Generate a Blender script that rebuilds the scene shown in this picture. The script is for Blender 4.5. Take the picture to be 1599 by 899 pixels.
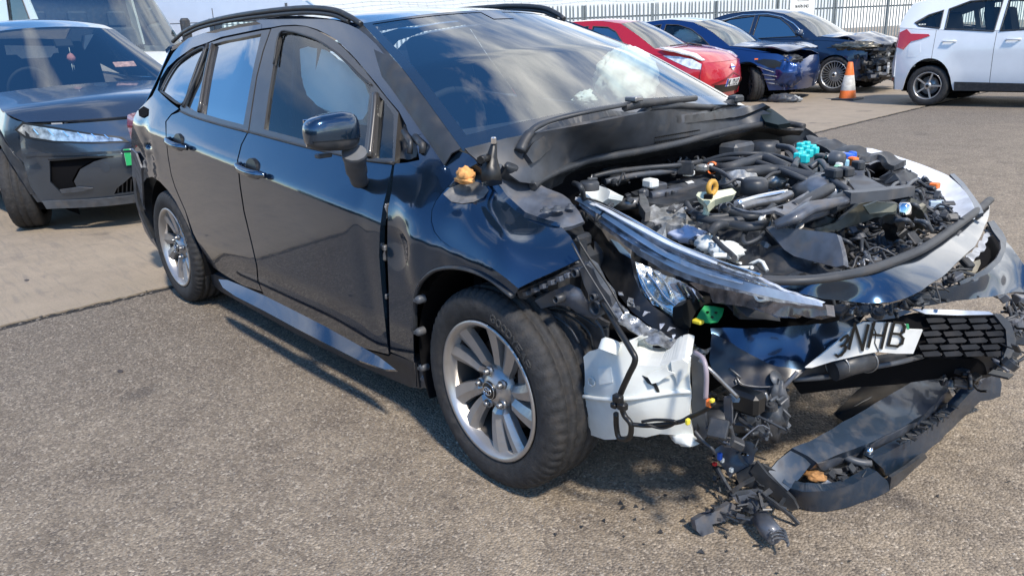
import bpy, bmesh, math, random
import numpy as np
from mathutils import Vector, Matrix, noise
from mathutils.geometry import delaunay_2d_cdt
random.seed(7)
for o in list(bpy.data.objects): bpy.data.objects.remove(o)
SC = bpy.context.scene
COL = SC.collection
PI = math.pi
# ------------------------------------------------------------------ camera
CAMP = Vector((1.6420504, -2.1775850, 1.3103487))
YAW, PITCH, ROLL, FOC = 2.4275234, 0.3106135, -0.0496151, 1194.2744
IW, IH = 1599.0, 899.0
_f = Vector((math.cos(YAW)*math.cos(PITCH), math.sin(YAW)*math.cos(PITCH), -math.sin(PITCH)))
_r0 = Vector((math.sin(YAW), -math.cos(YAW), 0)); _u0 = _r0.cross(_f)
_r = _r0*math.cos(ROLL)+_u0*math.sin(ROLL); _u = -_r0*math.sin(ROLL)+_u0*math.cos(ROLL)
cam = bpy.data.cameras.new('camera'); camo = bpy.data.objects.new('camera', cam); COL.objects.link(camo)
camo.matrix_world = Matrix(((_r.x,_u.x,-_f.x,CAMP.x),(_r.y,_u.y,-_f.y,CAMP.y),(_r.z,_u.z,-_f.z,CAMP.z),(0,0,0,1)))
cam.sensor_width = 36; cam.lens = FOC/IW*36; cam.clip_end = 2000; cam.clip_start = .02
SC.camera = camo
# ------------------------------------------------------------------ light
SUN_AZ, SUN_EL = math.radians(-18), math.radians(52)      # azimuth measured from +X towards +Y
SC.view_settings.view_transform = 'Standard'; SC.view_settings.look = 'None'
SC.view_settings.exposure = 0.75; SC.view_settings.gamma = 1
W = bpy.data.worlds.new("World"); SC.world = W; W.use_nodes = True
nt = W.node_tree; nt.nodes.clear()
def N(nt, t, **k):
    n = nt.nodes.new(t)
    for a, b in k.items(): setattr(n, a, b)
    return n
sky = N(nt, 'ShaderNodeTexSky', sky_type='NISHITA'); sky.sun_disc = False
sky.sun_elevation = SUN_EL; sky.sun_rotation = math.radians(90)-SUN_AZ
sky.air_density = 1.0; sky.dust_density = 0.1; sky.ozone_density = 3.0
hs = N(nt, 'ShaderNodeHueSaturation'); hs.inputs['Saturation'].default_value = 1.25
tc = N(nt, 'ShaderNodeTexCoord'); mp = N(nt, 'ShaderNodeMapping'); mp.inputs['Scale'].default_value = (1, 1, 2.6)
mp.inputs['Location'].default_value = (0, 0, 0)
nz = N(nt, 'ShaderNodeTexNoise'); nz.inputs['Scale'].default_value = 2.1; nz.inputs['Detail'].default_value = 7
nz.inputs['Roughness'].default_value = .55; nz.inputs['Distortion'].default_value = .25
cr = N(nt, 'ShaderNodeValToRGB'); cr.color_ramp.elements[0].position = .42; cr.color_ramp.elements[1].position = .60
nz2 = N(nt, 'ShaderNodeTexNoise'); nz2.inputs['Scale'].default_value = 5; nz2.inputs['Detail'].default_value = 5
cc = N(nt, 'ShaderNodeValToRGB'); cc.color_ramp.elements[0].color = (4.2, 4.4, 4.7, 1); cc.color_ramp.elements[1].color = (8.5, 8.3, 8.0, 1)
cc.color_ramp.elements[0].position = .35; cc.color_ramp.elements[1].position = .65
mix = N(nt, 'ShaderNodeMix', data_type='RGBA'); bg = N(nt, 'ShaderNodeBackground'); wo = N(nt, 'ShaderNodeOutputWorld')
L = nt.links.new
L(tc.outputs['Generated'], mp.inputs[0]); L(mp.outputs[0], nz.inputs[0]); L(mp.outputs[0], nz2.inputs[0])
dp = N(nt, 'ShaderNodeVectorMath', operation='DOT_PRODUCT'); dp.inputs[1].default_value = (.02, .17, -.17); L(tc.outputs['Generated'], dp.inputs[0])
ad = N(nt, 'ShaderNodeMath', operation='ADD'); L(nz.outputs[0], ad.inputs[0]); L(dp.outputs['Value'], ad.inputs[1]); L(ad.outputs[0], cr.inputs[0]); L(nz2.outputs[0], cc.inputs[0]); L(cr.outputs[0], mix.inputs[0])
L(sky.outputs[0], hs.inputs['Color']); L(hs.outputs[0], mix.inputs[6]); L(cc.outputs[0], mix.inputs[7]); L(mix.outputs[2], bg.inputs[0]); L(bg.outputs[0], wo.inputs[0])
bg.inputs[1].default_value = 0.15
sd = bpy.data.lights.new('sun', 'SUN'); sd.energy = 3.0; sd.angle = math.radians(5); sd.color = (1, .91, .79)
so = bpy.data.objects.new('sun', sd); COL.objects.link(so)
sv = Vector((math.cos(SUN_AZ)*math.cos(SUN_EL), math.sin(SUN_AZ)*math.cos(SUN_EL), math.sin(SUN_EL)))
so.rotation_euler = sv.to_track_quat('Z', 'Y').to_euler(); so.location = sv*30
# ------------------------------------------------------------------ where a traced point of a real surface lies in the yard (metres)
def ray(px, py):
    return _f + _r*((px-IW/2)/FOC) + _u*((IH/2-py)/FOC)
def onaxis(px, py, ax, v):
    d = ray(px, py); return CAMP + d*((v-CAMP[ax])/d[ax])
def PX(px, py, v): return onaxis(px, py, 0, v)
def PY(px, py, v): return onaxis(px, py, 1, v)
def PZ(px, py, v): return onaxis(px, py, 2, v)
def cvt(c): return onaxis(c[0], c[1], 'xyz'.index(c[2]), c[3])
# ------------------------------------------------------------------ materials
MATS = {}
def mat(name, col=(.5,.5,.5), rough=.5, metal=0, coat=0, spec=.5, var=0, vscale=20, bump=0, bscale=80, trans=0, dirt=0, ior=1.5, crough=.03, emit=None, alpha=1, sss=0):
    if name in MATS: return MATS[name]
    m = bpy.data.materials.new(name); MATS[name] = m; m.use_nodes = True; t = m.node_tree; b = t.nodes['Principled BSDF']
    b.inputs['Base Color'].default_value = (*col, 1); b.inputs['Roughness'].default_value = rough; b.inputs['Metallic'].default_value = metal
    b.inputs['Coat Weight'].default_value = coat;  b.inputs['Coat Roughness'].default_value = crough; b.inputs['Specular IOR Level'].default_value = spec
    b.inputs['Transmission Weight'].default_value = trans; b.inputs['IOR'].default_value = ior; b.inputs['Alpha'].default_value = alpha
    lk = t.links.new; tc = N(t, 'ShaderNodeTexCoord')
    if var or dirt:
        n = N(t, 'ShaderNodeTexNoise'); n.inputs['Scale'].default_value = vscale; n.inputs['Detail'].default_value = 6; lk(tc.outputs['Object'], n.inputs[0])
        r = N(t, 'ShaderNodeMapRange'); r.inputs[1].default_value = .3; r.inputs[2].default_value = .7
        r.inputs[3].default_value = 1-var; r.inputs[4].default_value = 1+var; lk(n.outputs[0], r.inputs[0])
        h = N(t, 'ShaderNodeHueSaturation'); h.inputs['Color'].default_value = (*col, 1); lk(r.outputs[0], h.inputs['Value'])
        out = h.outputs[0]
        if dirt:
            n2 = N(t, 'ShaderNodeTexNoise'); n2.inputs['Scale'].default_value = vscale*.7+3; n2.inputs['Detail'].default_value = 8; lk(tc.outputs['Object'], n2.inputs[0])
            r2 = N(t, 'ShaderNodeMapRange'); r2.inputs[1].default_value = .5; r2.inputs[2].default_value = .72; r2.inputs[3].default_value = 0; r2.inputs[4].default_value = dirt; lk(n2.outputs[0], r2.inputs[0])
            mx = N(t, 'ShaderNodeMix', data_type='RGBA'); mx.inputs[7].default_value = (.16, .13, .10, 1); lk(r2.outputs[0], mx.inputs[0]); lk(out, mx.inputs[6]); out = mx.outputs[2]
            ad = N(t, 'ShaderNodeMath', operation='ADD'); ad.inputs[1].default_value = rough; ad.use_clamp = True; lk(r2.outputs[0], ad.inputs[0]); lk(ad.outputs[0], b.inputs['Roughness'])
        lk(out, b.inputs['Base Color'])
    if bump:
        n3 = N(t, 'ShaderNodeTexNoise'); n3.inputs['Scale'].default_value = bscale; n3.inputs['Detail'].default_value = 4; lk(tc.outputs['Object'], n3.inputs[0])
        bp = N(t, 'ShaderNodeBump'); bp.inputs['Strength'].default_value = bump; bp.inputs['Distance'].default_value = .01; lk(n3.outputs[0], bp.inputs['Height']); lk(bp.outputs[0], b.inputs['Normal'])
    if emit: b.inputs['Emission Color'].default_value = (*emit, 1); b.inputs['Emission Strength'].default_value = 1
    if sss: b.inputs['Subsurface Weight'].default_value = sss; b.inputs['Subsurface Radius'].default_value = (.02, .02, .02)
    return m
def paint(name, col, metal=.5, dirt=.0, rough=.32):
    m = mat(name, col, rough, metal, coat=1, dirt=dirt, var=.04, vscale=3, crough=.02); return m
def glass(name, tint=(.5,.6,.6), ior=1.7, opac=.0, rough=0.0):
    """thin pane: tinted see-through plus a mirror of the surroundings by Fresnel"""
    if name in MATS: return MATS[name]
    m = bpy.data.materials.new(name); MATS[name] = m; m.use_nodes = True; t = m.node_tree; t.nodes.clear(); lk = t.links.new
    o = N(t, 'ShaderNodeOutputMaterial'); tr = N(t, 'ShaderNodeBsdfTransparent'); tr.inputs[0].default_value = (*tint, 1)
    gl = N(t, 'ShaderNodeBsdfGlossy'); gl.inputs['Roughness'].default_value = rough; gl.inputs[0].default_value = (.95, .98, 1, 1)
    fr = N(t, 'ShaderNodeFresnel'); fr.inputs[0].default_value = ior; mx = N(t, 'ShaderNodeMixShader')
    geo = N(t, 'ShaderNodeNewGeometry')
    fr2 = N(t, 'ShaderNodeMath', operation='ADD'); fr2.inputs[1].default_value = opac; fr2.use_clamp = True
    lk(fr.outputs[0], fr2.inputs[0]); lk(fr2.outputs[0], mx.inputs[0]); lk(tr.outputs[0], mx.inputs[1]); lk(gl.outputs[0], mx.inputs[2]); lk(mx.outputs[0], o.inputs[0])
    return m
M_PAINT = paint('navy_black_paint', (.022, .050, .095), .8, dirt=.05, rough=.16)
M_BLUETRIM = mat('dusty_blue_black_trim', (.018, .034, .058), .36, .15, coat=.35, var=.1, vscale=30, dirt=.25)
M_PLASTIC = mat('black_plastic', (.030, .034, .040), .42, var=.25, vscale=25, dirt=.25, bump=.05, bscale=300)
M_PLGREY = mat('grey_plastic', (.062, .070, .082), .45, var=.25, vscale=18, dirt=.35)
M_DUSTY = mat('dusty_dark_plastic', (.075, .085, .105), .38, coat=.3, var=.3, vscale=22, dirt=.5, bump=.04)
M_RUBBER = mat('black_rubber', (.032, .036, .042), .5, var=.25, vscale=12, dirt=.2)
M_TYRE = mat('tyre_rubber', (.030, .030, .031), .72, var=.3, vscale=40, dirt=.16, bump=.25, bscale=180, spec=.35)
M_ALU = mat('painted_alloy', (.43, .415, .40), .30, .7, var=.10, vscale=14, dirt=.15)
M_CHROME = mat('chrome', (.75, .76, .78), .08, 1)
M_STEEL = mat('grey_steel', (.28, .28, .28), .38, .8, var=.3, vscale=25, dirt=.3)
M_CAST = mat('cast_aluminium', (.45, .45, .43), .45, .7, var=.4, vscale=40, dirt=.2, bump=.3, bscale=60)
M_RUST = mat('rusty_disc', (.16, .10, .07), .6, .5, var=.4, vscale=30)
M_WHITEPL = mat('milky_white_plastic', (.74, .76, .72), .42, var=.06, vscale=8, dirt=.22, sss=.15, bump=.05, bscale=25)
M_CREAM = mat('cream_plastic', (.66, .66, .46), .45, var=.1, vscale=15, dirt=.2)
M_FABRIC = mat('airbag_fabric', (.84, .88, .84), .85, bump=.3, bscale=25)
_t = M_FABRIC.node_tree; _o = [n for n in _t.nodes if n.type == 'OUTPUT_MATERIAL'][0]; _tr = N(_t, 'ShaderNodeBsdfTranslucent'); _tr.inputs[0].default_value = (.85,.90,.86,1); _mx = N(_t, 'ShaderNodeMixShader'); _mx.inputs[0].default_value = .2
_t.links.new(_t.nodes['Principled BSDF'].outputs[0], _mx.inputs[1]); _t.links.new(_tr.outputs[0], _mx.inputs[2]); _t.links.new(_mx.outputs[0], _o.inputs[0])
M_DARKIN = mat('dark_cabin_trim', (.02, .022, .025), .8)
M_BLACK = mat('soot_black', (.006, .006, .007), .9, spec=.1)
M_OLIVE = mat('olive_steel', (.085, .085, .07), .45, .4, var=.3, vscale=12, dirt=.4)
M_PCB = mat('green_circuit_board', (.02, .30, .09), .4, var=.15, vscale=60)
M_ORANGE = mat('orange_plastic', (.85, .18, .03), .5, var=.1)
M_AMBERFOAM = mat('orange_foam', (.75, .36, .12), .9, var=.3, vscale=60)
M_TURQ = mat('turquoise_relay', (.02, .55, .55), .4)
M_BLUEPL = mat('blue_plastic', (.02, .12, .6), .4)
M_REDPL = mat('red_plastic', (.7, .03, .03), .4)
M_YELLOWPL = mat('yellow_plastic', (.75, .62, .05), .4)
M_GLASS_DARK = glass('privacy_glass', (.03, .035, .04), 2.1, .30)
M_GLASS = glass('clear_side_glass', (.92, .99, .97), 1.55, .02)
M_WSCREEN = glass('windscreen_glass', (.86, .96, .95), 1.75, .14)
M_LENS = glass('headlamp_lens', (.80, .85, .9), 1.7, .10, .12)
M_SMOKE = mat('smoky_lamp_plastic', (.10, .085, .08), .22, coat=.6, var=.5, vscale=30, dirt=.2)
M_HLSILV = mat('silvery_lamp_trim', (.50, .53, .60), .22, .5, coat=.8, var=.6, vscale=25, bump=.3, bscale=40)
M_REFL = mat('lamp_reflector', (.72, .72, .66), .18, .85, var=.35, vscale=40, bump=.3, bscale=50)
M_REDLAMP = mat('red_lamp_lens', (.55, .015, .02), .12, coat=1)
M_WHITE = mat('white_plate', (.80, .81, .79), .35, var=.05, dirt=.1)
M_BLACKPRINT = mat('black_print', (.01, .01, .01), .4)
# ------------------------------------------------------------------ objects
def link(name, me, parent=None, kind=None, label=None, cat=None, group=None, loc=None):
    o = bpy.data.objects.new(name, me); COL.objects.link(o)
    if parent: o.parent = parent
    if kind: o['kind'] = kind
    if label: o['label'] = label
    if cat: o['category'] = cat
    if group: o['group'] = group
    if loc is not None: o.location = loc
    return o
def thing(name, label, cat, loc=(0,0,0), rz=0, group=None):
    o = link(name, None, label=label, cat=cat, group=group, loc=loc); o.rotation_euler = (0,0,rz); o.empty_display_size = .1
    return o
def mesh(name, vs, fs, m, parent=None, smooth=False, **k):
    me = bpy.data.meshes.new(name); me.from_pydata([tuple(v) for v in vs], [], fs); 
    if isinstance(m, (list, tuple)):
        for q in m: me.materials.append(q)
    elif m: me.materials.append(m)
    if smooth: me.polygons.foreach_set('use_smooth', [True]*len(me.polygons))
    me.update(); 
    return link(name, me, parent, **k)
class MB:
    def __init__(s): s.v = []; s.f = []; s.sm = []
    def add(s, vs, fs, smooth=False):
        b = len(s.v); s.v += [Vector(v) for v in vs]; s.f += [tuple(i+b for i in f) for f in fs]; s.sm += [smooth]*len(fs)
        return s
    def box(s, c, d, R=None, bev=.0):
        """bevelled box, centre c, full sizes d, optional 3x3 rotation"""
        hx, hy, hz = d[0]/2, d[1]/2, d[2]/2; b = min(bev, hx*.49, hy*.49, hz*.49)
        c = Vector(c)
        if b <= 0:
            vs = [Vector((x,y,z)) for x in (-hx,hx) for y in (-hy,hy) for z in (-hz,hz)]
            fs = [(0,1,3,2),(4,6,7,5),(0,4,5,1),(2,3,7,6),(0,2,6,4),(1,5,7,3)]
        else:
            bm = bmesh.new(); bmesh.ops.create_cube(bm, size=1)
            for v in bm.verts: v.co = Vector((v.co.x*2*hx, v.co.y*2*hy, v.co.z*2*hz))
            bmesh.ops.bevel(bm, geom=bm.edges[:], offset=b, segments=1, affect='EDGES')
            bm.verts.index_update(); vs = [v.co.copy() for v in bm.verts]; fs = [tuple(v.index for v in f.verts) for f in bm.faces]; bm.free()
        if R is not None: vs = [R @ v for v in vs]
        return s.add([v+c for v in vs], fs)
    def tube(s, pts, r, n=8, cap=True, flat=1.0, up=None):
        pts = [Vector(p) for p in pts]; rs = r if isinstance(r, (list, tuple)) else [r]*len(pts)
        if len(rs) != len(pts):
            rs = [rs[min(len(rs)-1, int(i*(len(rs)-1)/(len(pts)-1)+.5))] for i in range(len(pts))]
        t0 = (pts[1]-pts[0]).normalized(); a = Vector(up) if up else (Vector((0,0,1)) if abs(t0.z) < .9 else Vector((1,0,0)))
        nrm = (a - t0*a.dot(t0)).normalized(); vs = []; fs = []
        for i, p in enumerate(pts):
            t = (pts[min(i+1, len(pts)-1)]-pts[max(i-1, 0)]).normalized()
            nrm = (nrm - t*nrm.dot(t)); nrm = nrm.normalized() if nrm.length > 1e-6 else t.orthogonal().normalized()
            bn = t.cross(nrm)
            for k in range(n):
                an = 2*PI*(k+.5)/n; vs.append(p + nrm*(math.sin(an)*rs[i]*flat) + bn*(math.cos(an)*rs[i]))
        for i in range(len(pts)-1):
            for k in range(n): a0 = i*n+k; a1 = i*n+(k+1) % n; fs.append((a0, a1, a1+n, a0+n))
        s.add(vs, fs, n > 4)
        if cap:
            b = len(s.v)-len(vs); s.f.append(tuple(b+k for k in reversed(range(n)))); s.sm.append(False)
            s.f.append(tuple(b+(len(pts)-1)*n+k for k in range(n))); s.sm.append(False)
        return s
    def lathe(s, prof, axis='y', n=48, c=(0,0,0), mod=None, smooth=True, close=False):
        """prof: (radius, along-axis) pairs"""
        c = Vector(c); vs = []; fs = []; m = len(prof)
        for i in range(n):
            a = 2*PI*i/n; ca, sa = math.cos(a), math.sin(a)
            for j, (r, h) in enumerate(prof):
                if mod: r = r + mod(i, j)
                vs.append(c + {'y': Vector((r*ca, h, r*sa)), 'z': Vector((r*ca, r*sa, h)), 'x': Vector((h, r*ca, r*sa))}[axis])
        for i in range(n):
            for j in range(m-1 if not close else m):
                j2 = (j+1) % m; a0 = i*m+j; b0 = ((i+1) % n)*m+j; fs.append((a0, i*m+j2, ((i+1) % n)*m+j2, b0))
        return s.add(vs, fs, smooth)
    def prism(s, poly, h, fn):
        """poly 2d extruded: fn(u,v,w) -> point, w 0..h"""
        n = len(poly); vs = [fn(u, v, 0) for u, v in poly]+[fn(u, v, h) for u, v in poly]
        fs = [tuple(range(n)), tuple(reversed(range(n, 2*n)))]+[(i, i+n, (i+1) % n+n, (i+1) % n) for i in range(n)]
        return s.add(vs, fs)
    def xform(s, M):
        s.v = [M @ v for v in s.v]; return s
    def build(s, name, m, parent=None, **k):
        o = mesh(name, s.v, s.f, m, parent, **k)
        if any(s.sm): o.data.polygons.foreach_set('use_smooth', s.sm)
        bm = bmesh.new(); bm.from_mesh(o.data); bmesh.ops.recalc_face_normals(bm, faces=bm.faces); bm.to_mesh(o.data); bm.free()
        return o
def copy_tree(o, parent=None, name=None):
    c = o.copy(); COL.objects.link(c)
    if parent: c.parent = parent
    for ch in o.children: copy_tree(ch, c)
    return c
def crv(pts, k=6):
    """Catmull-Rom through 2d or 3d points"""
    P = [Vector(p) for p in pts]; out = []
    for i in range(len(P)-1):
        p0 = P[i-1] if i else P[0]*2-P[1]; p1 = P[i]; p2 = P[i+1]; p3 = P[i+2] if i+2 < len(P) else P[-1]*2-P[-2]
        for j in range(k):
            t = j/k; out.append(.5*((2*p1)+(p2-p0)*t+(2*p0-5*p1+4*p2-p3)*t*t+(3*p1-p0-3*p2+p3)*t**3))
    out.append(P[-1]); return out
# ------------------------------------------------------------------ free-form panels
def inpoly(x, y, P):
    c = False; n = len(P); j = n-1
    for i in range(n):
        xi, yi = P[i]; xj, yj = P[j]
        if (yi > y) != (yj > y) and x < (xj-xi)*(y-yi)/(yj-yi)+xi: c = not c
        j = i
    return c
def densify(P, step):
    out = []
    for i in range(len(P)):
        a = Vector(P[i][:2]); b = Vector(P[(i+1) % len(P)][:2]); n = max(1, int((b-a).length/step+.5))
        out += [a+(b-a)*(k/n) for k in range(n)]
    return out
def tri_region(outline, holes=(), step=6):
    loops = [densify(outline, step)]+[densify(h, step) for h in holes]
    vs = []; es = []
    for Lp in loops:
        b = len(vs); vs += Lp; es += [(b+i, b+(i+1) % len(Lp)) for i in range(len(Lp))]
    nb = len(vs); B = np.array([tuple(v) for v in vs])
    x0, y0 = B.min(0); x1, y1 = B.max(0)
    hs = step*.866; row = 0; y = y0+hs*.5
    while y < y1:
        x = x0+(step*.5 if row % 2 else 0)
        while x < x1:
            if np.min((B[:,0]-x)**2+(B[:,1]-y)**2) > (step*.45)**2 and inpoly(x, y, loops[0]) and not any(inpoly(x, y, h) for h in loops[1:]):
                vs.append(Vector((x, y)))
            x += step
        y += hs; row += 1
    V, E, F, ov, oe, of = delaunay_2d_cdt(vs, es, [], 0, 1e-6)
    T = []
    for f in F:
        cx = sum(V[i].x for i in f)/3; cy = sum(V[i].y for i in f)/3
        if inpoly(cx, cy, loops[0]) and not any(inpoly(cx, cy, h) for h in loops[1:]): T.append(tuple(f))
    return [tuple(v) for v in V], T
def skin(name, P, T, m, parent, toward=None, thick=.006, smooth=True, **k):
    """a sheet of real thickness from points P and triangles T; its front faces the point 'toward'"""
    A = np.array([tuple(p) for p in P]); T = np.array(T)
    fn = np.cross(A[T[:,1]]-A[T[:,0]], A[T[:,2]]-A[T[:,0]])
    if toward is not None:
        d = np.sum(fn*(np.array(tuple(toward))-A[T[:,0]]), 1)
        if np.sum(d) < 0: T = T[:, ::-1]; fn = -fn
    nr = np.zeros_like(A)
    for i in range(3): np.add.at(nr, T[:,i], fn)
    nr /= np.maximum(np.linalg.norm(nr, axis=1, keepdims=True), 1e-12)
    n = len(A); vs = A.tolist(); fs = T.tolist(); sm = [smooth]*len(fs)
    if thick:
        vs += (A-nr*thick).tolist(); fs += (T[:, ::-1]+n).tolist(); sm += [smooth]*len(T)
        ec = {}
        for t in T.tolist():
            for a, b in ((t[0],t[1]),(t[1],t[2]),(t[2],t[0])):
                ec[(a,b)] = 1
        for (a, b) in ec:
            if (b, a) not in ec:
                q = len(vs); vs += [vs[a], vs[b], vs[b+n], vs[a+n]]; fs.append((q+1, q, q+3, q+2)); sm.append(False)
    o = mesh(name, vs, fs, m, parent, **k); o.data.polygons.foreach_set('use_smooth', sm); return o
def tps(ctrl):
    """thin-plate interpolation of 1/depth along the line of sight, from (px,py,axis,value) control points"""
    X = np.array([[c[0]/100, c[1]/100] for c in ctrl]); z = []
    for c in ctrl:
        d = ray(c[0], c[1]); ax = 'xyz'.index(c[2]) if isinstance(c[2], str) else None
        z.append(d[ax]/(c[3]-CAMP[ax]))
    n = len(X); K = np.zeros((n+3, n+3))
    def U(r2): return np.where(r2 > 1e-12, r2*np.log(np.maximum(r2, 1e-12)), 0)
    D = ((X[:,None]-X[None])**2).sum(-1); K[:n,:n] = U(D)+np.eye(n)*1e-6; K[:n,n] = 1; K[:n,n+1:] = X; K[n,:n] = 1; K[n+1:,:n] = X.T
    w = np.linalg.lstsq(K, np.array(z+[0,0,0]), rcond=None)[0]
    def f(px, py):
        q = np.array([px/100, py/100]); r2 = ((X-q)**2).sum(-1)
        v = float(U(r2) @ w[:n] + w[n] + w[n+1:] @ q); return CAMP+ray(px, py)/max(v, 1e-3)
    return f
def traced(name, outline, surf, m, parent, holes=(), step=6, thick=.006, crumple=0, cs=14, **k):
    """panel whose edge is measured from the photograph and whose every point lies on the measured surface 'surf'"""
    if isinstance(surf, list): surf = tps(surf)
    V, T = tri_region([tuple(p)[:2] for p in outline], holes, step)
    P = [surf(x, y) for x, y in V]
    if crumple:
        P = [p+Vector(noise.noise_vector(p*cs))*crumple for p in P]
    return skin(name, P, T, m, parent, CAMP, thick, **k)
# ================================================================== the yard
def ground_mat(name, c1, c2, c3, stone=0, bump=.4, streak=0):
    m = bpy.data.materials.new(name); m.use_nodes = True; t = m.node_tree; b = t.nodes['Principled BSDF']; lk = t.links.new
    tc = N(t, 'ShaderNodeTexCoord'); b.inputs['Roughness'].default_value = .85; b.inputs['Specular IOR Level'].default_value = .3
    def nz(s, d=6, r=.6, sc=None, w=0):
        n = N(t, 'ShaderNodeTexNoise'); n.inputs['Scale'].default_value = s; n.inputs['Detail'].default_value = d; n.inputs['Roughness'].default_value = r; n.inputs['Distortion'].default_value = w
        if sc:
            q = N(t, 'ShaderNodeMapping'); q.inputs['Scale'].default_value = sc; q.inputs['Rotation'].default_value = (0,0,sc[3] if len(sc) > 3 else 0) if False else (0,0,.35); lk(tc.outputs['Object'], q.inputs[0]); lk(q.outputs[0], n.inputs[0])
        else: lk(tc.outputs['Object'], n.inputs[0])
        return n
    def mr(src, a, b_, c, d):
        r = N(t, 'ShaderNodeMapRange'); r.inputs[1].default_value = a; r.inputs[2].default_value = b_; r.inputs[3].default_value = c; r.inputs[4].default_value = d; lk(src, r.inputs[0]); return r.outputs[0]
    def mx(f, A, B, mode='MIX'):
        x = N(t, 'ShaderNodeMix', data_type='RGBA', blend_type=mode)
        if isinstance(f, float): x.inputs[0].default_value = f
        else: lk(f, x.inputs[0])
        for i, v in ((6, A), (7, B)):
            if isinstance(v, tuple): x.inputs[i].default_value = (*v, 1)
            else: lk(v, x.inputs[i])
        return x.outputs[2]
    big = nz(.45, 4)
    if stone:      # greyer worn lane on one side, tan aggregate on the other
        sx = N(t, 'ShaderNodeSeparateXYZ'); lk(tc.outputs['Object'], sx.inputs[0]); ax = mr(sx.outputs[0], -2.2, .9, 0, 1)
        ad = N(t, 'ShaderNodeMath', operation='MULTIPLY_ADD'); ad.inputs[1].default_value = .9; lk(big.outputs[0], ad.inputs[0]); lk(ax, ad.inputs[2]); col = mx(mr(ad.outputs[0], .35, 1.35, 0, 1), c1, c2)
    else: col = mx(mr(big.outputs[0], .35, .65, 0, 1), c1, c2)
    mid = nz(3.2, 8); col = mx(mr(mid.outputs[0], .42, .68, 0, .75), col, c3)
    md2 = nz(9, 6); col = mx(mr(md2.outputs[0], .48, .66, 0, .5), col, c3)
    hgt = None
    if stone:
        v = N(t, 'ShaderNodeTexVoronoi'); v.inputs['Scale'].default_value = 125; lk(tc.outputs['Object'], v.inputs[0])
        v2 = N(t, 'ShaderNodeTexVoronoi'); v2.inputs['Scale'].default_value = 230; lk(tc.outputs['Object'], v2.inputs[0])
        rp = N(t, 'ShaderNodeValToRGB'); e = rp.color_ramp.elements; e[0].position = 0; e[0].color = (.05,.045,.042,1); e[1].position = 1; e[1].color = (.66,.58,.47,1)
        for p_, c_ in ((.30,(.10,.09,.085,1)),(.45,(.24,.205,.17,1)),(.7,(.34,.285,.22,1)),(.88,(.48,.41,.33,1))):
            q = e.new(p_); q.color = c_
        sp = N(t, 'ShaderNodeSeparateColor'); lk(v.outputs['Color'], sp.inputs[0]); lk(sp.outputs[0], rp.inputs[0])
        msk = nz(26, 3); col = mx(mr(msk.outputs[0], .38, .62, .15, .5), col, rp.outputs[0])
        sp2 = N(t, 'ShaderNodeSeparateColor'); lk(v2.outputs['Color'], sp2.inputs[0])
        col = mx(.5, col, mx(mr(sp2.outputs[0], 0, 1, .0, 1), (.35,.35,.35), (.68,.66,.62)), 'OVERLAY')
        a = N(t, 'ShaderNodeMath', operation='MULTIPLY_ADD'); a.inputs[1].default_value = -1.6; lk(v.outputs['Distance'], a.inputs[0]); lk(mr(sp.outputs[1], 0, 1, .2, 1.2), a.inputs[2])
        n5 = nz(160, 3); a2 = N(t, 'ShaderNodeMath', operation='ADD'); lk(a.outputs[0], a2.inputs[0]); lk(n5.outputs[0], a2.inputs[1]); hgt = a2.outputs[0]
    else:
        f = nz(90, 5, .7); col = mx(mr(f.outputs[0], .35, .7, 0, .35), col, (.12,.11,.10)); hgt = f.outputs[0]
        s = nz(2.2, 6, .6, (1, 9, 1), 1.2); col = mx(mr(s.outputs[0], .5, .72, 0, .55), col, (.17,.15,.13))
        s2 = nz(1.0, 8, .65); col = mx(mr(s2.outputs[0], .58, .66, 0, .35), col, (.10,.09,.085))
    # oil spots and damp stains
    st = nz(1.7, 3, .5); col = mx(mr(st.outputs[0], .66, .74, 0, .55), col, (.055,.05,.05))
    lk(col, b.inputs['Base Color'])
    bp = N(t, 'ShaderNodeBump'); bp.inputs['Strength'].default_value = bump; bp.inputs['Distance'].default_value = .006; lk(hgt, bp.inputs['Height']); lk(bp.outputs[0], b.inputs['Normal'])
    return m
MG1 = ground_mat('exposed_aggregate', (.165,.140,.112), (.315,.255,.185), (.135,.108,.082), 1, .6)
MG2 = ground_mat('worn_concrete', (.33,.270,.195), (.28,.228,.168), (.37,.30,.22), 0, .25)
def jx(y): return -3.075-.028*max(-6, min(y, 14))+.012*noise.noise(Vector((y*1.7,0,0)))
def jag(y, s): return .040+.022*noise.noise(Vector((y*7, s, 0)))+.016*noise.noise(Vector((y*31, s, 4)))
def sheet(v, f, x0, x1, y0, y1, z):
    nx = 24; ny = 48; xs = [x0+(x1-x0)*i/nx for i in range(nx+1)]; yy = [y0+(y1-y0)*i/ny for i in range(ny+1)]; b = len(v)
    v += [(x, y, z) for x in xs for y in yy]; f += [(b+i*(ny+1)+j, b+(i+1)*(ny+1)+j, b+(i+1)*(ny+1)+j+1, b+i*(ny+1)+j+1) for i in range(nx) for j in range(ny)]
ys = [-40,-20,-8]+[-6+.03*i for i in range(int(18/.03))]+[12+.2*i for i in range(20)]+[17,30,60,150,400]
v = []; f = []
for y in ys: v += [(-1.8, y, 0), (jx(y)+jag(y,1), y, 0), (jx(y)+jag(y,1)+.004, y, -.03)]
for i in range(len(ys)-1): a = i*3; f += [(a,a+3,a+4,a+1),(a+1,a+4,a+5,a+2)]
sheet(v, f, -1.8, 300, -40, 400, 0)
mesh('ground', v, f, MG1, kind='structure')
v = []; f = []
for y in ys: v += [(jx(y)-jag(y,7)-.004, y, -.03), (jx(y)-jag(y,7), y, .002), (-4.6, y, .002)]
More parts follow.
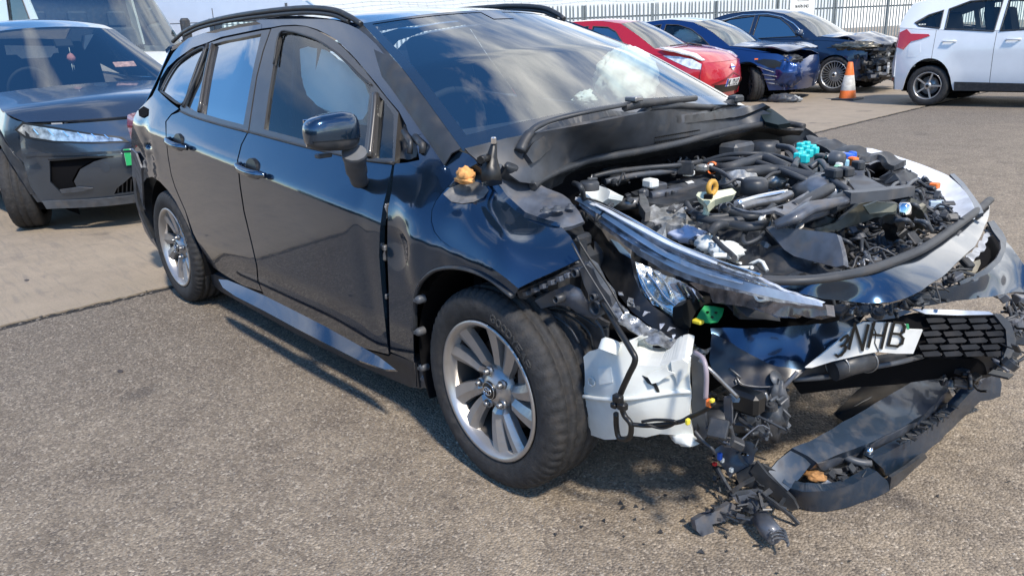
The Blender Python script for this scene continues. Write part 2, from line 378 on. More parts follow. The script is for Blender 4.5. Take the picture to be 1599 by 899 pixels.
for i in range(len(ys)-1): a = i*3; f += [(a,a+3,a+4,a+1),(a+1,a+4,a+5,a+2)]
sheet(v, f, -400, -4.6, -400, 400, .002)
mesh('concrete_yard', v, f, MG2, kind='structure')
mj = mat('crumbled_joint_filler', (.022,.020,.018), .9, var=.6, vscale=60, bump=1, bscale=90)
v = []; f = []
for y in ys: v += [(jx(y)+.09, y, -.006+.004*noise.noise(Vector((y*12,0,0)))), (jx(y), y, -.008+.008*noise.noise(Vector((y*20,3,0)))), (jx(y)-.09, y, -.006)]
for i in range(len(ys)-1): a = i*3; f += [(a,a+3,a+4,a+1),(a+1,a+4,a+5,a+2)]
mesh('joint_gap', v, f, mj, kind='structure')
random.seed(3)
b = MB()
def pebble(b, c, r):
    vs = [Vector((c[0]+r*random.uniform(.7,1.3)*dx, c[1]+r*random.uniform(.7,1.3)*dy, c[2]+r*random.uniform(.4,.8)*dz)) for dx,dy,dz in ((1,0,0),(0,1,0),(-1,0,0),(0,-1,0),(0,0,1),(0,0,-1))]
    b.add(vs, [(0,1,4),(1,2,4),(2,3,4),(3,0,4),(1,0,5),(2,1,5),(3,2,5),(0,3,5)])
for i in range(420):
    y = random.uniform(-3.5, 9); pebble(b, (jx(y)+random.gauss(0,.02), y, -.006+random.uniform(0,.008)), random.uniform(.004,.012))
b.build('joint_crumbs', mat('crumbled_filler_bits', (.13,.115,.10), .9, var=.6, vscale=200), kind='stuff')
b = MB()
for i in range(5200):
    d = random.uniform(.9, 5.5); a = YAW+random.uniform(-.75,.75); x = CAMP.x+d*math.cos(a); y = CAMP.y+d*math.sin(a)
    if x < jx(y)+.05: continue
    pebble(b, (x, y, .0005), random.uniform(.0016,.0046))
b.build('loose_grit', mat('pale_grit', (.26,.235,.20), .8, var=.7, vscale=37), kind='stuff')
# damp dark spots lying in the surface
for (px, py, r) in ((188,580,.011),(42,438,.014)):
    c = PZ(px, py, 0); n = 14
    vs = [(c.x+r*(1+.4*noise.noise(Vector((i,px,0))))*2.0*math.cos(2*PI*i/n), c.y+r*(1+.4*noise.noise(Vector((i,px,3))))*math.sin(2*PI*i/n), .0035) for i in range(n)]
    vv = vs+[(x,y,.0) for x,y,z in vs]
    o = mesh('dark_tar_blob', vv, [tuple(range(n))]+[(i,(i+1)%n,n+(i+1)%n,n+i) for i in range(n)], mat('tar', (.06,.05,.045), .8)); o['kind'] = 'structure'
# ================================================================== the crashed estate car
def hw(x, z):
    d = z-(.724-.085*x); m1, m2, e = .50, .05, .012
    y = .893-((m1+m2)/2*math.sqrt(d*d+e*e)+(m1-m2)/2*d)
    if d > .19: y -= (d-.19)*.06
    if z < .42: y -= (.42-z)*.18
    if x < -2.6: y -= .11*min(1.0, -2.6-x)**2
    if d > .15 and x < -1.9: y -= .05*min(1, (d-.15)*3)*min(1.7, -1.9-x)
    return y
def side(px, py, off=0.0, dent=None):
    y = -.88+off
    for _ in range(14):
        p = PY(px, py, y); y = -max(.45, min(.95, hw(p.x, p.z)))+off
        if dent: y += dent(p.x, p.z)
    return PY(px, py, y)
def S(off=0.0, dent=None): return lambda x, y: side(x, y, off, dent)
car = thing('crashed_estate_car', 'dark navy estate car with smashed front, missing bonnet and exposed engine', 'car')
LEFT = Matrix.Scale(-1, 4, Vector((0,1,0)))
def mirrored(o, parent=None):
    """the same pressing on the car's other side"""
    me = o.data.copy(); me.transform(LEFT); me.flip_normals(); c = link(o.name.split('.')[0], me, parent or o.parent); return c
def dent_q(x, z):        # dented rear quarter behind the door: a valley and a ridge
    d = .035*math.exp(-((x+2.83)/.07)**2-((z-.86)/.10)**2) - .012*math.exp(-((x+2.72)/.05)**2-((z-.84)/.09)**2)
    d += .02*math.exp(-((x+3.05)/.09)**2-((z-.80)/.07)**2)
    g = math.exp(-((x+2.9)/.2)**2-((z-.82)/.13)**2)
    return d + g*.012*noise.noise(Vector((x*16, z*16, 3)))
def dent_d(x, z):        # ripples over the doors
    return .0012*noise.noise(Vector((x*2.2, z*3.5, 1)))+.006*math.exp(-((x+.62)/.05)**2-((z-.5)/.25)**2)
front_door = link('front_door', None, car); rear_door = link('rear_door', None, car)
FD = [(388,207),(430,218),(476,230),(520,240),(565,250),(613,255),(606,290),(598,322),(593,360),(592,400),(595,440),(599,482),(603,520),(607,553),(575,545),(540,534),(507,521),(472,503),(440,482),(412,460),(404,440),(402,415),(394,380),(382,330),(376,290),(372,250),(378,226)]
RD = [(281,175),(300,183),(340,195),(386,207),(376,226),(370,250),(374,290),(380,330),(392,380),(400,415),(402,440),(409,455),(380,446),(352,430),(334,418),(325,409),(302,364),(290,329),(282,311),(274,292),(268,273),(263,244),(260,216),(260,190),(268,180)]
dsk = traced('door_skin', FD, S(0, dent_d), M_PAINT, front_door, step=7, thick=.02); rsk = traced('door_skin', RD, S(0, dent_d), M_PAINT, rear_door, step=7, thick=.02)
G_F = [(436,53),(455,50),(477,56),(495,63),(511,73),(526,84),(541,98),(560,117),(579,133),(577,160),(573,200),(567,245),(540,238),(500,226),(455,213),(412,202),(419,150),(427,100)]
G_Q = [(592,150),(600,158),(615,180),(613,247),(600,247),(584,247),(586,215),(588,180)]
G_R = [(408,53),(374,60),(352,64),(334,69),(324,120),(315,177),(345,186),(380,195),(388,150),(396,105)]
G_RS = [(328,74),(321,78),(312,100),(300,132),(288,163),(297,170),(307,175),(316,130),(322,100)]
FF = [(424,45),(440,42),(461,41),(478,42),(495,48),(510,56),(525,65),(541,80),(556,96),(572,114),(587,133),(604,154),(622,176),(620,200),(616,254),(565,249),(520,239),(476,229),(430,217),(389,206),(395,165),(402,120),(412,80)]
RF = [(422,46),(408,48),(374,55),(350,60),(328,67),(322,72),(312,98),(300,128),(281,168),(283,174),(300,182),(340,194),(387,206),(393,165),(400,120),(410,80)]
M_FRAME = mat('dark_bronze_pillar_film', (.05, .047, .045), .3, coat=.4, var=.1)
ffr = traced('window_frame', FF, S(.002), M_FRAME, front_door, holes=[G_F, G_Q], step=7, thick=.022)
rfr = traced('window_frame', RF, S(.002), M_FRAME, rear_door, holes=[G_R, G_RS], step=7, thick=.022)
gl1 = traced('window_glass', G_F, S(.014), M_GLASS, front_door, step=9, thick=0); gl2 = traced('quarter_glass', G_Q, S(.014), M_GLASS, front_door, step=9, thick=0)
gl3 = traced('window_glass', G_R, S(.014), M_GLASS_DARK, rear_door, step=9, thick=0); gl4 = traced('quarter_glass', G_RS, S(.014), M_GLASS_DARK, rear_door, step=9, thick=0)
def edge_strip(name, pts, r, m, parent, off=-.002, n=6):
    return MB().tube([side(x, y, off) for x, y in crv(pts, 4)], r, n).build(name, m, parent)
sl = [edge_strip('window_seal', G_F[-1:]+G_F[:9], .004, M_RUBBER, front_door), edge_strip('belt_moulding', [(389,206),(430,217),(476,229),(520,239),(565,249),(614,255)], .006, M_RUBBER, front_door),
      edge_strip('belt_moulding', [(282,174),(300,182),(340,194),(386,206)], .006, M_RUBBER, rear_door), edge_strip('window_divider', [(324,69),(308,115),(296,142),(285,168)], .007, M_RUBBER, rear_door),
      edge_strip('window_divider', [(331,69),(321,115),(311,175)], .009, M_FRAME, rear_door), edge_strip('window_divider', [(586,146),(585,170),(581,210),(577,246)], .011, M_FRAME, front_door)]
RQ = [(279,170),(266,160),(254,149),(246,141),(250,124),(261,106),(276,92),(300,75),(323,67),(345,58),(374,52),(408,45),(408,38),(370,44),(336,52),(318,52),(294,60),(280,72),(270,84),(256,109),(246,134),(238,150),(226,162),(214,174),(209,184),(207,195),(205,212),(205,232),(208,278),(212,305),(218,335),(227,361),(236,376),(246,389),(238,365),(228,345),(223,325),(221,300),(223,286),(229,278),(238,276),(250,284),(262,297),(274,314),(286,337),(297,362),(306,385),(318,405),(300,368),(289,330),(281,312),(273,293),(267,274),(262,246),(259,218),(258,190),(267,178)]
G_QT = [(251,142),(284,163),(298,130),(309,100),(319,76),(306,79),(278,98),(262,120)]
rq = traced('rear_quarter', RQ, S(0, dent_q), M_PAINT, car, holes=[G_QT], step=5, thick=.015)
gl5 = traced('rear_side_glass', G_QT, S(.006), M_GLASS_DARK, car, step=9, thick=0)
edge_strip('window_seal', G_QT+G_QT[:1], .006, M_RUBBER, car)
# cant rail and windscreen pillar in body colour
CR = [(623,174),(604,152),(588,131),(572,112),(557,94),(542,78),(526,63),(511,54),(495,46),(478,41),(461,39),(440,40),(424,43),(408,45),(408,38),(399,33),(425,28),(446,25),(470,25),(493,27),(512,29),(530,34),(545,39),(560,46),(572,55),(588,70),(610,97),(634,128),(656,157),(676,184),(685,200),(664,208),(640,214),(634,195)]
crp = traced('roof_pillar', CR, S(.001), M_PAINT, car, step=5, thick=.03)
traced('mirror_gusset', [(624,178),(634,197),(646,214),(655,232),(650,246),(636,250),(618,248),(620,210)], S(.03), M_PLASTIC, car, step=5, crumple=.006, cs=30)
for (a, b, r) in (((648,214),(660,240),.012),((630,205),(640,240),.010)): MB().tube([side(*a, .0), side((a[0]+b[0])/2+6, (a[1]+b[1])/2, -.01), side(*b, .0)], r, 8).build('hinge_fragment', M_PLASTIC, car)
# inner shell behind the door gaps
traced('inner_shell', [(283,180),(386,212),(476,235),(600,262),(640,270),(655,330),(640,420),(645,520),(648,590),(600,560),(507,525),(412,464),(330,420),(300,364),(285,329),(265,273),(262,200)], S(.05), M_BLACK, car, step=12, thick=.01)
# exposed hinges in the gap in front of the front door
for (x, y) in ((603,268),(603,330),(601,395),(603,470),(604,520)):
    MB().box(side(x, y, .03), (.035,.03,.05), bev=.006).box(side(x+1, y-8, .02), (.02,.02,.02), bev=.004).build('door_hinge', M_STEEL, car)
# sill
SILL = [(326,424),(340,430),(372,444),(410,458),(440,482),(472,504),(507,523),(540,536),(575,547),(607,556),(611,552),(650,566),(655,606),(640,604),(612,592),(560,570),(507,545),(460,520),(414,494),(372,470),(345,455),(330,443)]
sil = traced('sill', SILL, S(.012), M_PLASTIC, car, step=7, thick=.05)
traced('sill_trim', [(341,436),(355,437),(375,445),(414,462),(460,485),(507,509),(550,533),(591,556),(618,577),(600,576),(560,562),(507,535),(460,511),(414,486),(367,462),(348,449)], [(341,437,'y',-.885),(414,463,'y',-.872),(507,509,'y',-.872),(591,556,'y',-.872),(618,578,'y',-.905),(507,535,'y',-.915),(414,486,'y',-.915),(348,449,'y',-.905)], M_PAINT, car, step=5, thick=.012)
for o in (dsk, ffr, gl1, gl2): mirrored(o, car if False else front_door)
for o in (rsk, rfr, gl3, gl4): mirrored(o, rear_door)
for o in (rq, gl5, crp, sil): mirrored(o)
# front wing: rear part
W1 = [(616,256),(611,300),(606,326),(605,360),(605,400),(607,450),(608,500),(610,549),(630,557),(648,566),(650,604),(646,560),(645,517),(646,485),(650,456),(657,440),(670,427),(682,421),(697,418),(714,418),(731,421),(749,427),(767,436),(785,448),(801,463),(810,450),(790,434),(772,421),(755,409),(738,400),(718,391),(702,385),(688,375),(678,362),(673,345),(674,328),(680,314),(689,302),(700,291),(712,278),(728,264),(745,255),(738,243),(720,237),(702,226),(690,210),(684,200),(664,208),(642,215),(652,232),(655,250),(636,254)]
def dent_w(x, z):
    return -.02*math.exp(-((x+.33)/.09)**2-((z-.82)/.06)**2)+.022*math.exp(-((x+.42)/.08)**2-((z-.72)/.07)**2)-.016*math.exp(-((x+.28)/.06)**2-((z-.66)/.10)**2)+.006*noise.noise(Vector((x*14, z*10, 0)))*math.exp(-((z-.70)/.12)**2)
traced('front_wing', W1, S(0, dent_w), M_PAINT, car, step=5, thick=.004)
W2 = [(745,256),(728,265),(713,279),(701,291),(690,302),(681,314),(675,328),(674,345),(679,362),(689,375),(703,385),(718,391),(738,400),(755,409),(772,421),(790,434),(809,450),(835,437),(860,426),(884,415),(908,403),(900,385),(890,368),(877,355),(852,348),(823,340),(804,328),(788,314),(776,300),(768,286),(760,268)]
W2S = [(745,256,'y',-.745),(713,279,'y',-.80),(690,302,'y',-.835),(675,335,'y',-.872),(689,375,'y',-.892),(738,400,'y',-.905),(790,434,'y',-.905),(809,450,'y',-.895),(860,426,'y',-.83),(908,403,'y',-.76),(877,355,'y',-.71),(823,340,'y',-.72),(788,314,'y',-.73),(768,286,'y',-.735),(735,325,'y',-.835),(790,375,'y',-.86),(850,390,'y',-.80),
       (730,292,'y',-.765),(715,300,'y',-.80),(752,300,'y',-.77),(735,312,'y',-.815)]
traced('bent_wing_panel', W2, W2S, M_PAINT, car, step=5, thick=.004)
traced('dent_highlight', [(692,303),(702,294),(716,288),(730,284),(746,284),(758,289),(763,297),(755,308),(740,315),(722,318),(705,315)], lambda x, y, f=tps(W2S): f(x, y)+(CAMP-f(x, y)).normalized()*.004, mat('dent_highlight_grey', (.16,.155,.15), .55, .2, var=.4, vscale=40), car, step=4, thick=.001)  # grey patch paints the cloud reflection held in the dent
MB().tube([side(x, y, -.002) for x, y in crv([(648,520),(650,458),(670,428),(697,418),(731,421),(767,436),(801,463)], 5)], .010, 8, flat=.6).build('arch_lip', M_PLASTIC, car)
for (x, y) in ((654,468),(654,518),(660,574),(664,590)): MB().lathe([(0,-.01),(.010,-.01),(.014,.0),(.014,.02)], 'y', 14, side(x, y, -.005)).box(side(x, y, 0), (.02,.03,.01)).build('arch_clip', M_PLGREY, car)
traced('arch_corner', [(650,566),(664,572),(674,584),(676,598),(668,606),(654,606)], S(.02), M_PLGREY, car, step=4, crumple=.006, cs=50)
for s in (-1, 1):
    for xa in (0, -2.7):
        vs = []; fs = []; n = 18
        for i in range(n+1):
            a = PI*(.42+.72*i/n) if xa == 0 else PI*(-.1+1.2*i/n); c_, s_ = math.cos(a)*.375, math.sin(a)*.375
            vs += [(xa+c_, s*.855, .33+s_), (xa+c_, s*.50, .33+s_)]
        for i in range(n): fs.append((2*i, 2*i+1, 2*i+3, 2*i+2))
        k = len(vs); vs += [(xa-.40, s*.50, .2),(xa+.10, s*.50, .2),(xa+.10, s*.50, .72),(xa-.40, s*.50, .72)]; fs.append((k,k+1,k+2,k+3))
        mesh('wheel_arch_liner', vs, fs, M_BLACK, car)
# windscreen, roof
def bow(xe, ye, ze, bw, cr_, m=24, p=2.4): return [Vector((xe+bw*(1-abs(t)**p), ye*t, ze+cr_*(1-t*t))) for t in [2*i/m-1 for i in range(m+1)]]
def loft(rows, name, m, parent, thick=.006, k=6, **kw):
    R_ = []
    cols = len(rows[0])
    for j in range(cols): R_.append(crv([r[j] for r in rows], k))
    P = [R_[j][i] for i in range(len(R_[0])) for j in range(cols)]; T = []
    for i in range(len(R_[0])-1):
        for j in range(cols-1):
            a = i*cols+j; T += [(a, a+1, a+cols+1), (a, a+cols+1, a+cols)]
    return skin(name, P, T, m, parent, Vector((P[0].x*.5+P[-1].x*.5, 0, 30)), thick, **kw)
ws = [(-1.055,.535,1.402,.12,.035), (-.62,.655,1.222,.10,.045), (-.185,.762,1.005,.07,.05)]
def wsp(s, t):     # s 0 top..1 bottom, t -1..1
    a = ws[0]; b_ = ws[1]; c = ws[2]
    if s < .5: q = s*2; A, B = a, b_
    else: q = s*2-1; A, B = b_, c
    v = [A[i]*(1-q)+B[i]*q for i in range(5)]
    return Vector((v[0]+v[3]*(1-abs(t)**2.4), v[1]*t, v[2]+v[4]*(1-t*t)+.012*math.sin(PI*s)))
def wspatch(name, s0, s1, t0, t1, m, off=0, thick=0, n=26):
    P = []; T = []
    for i in range(n+1):
        for j in range(n+1): P.append(wsp(s0+(s1-s0)*i/n, t0+(t1-t0)*j/n)+Vector((.6,0,.8))*off)
    for i in range(n):
        for j in range(n): a = i*(n+1)+j; T += [(a,a+1,a+n+2),(a,a+n+2,a+n+1)]
    return skin(name, P, T, m, car, Vector((3,0,9)), thick)
for sg_ in (-1, 1):
    P_ = []; T_ = []
    for i in range(21):
        a = wsp(i/20*.985, sg_*1.0); P_ += [a+Vector((0,0,.001)), a+Vector((-.02, sg_*.022, -.012)), a+Vector((-.05, sg_*.03, -.05))]
    for i in range(20): q = i*3; T_ += [(q,q+1,q+4),(q,q+4,q+3),(q+1,q+2,q+5),(q+1,q+5,q+4)]
    skin('windscreen_surround', P_, T_, M_FRIT if False else M_RUBBER, car, Vector((3,sg_*9,9)), .004)
wscr = wspatch('windscreen', 0, 1, -1, 1, M_WSCREEN)
M_FRIT = mat('black_glass_border', (.012,.02,.035), .08, coat=1)
bd = [wspatch('windscreen_border', 0, .02, -1, 1, M_FRIT, .002), wspatch('windscreen_border', .93, 1, -1, 1, M_FRIT, .002), wspatch('windscreen_border', .02, .93, -1, -.945, M_FRIT, .002), wspatch('windscreen_border', .02, .93, .945, 1, M_FRIT, .002), wspatch('sensor_patch', .02, .12, -.10, .10, M_FRIT, .002)]
for o in bd: pass
rows = [bow(-1.058,.536,1.404,.12,.036), bow(-1.35,.565,1.44,.08,.03), bow(-1.9,.565,1.455,.02,.03), bow(-2.5,.55,1.438,.0,.028), bow(-3.0,.52,1.405,-.02,.025), bow(-3.35,.49,1.375,-.06,.02)]
loft(rows, 'roof', M_PAINT, car, .02)
loft([bow(-3.352,.488,1.372,-.06,.02), bow(-3.45,.60,1.15,-.10,.01), bow(-3.52,.70,.98,-.12,.0)], 'rear_screen', M_GLASS_DARK, car, .004)
loft([bow(-3.522,.70,.978,-.12,.0), bow(-3.56,.735,.75,-.13,.0), bow(-3.57,.75,.62,-.14,.0)], 'tailgate', M_PAINT, car, .02)
loft([bow(-3.45,.80,.62,-.2,.0), bow(-3.46,.81,.45,-.2,.0), bow(-3.40,.78,.24,-.2,.0)], 'rear_bumper', M_PLASTIC, car, .02)
loft([bow(-3.33,.50,1.385,-.05,.02), bow(-3.50,.47,1.365,-.06,.02)], 'roof_spoiler', M_PAINT, car, .02)
for s in (-1, 1):
    pts = [(-1.035,.550,1.400),(-1.10,.560,1.432),(-1.22,.567,1.465),(-1.5,.572,1.487),(-2.1,.572,1.492),(-2.6,.560,1.478),(-2.9,.548,1.450),(-3.15,.535,1.405)]
    b = MB().tube(crv([(x, s*y, z) for x, y, z in pts], 5), .011, 8); 
    rail = b.build('roof_rail', M_PLASTIC, car)
    b = MB().tube(crv([(x, s*(y+.004), z-.019) for x, y, z in pts[1:-1]], 5), .009, 6); b.build('rail_foot', M_RUBBER, rail)
# tail lamp, rear crumple
lamp = traced('tail_lamp', [(199,180),(206,177),(213,176),(217,186),(218,205),(216,220),(212,230),(206,222),(202,208),(198,195)], [(199,180,'y',-.80),(217,186,'y',-.84),(212,230,'y',-.85),(202,208,'y',-.82),(213,177,'y',-.82)], M_REDLAMP, car, step=3, thick=.02)
mirrored(lamp)
traced('lamp_surround', [(216,172),(224,166),(231,170),(230,180),(222,184),(217,181)], S(-.003), M_BLACK, car, step=3, thick=.002)
# rear hanging trim and bumper corner
traced('rear_bumper_corner', [(204,232),(212,240),(220,262),(222,290),(223,320),(230,350),(247,389),(236,377),(226,361),(217,335),(211,305),(207,278)], S(-.006), M_DUSTY, car, step=4, thick=.01)
# door handles
def handle(parent, a, b_):
    A = side(*a, -.004); B = side(*b_, -.004); d = (B-A); o = Vector((0,-1,0))
    P_ = [A+o*.0, A+d*.12+o*.030, A+d*.45+o*.040, A+d*.8+o*.034, B+o*.004]
    h = MB().tube(crv(P_, 5), [.011,.013,.015,.016,.010], 12, flat=1.15).build('door_handle', mat('dark_chrome',(.22,.24,.27),.12,1), parent)
    n = 20; c = A+d*.42; r = d.length*.21
    vs = [c+d.normalized()*(r*math.cos(2*PI*i/n))+Vector((0,-.003,0))+Vector((0,.25,1)).normalized()*(r*.72*math.sin(2*PI*i/n)+.006) for i in range(n)]
    vv = vs+[v+Vector((0,.03,0)) for v in vs]
    mesh('handle_recess_shade', vv, [tuple(range(n))]+[(i,(i+1)%n,n+(i+1)%n,n+i) for i in range(n)], M_BLACKPRINT, h)  # flat dark disc paints the shade inside the handle recess
    q = side(b_[0]-3, b_[1]-2, -.038); 
handle(front_door, (376,257), (416,274)); handle(rear_door, (266,217), (294,231))
# wing mirror
mirr = link('wing_mirror', None, car); C0 = PY(517,207,-1.0)
def sup(c, a, e=2.6, n=28, m=18, cut=None, taper=0):
    vs = []; fs = []
    def pw(v, e): return math.copysign(abs(v)**(2/e), v)
    for i in range(m+1):
        ph = -PI/2+PI*i/m
        for j in range(n):
            th = 2*PI*j/n; y = pw(math.sin(th), e)*pw(math.cos(ph), e); x = pw(math.cos(th), e)*pw(math.cos(ph), e); z = pw(math.sin(ph), e)
            k = 1-taper*(-y*.5+.5)*.5
            vs.append(Vector((c[0]+a[0]*x*k, c[1]+a[1]*y, c[2]+a[2]*z*k)))
    for i in range(m):
        for j in range(n): fs.append((i*n+j, i*n+(j+1) % n, (i+1)*n+(j+1) % n, (i+1)*n+j))
    if cut is not None:
        fs = [f for f in fs if sum(vs[i].z for i in f)/4 > cut] if cut > 0 else [f for f in fs if sum(vs[i].z for i in f)/4 < -cut]
    return vs, fs
zc_ = C0.z-.022
vs, fs = sup(C0, (.062,.088,.066), 3.2, taper=.45, cut=zc_); mesh('mirror_cap', vs, fs, M_PAINT, mirr, True)
vs, fs = sup(C0, (.059,.086,.063), 3.2, taper=.45); mesh('mirror_housing', vs, fs, M_PLASTIC, mirr, True)
MB().box((C0.x-.058, C0.y, C0.z), (.006,.12,.085), bev=.003).build('mirror_glass', M_CHROME, mirr)
st = [PY(553,238,-.94), PY(556,262,-.905), PY(561,282,-.875), side(563,284,.01)]
MB().tube(crv(st,4), [.040,.036,.030,.026], 12, flat=.75).build('mirror_arm', M_PLGREY, mirr)
MB().box(PY(505,243,-1.0), (.03,.05,.014), bev=.004).build('mirror_lamp', M_PLGREY, mirr)
# wheels
def emblem(b, c, r, y):
    for (a, bb, cz) in ((1,.68,0),(.34,.62,0),(.66,.26,.36)):
        b.tube([(c[0]+r*a*math.cos(2*PI*i/24), y, c[2]+r*cz+r*bb*math.sin(2*PI*i/24)) for i in range(25)], r*.085, 6, cap=False)
def stroke_glyphs():
    return {'G':[[(1,.8),(.7,1),(.3,1),(0,.75),(0,.25),(.3,0),(.7,0),(1,.2),(1,.5),(.6,.5)]],'O':[[(.3,0),(0,.25),(0,.75),(.3,1),(.7,1),(1,.75),(1,.25),(.7,0),(.3,0)]],
     'D':[[(0,0),(0,1),(.6,1),(1,.7),(1,.3),(.6,0),(0,0)]],'Y':[[(0,1),(.5,.5),(1,1)],[(.5,.5),(.5,0)]],'E':[[(1,0),(0,0),(0,1),(1,1)],[(0,.5),(.8,.5)]],'A':[[(0,0),(.5,1),(1,0)],[(.2,.35),(.8,.35)]],
     'R':[[(0,0),(0,1),(.7,1),(1,.8),(1,.65),(.7,.5),(0,.5)],[(.55,.5),(1,0)]],'N':[[(0,0),(0,1),(1,0),(1,1)]],'H':[[(0,0),(0,1)],[(1,0),(1,1)],[(0,.5),(1,.5)]],
     'B':[[(0,0),(0,1),(.65,1),(.9,.85),(.9,.65),(.65,.52),(0,.52)],[(.65,.52),(1,.35),(1,.15),(.7,0),(0,0)]],'3':[[(0,.9),(.3,1),(.7,1),(.95,.85),(.95,.65),(.65,.53),(.35,.53)],[(.65,.53),(1,.35),(1,.15),(.7,0),(.3,0),(0,.12)]],
     'M':[[(0,0),(0,1),(.5,.3),(1,1),(1,0)]],'L':[[(0,1),(0,0),(1,0)]],'1':[[(.5,0),(.5,1)]],'7':[[(0,1),(1,1),(.4,0)]],'U':[[(0,1),(0,.25),(.3,0),(.7,0),(1,.25),(1,1)]],'Z':[[(0,1),(1,1),(0,0),(1,0)]],
     'W':[[(0,1),(.25,0),(.5,.8),(.75,0),(1,1)]],'I':[[(.5,0),(.5,1)]],'!':[[(.5,1),(.5,.3)],[(.5,.12),(.5,0)]],'T':[[(0,1),(1,1)],[(.5,1),(.5,0)]],' ':[]}
GL = stroke_glyphs()
def write(b, text, fn, h, w, gap, sw, depth=.0015):
    """flat lettering laid with strokes; fn(u,v,w) maps letter space to the surface"""
    u = 0
    for ch in text:
        for st in GL[ch]:
            for i in range(len(st)-1):
                a = Vector((u+st[i][0]*w, st[i][1]*h)); c = Vector((u+st[i+1][0]*w, st[i+1][1]*h)); d = (c-a).normalized(); n = Vector((-d.y, d.x))*sw/2; e = d*sw*.4
                q = [a-e-n, c+e-n, c+e+n, a-e+n]
                b.prism([(p.x, p.y) for p in q], depth+.0002*i, fn)
        u += (w*.45 if ch in '1I ' else w)+gap
    return u
def make_wheel(parent, R=.316, tw=.205, rim=.218, letters=True, name='wheel'):
    """wheel about the y axis, outer face towards -y at y=-tw/2"""
    w = link(name, None, parent); h = tw/2
    pr = [(rim-.012,-h*.82),(rim+.002,-h*.90),(rim+.012,-h*.99),(rim+.04,-h*1.06),(rim+.062,-h*1.06),(R-.022,-h*.98),(R-.010,-h*.90),(R-.003,-h*.76)]
    gr = [-.55,-.2,.2,.55]; pts = []
    for g in gr: pts += [(R,(g-.07)*h),(R-.009,(g-.055)*h),(R-.009,(g+.055)*h),(R,(g+.07)*h)]
    back = [(a, -c) for a, c in reversed(pr)]
    prof = pr+pts+back; npr = len(pr)
    def mod(i, j):
        if 4 <= j <= 7 and i % 4 == 0: return -.006 if j > 5 else -.002
        if npr+len(pts) <= j <= npr+len(pts)+3 and i % 4 == 1: return -.006
        if npr <= j < npr+len(pts) and i % 5 == (j//4)*2 % 5: return -.0025
        return 0
    ty = MB().lathe(prof, 'y', 240, mod=mod).build('tyre', M_TYRE, w)
    rb = MB().lathe([(rim-.014,-h*.80),(rim-.002,-h*.93),(rim+.004,-h*.95),(rim+.004,-h*1.00),(rim-.003,-h*1.02),(rim-.010,-h*.99),(rim-.016,-h*.80),(rim-.022,-h*.62)], 'y', 90).build('rim', M_ALU, w)
    MB().lathe([(rim-.022,-h*.62),(rim-.028,-h*.3),(rim-.03,h*.5),(rim-.006,h*.95)], 'y', 60).build('rim_barrel', mat('brake_dusted_barrel',(.10,.09,.08),.5,.4), w)
    yf = -h*.78
    for k in range(10):          # paired, twisted turbine spokes
        a0 = 2*PI*k/10 + (.07 if k % 2 else -.07)+.2; rows = []
        for q in range(9):
            r_ = .045+(rim-.012-.045)*q/8; tw_ = a0+.17*(q/8)**1.2; wd = .013+.019*(q/8)**.9+(.004 if k % 2 else 0); dy = yf+.020-.020*(q/8)+(.012 if q < 2 else 0)
            for (u_, v_) in ((-1,.022),(-.9,.0),(.1,-.006),(.9,.006),(1,.026)):
                c_, s_ = math.cos(tw_), math.sin(tw_); x_ = r_*c_-u_*wd*s_; z_ = r_*s_+u_*wd*c_
                rows.append(Vector((x_, dy+v_, z_)))
        fs = [(i*5+j, i*5+j+1, i*5+j+6, i*5+j+5) for i in range(8) for j in range(4)]
        o = MB().add(rows, fs, True).build('spoke', M_ALU, w)
        o.data.polygons.foreach_set('use_smooth', [False]*len(o.data.polygons))
    MB().lathe([(0,yf-.006),(.034,yf-.004),(.040,yf+.002),(.062,yf+.014),(.070,yf+.04)], 'y', 32).build('hub', M_ALU, w)
    hc = MB().lathe([(0,yf-.014),(.024,yf-.013),(.029,yf-.009),(.030,yf)], 'y', 32).build('hub_cap', M_BLACKPRINT, w)
    if letters:
        e = MB(); emblem(e, (0,0,0), .018, yf-.016); e.tube([(.0265*math.cos(2*PI*i/30), yf-.012, .0265*math.sin(2*PI*i/30)) for i in range(31)], .0012, 5, cap=False); e.build('emblem', M_CHROME, hc)
        l = MB(); rr = rim+.040
        def fn(u, v, d):
            a = 1.35-u/rr; r_ = rr+v-.008; return Vector((r_*math.cos(a), -h*1.055-d*.8, r_*math.sin(a)))
        write(l, 'GOODYEAR', fn, .020, .018, .007, .0045, .0028); l.build('raised_lettering', mat('tyre_letter_rubber', (.05,.05,.05), .6), ty)
    for k in range(5):
        a = 2*PI*k/5+.55; c = (.057*math.cos(a), yf-.002, .057*math.sin(a))
        MB().lathe([(0,-.012),(.007,-.012),(.009,-.009),(.009,.02)], 'y', 6, c).lathe([(.010,.004),(.014,.0),(.015,.012)], 'y', 14, c).build('wheel_nut', M_STEEL, w)
    MB().lathe([(0,-.02),(.13,-.02),(.145,-.015),(.145,.0),(.0,.0)], 'y', 40).build('brake_disc', M_RUST, w)
    MB().box((.11,-.02,.03),(.07,.05,.14),bev=.012).build('brake_caliper', M_STEEL, w)
    MB().lathe([(rim-.03, -.01),(.0,-.01)],'y',24,(0,.03,0)).build('rim_back', M_BLACK, w)
    return w
wf = make_wheel(car); wf.location = (0, -.775, .315); wf.rotation_euler = (0, 0, -.03)
wr = copy_tree(wf, car); wr.location = (-2.7, -.775, .315); wr.rotation_euler = (0, .5, 0)
for x in (0, -2.7):
    c = copy_tree(wf, car); c.location = (x, .775, .315); c.rotation_euler = (0, .3, PI)
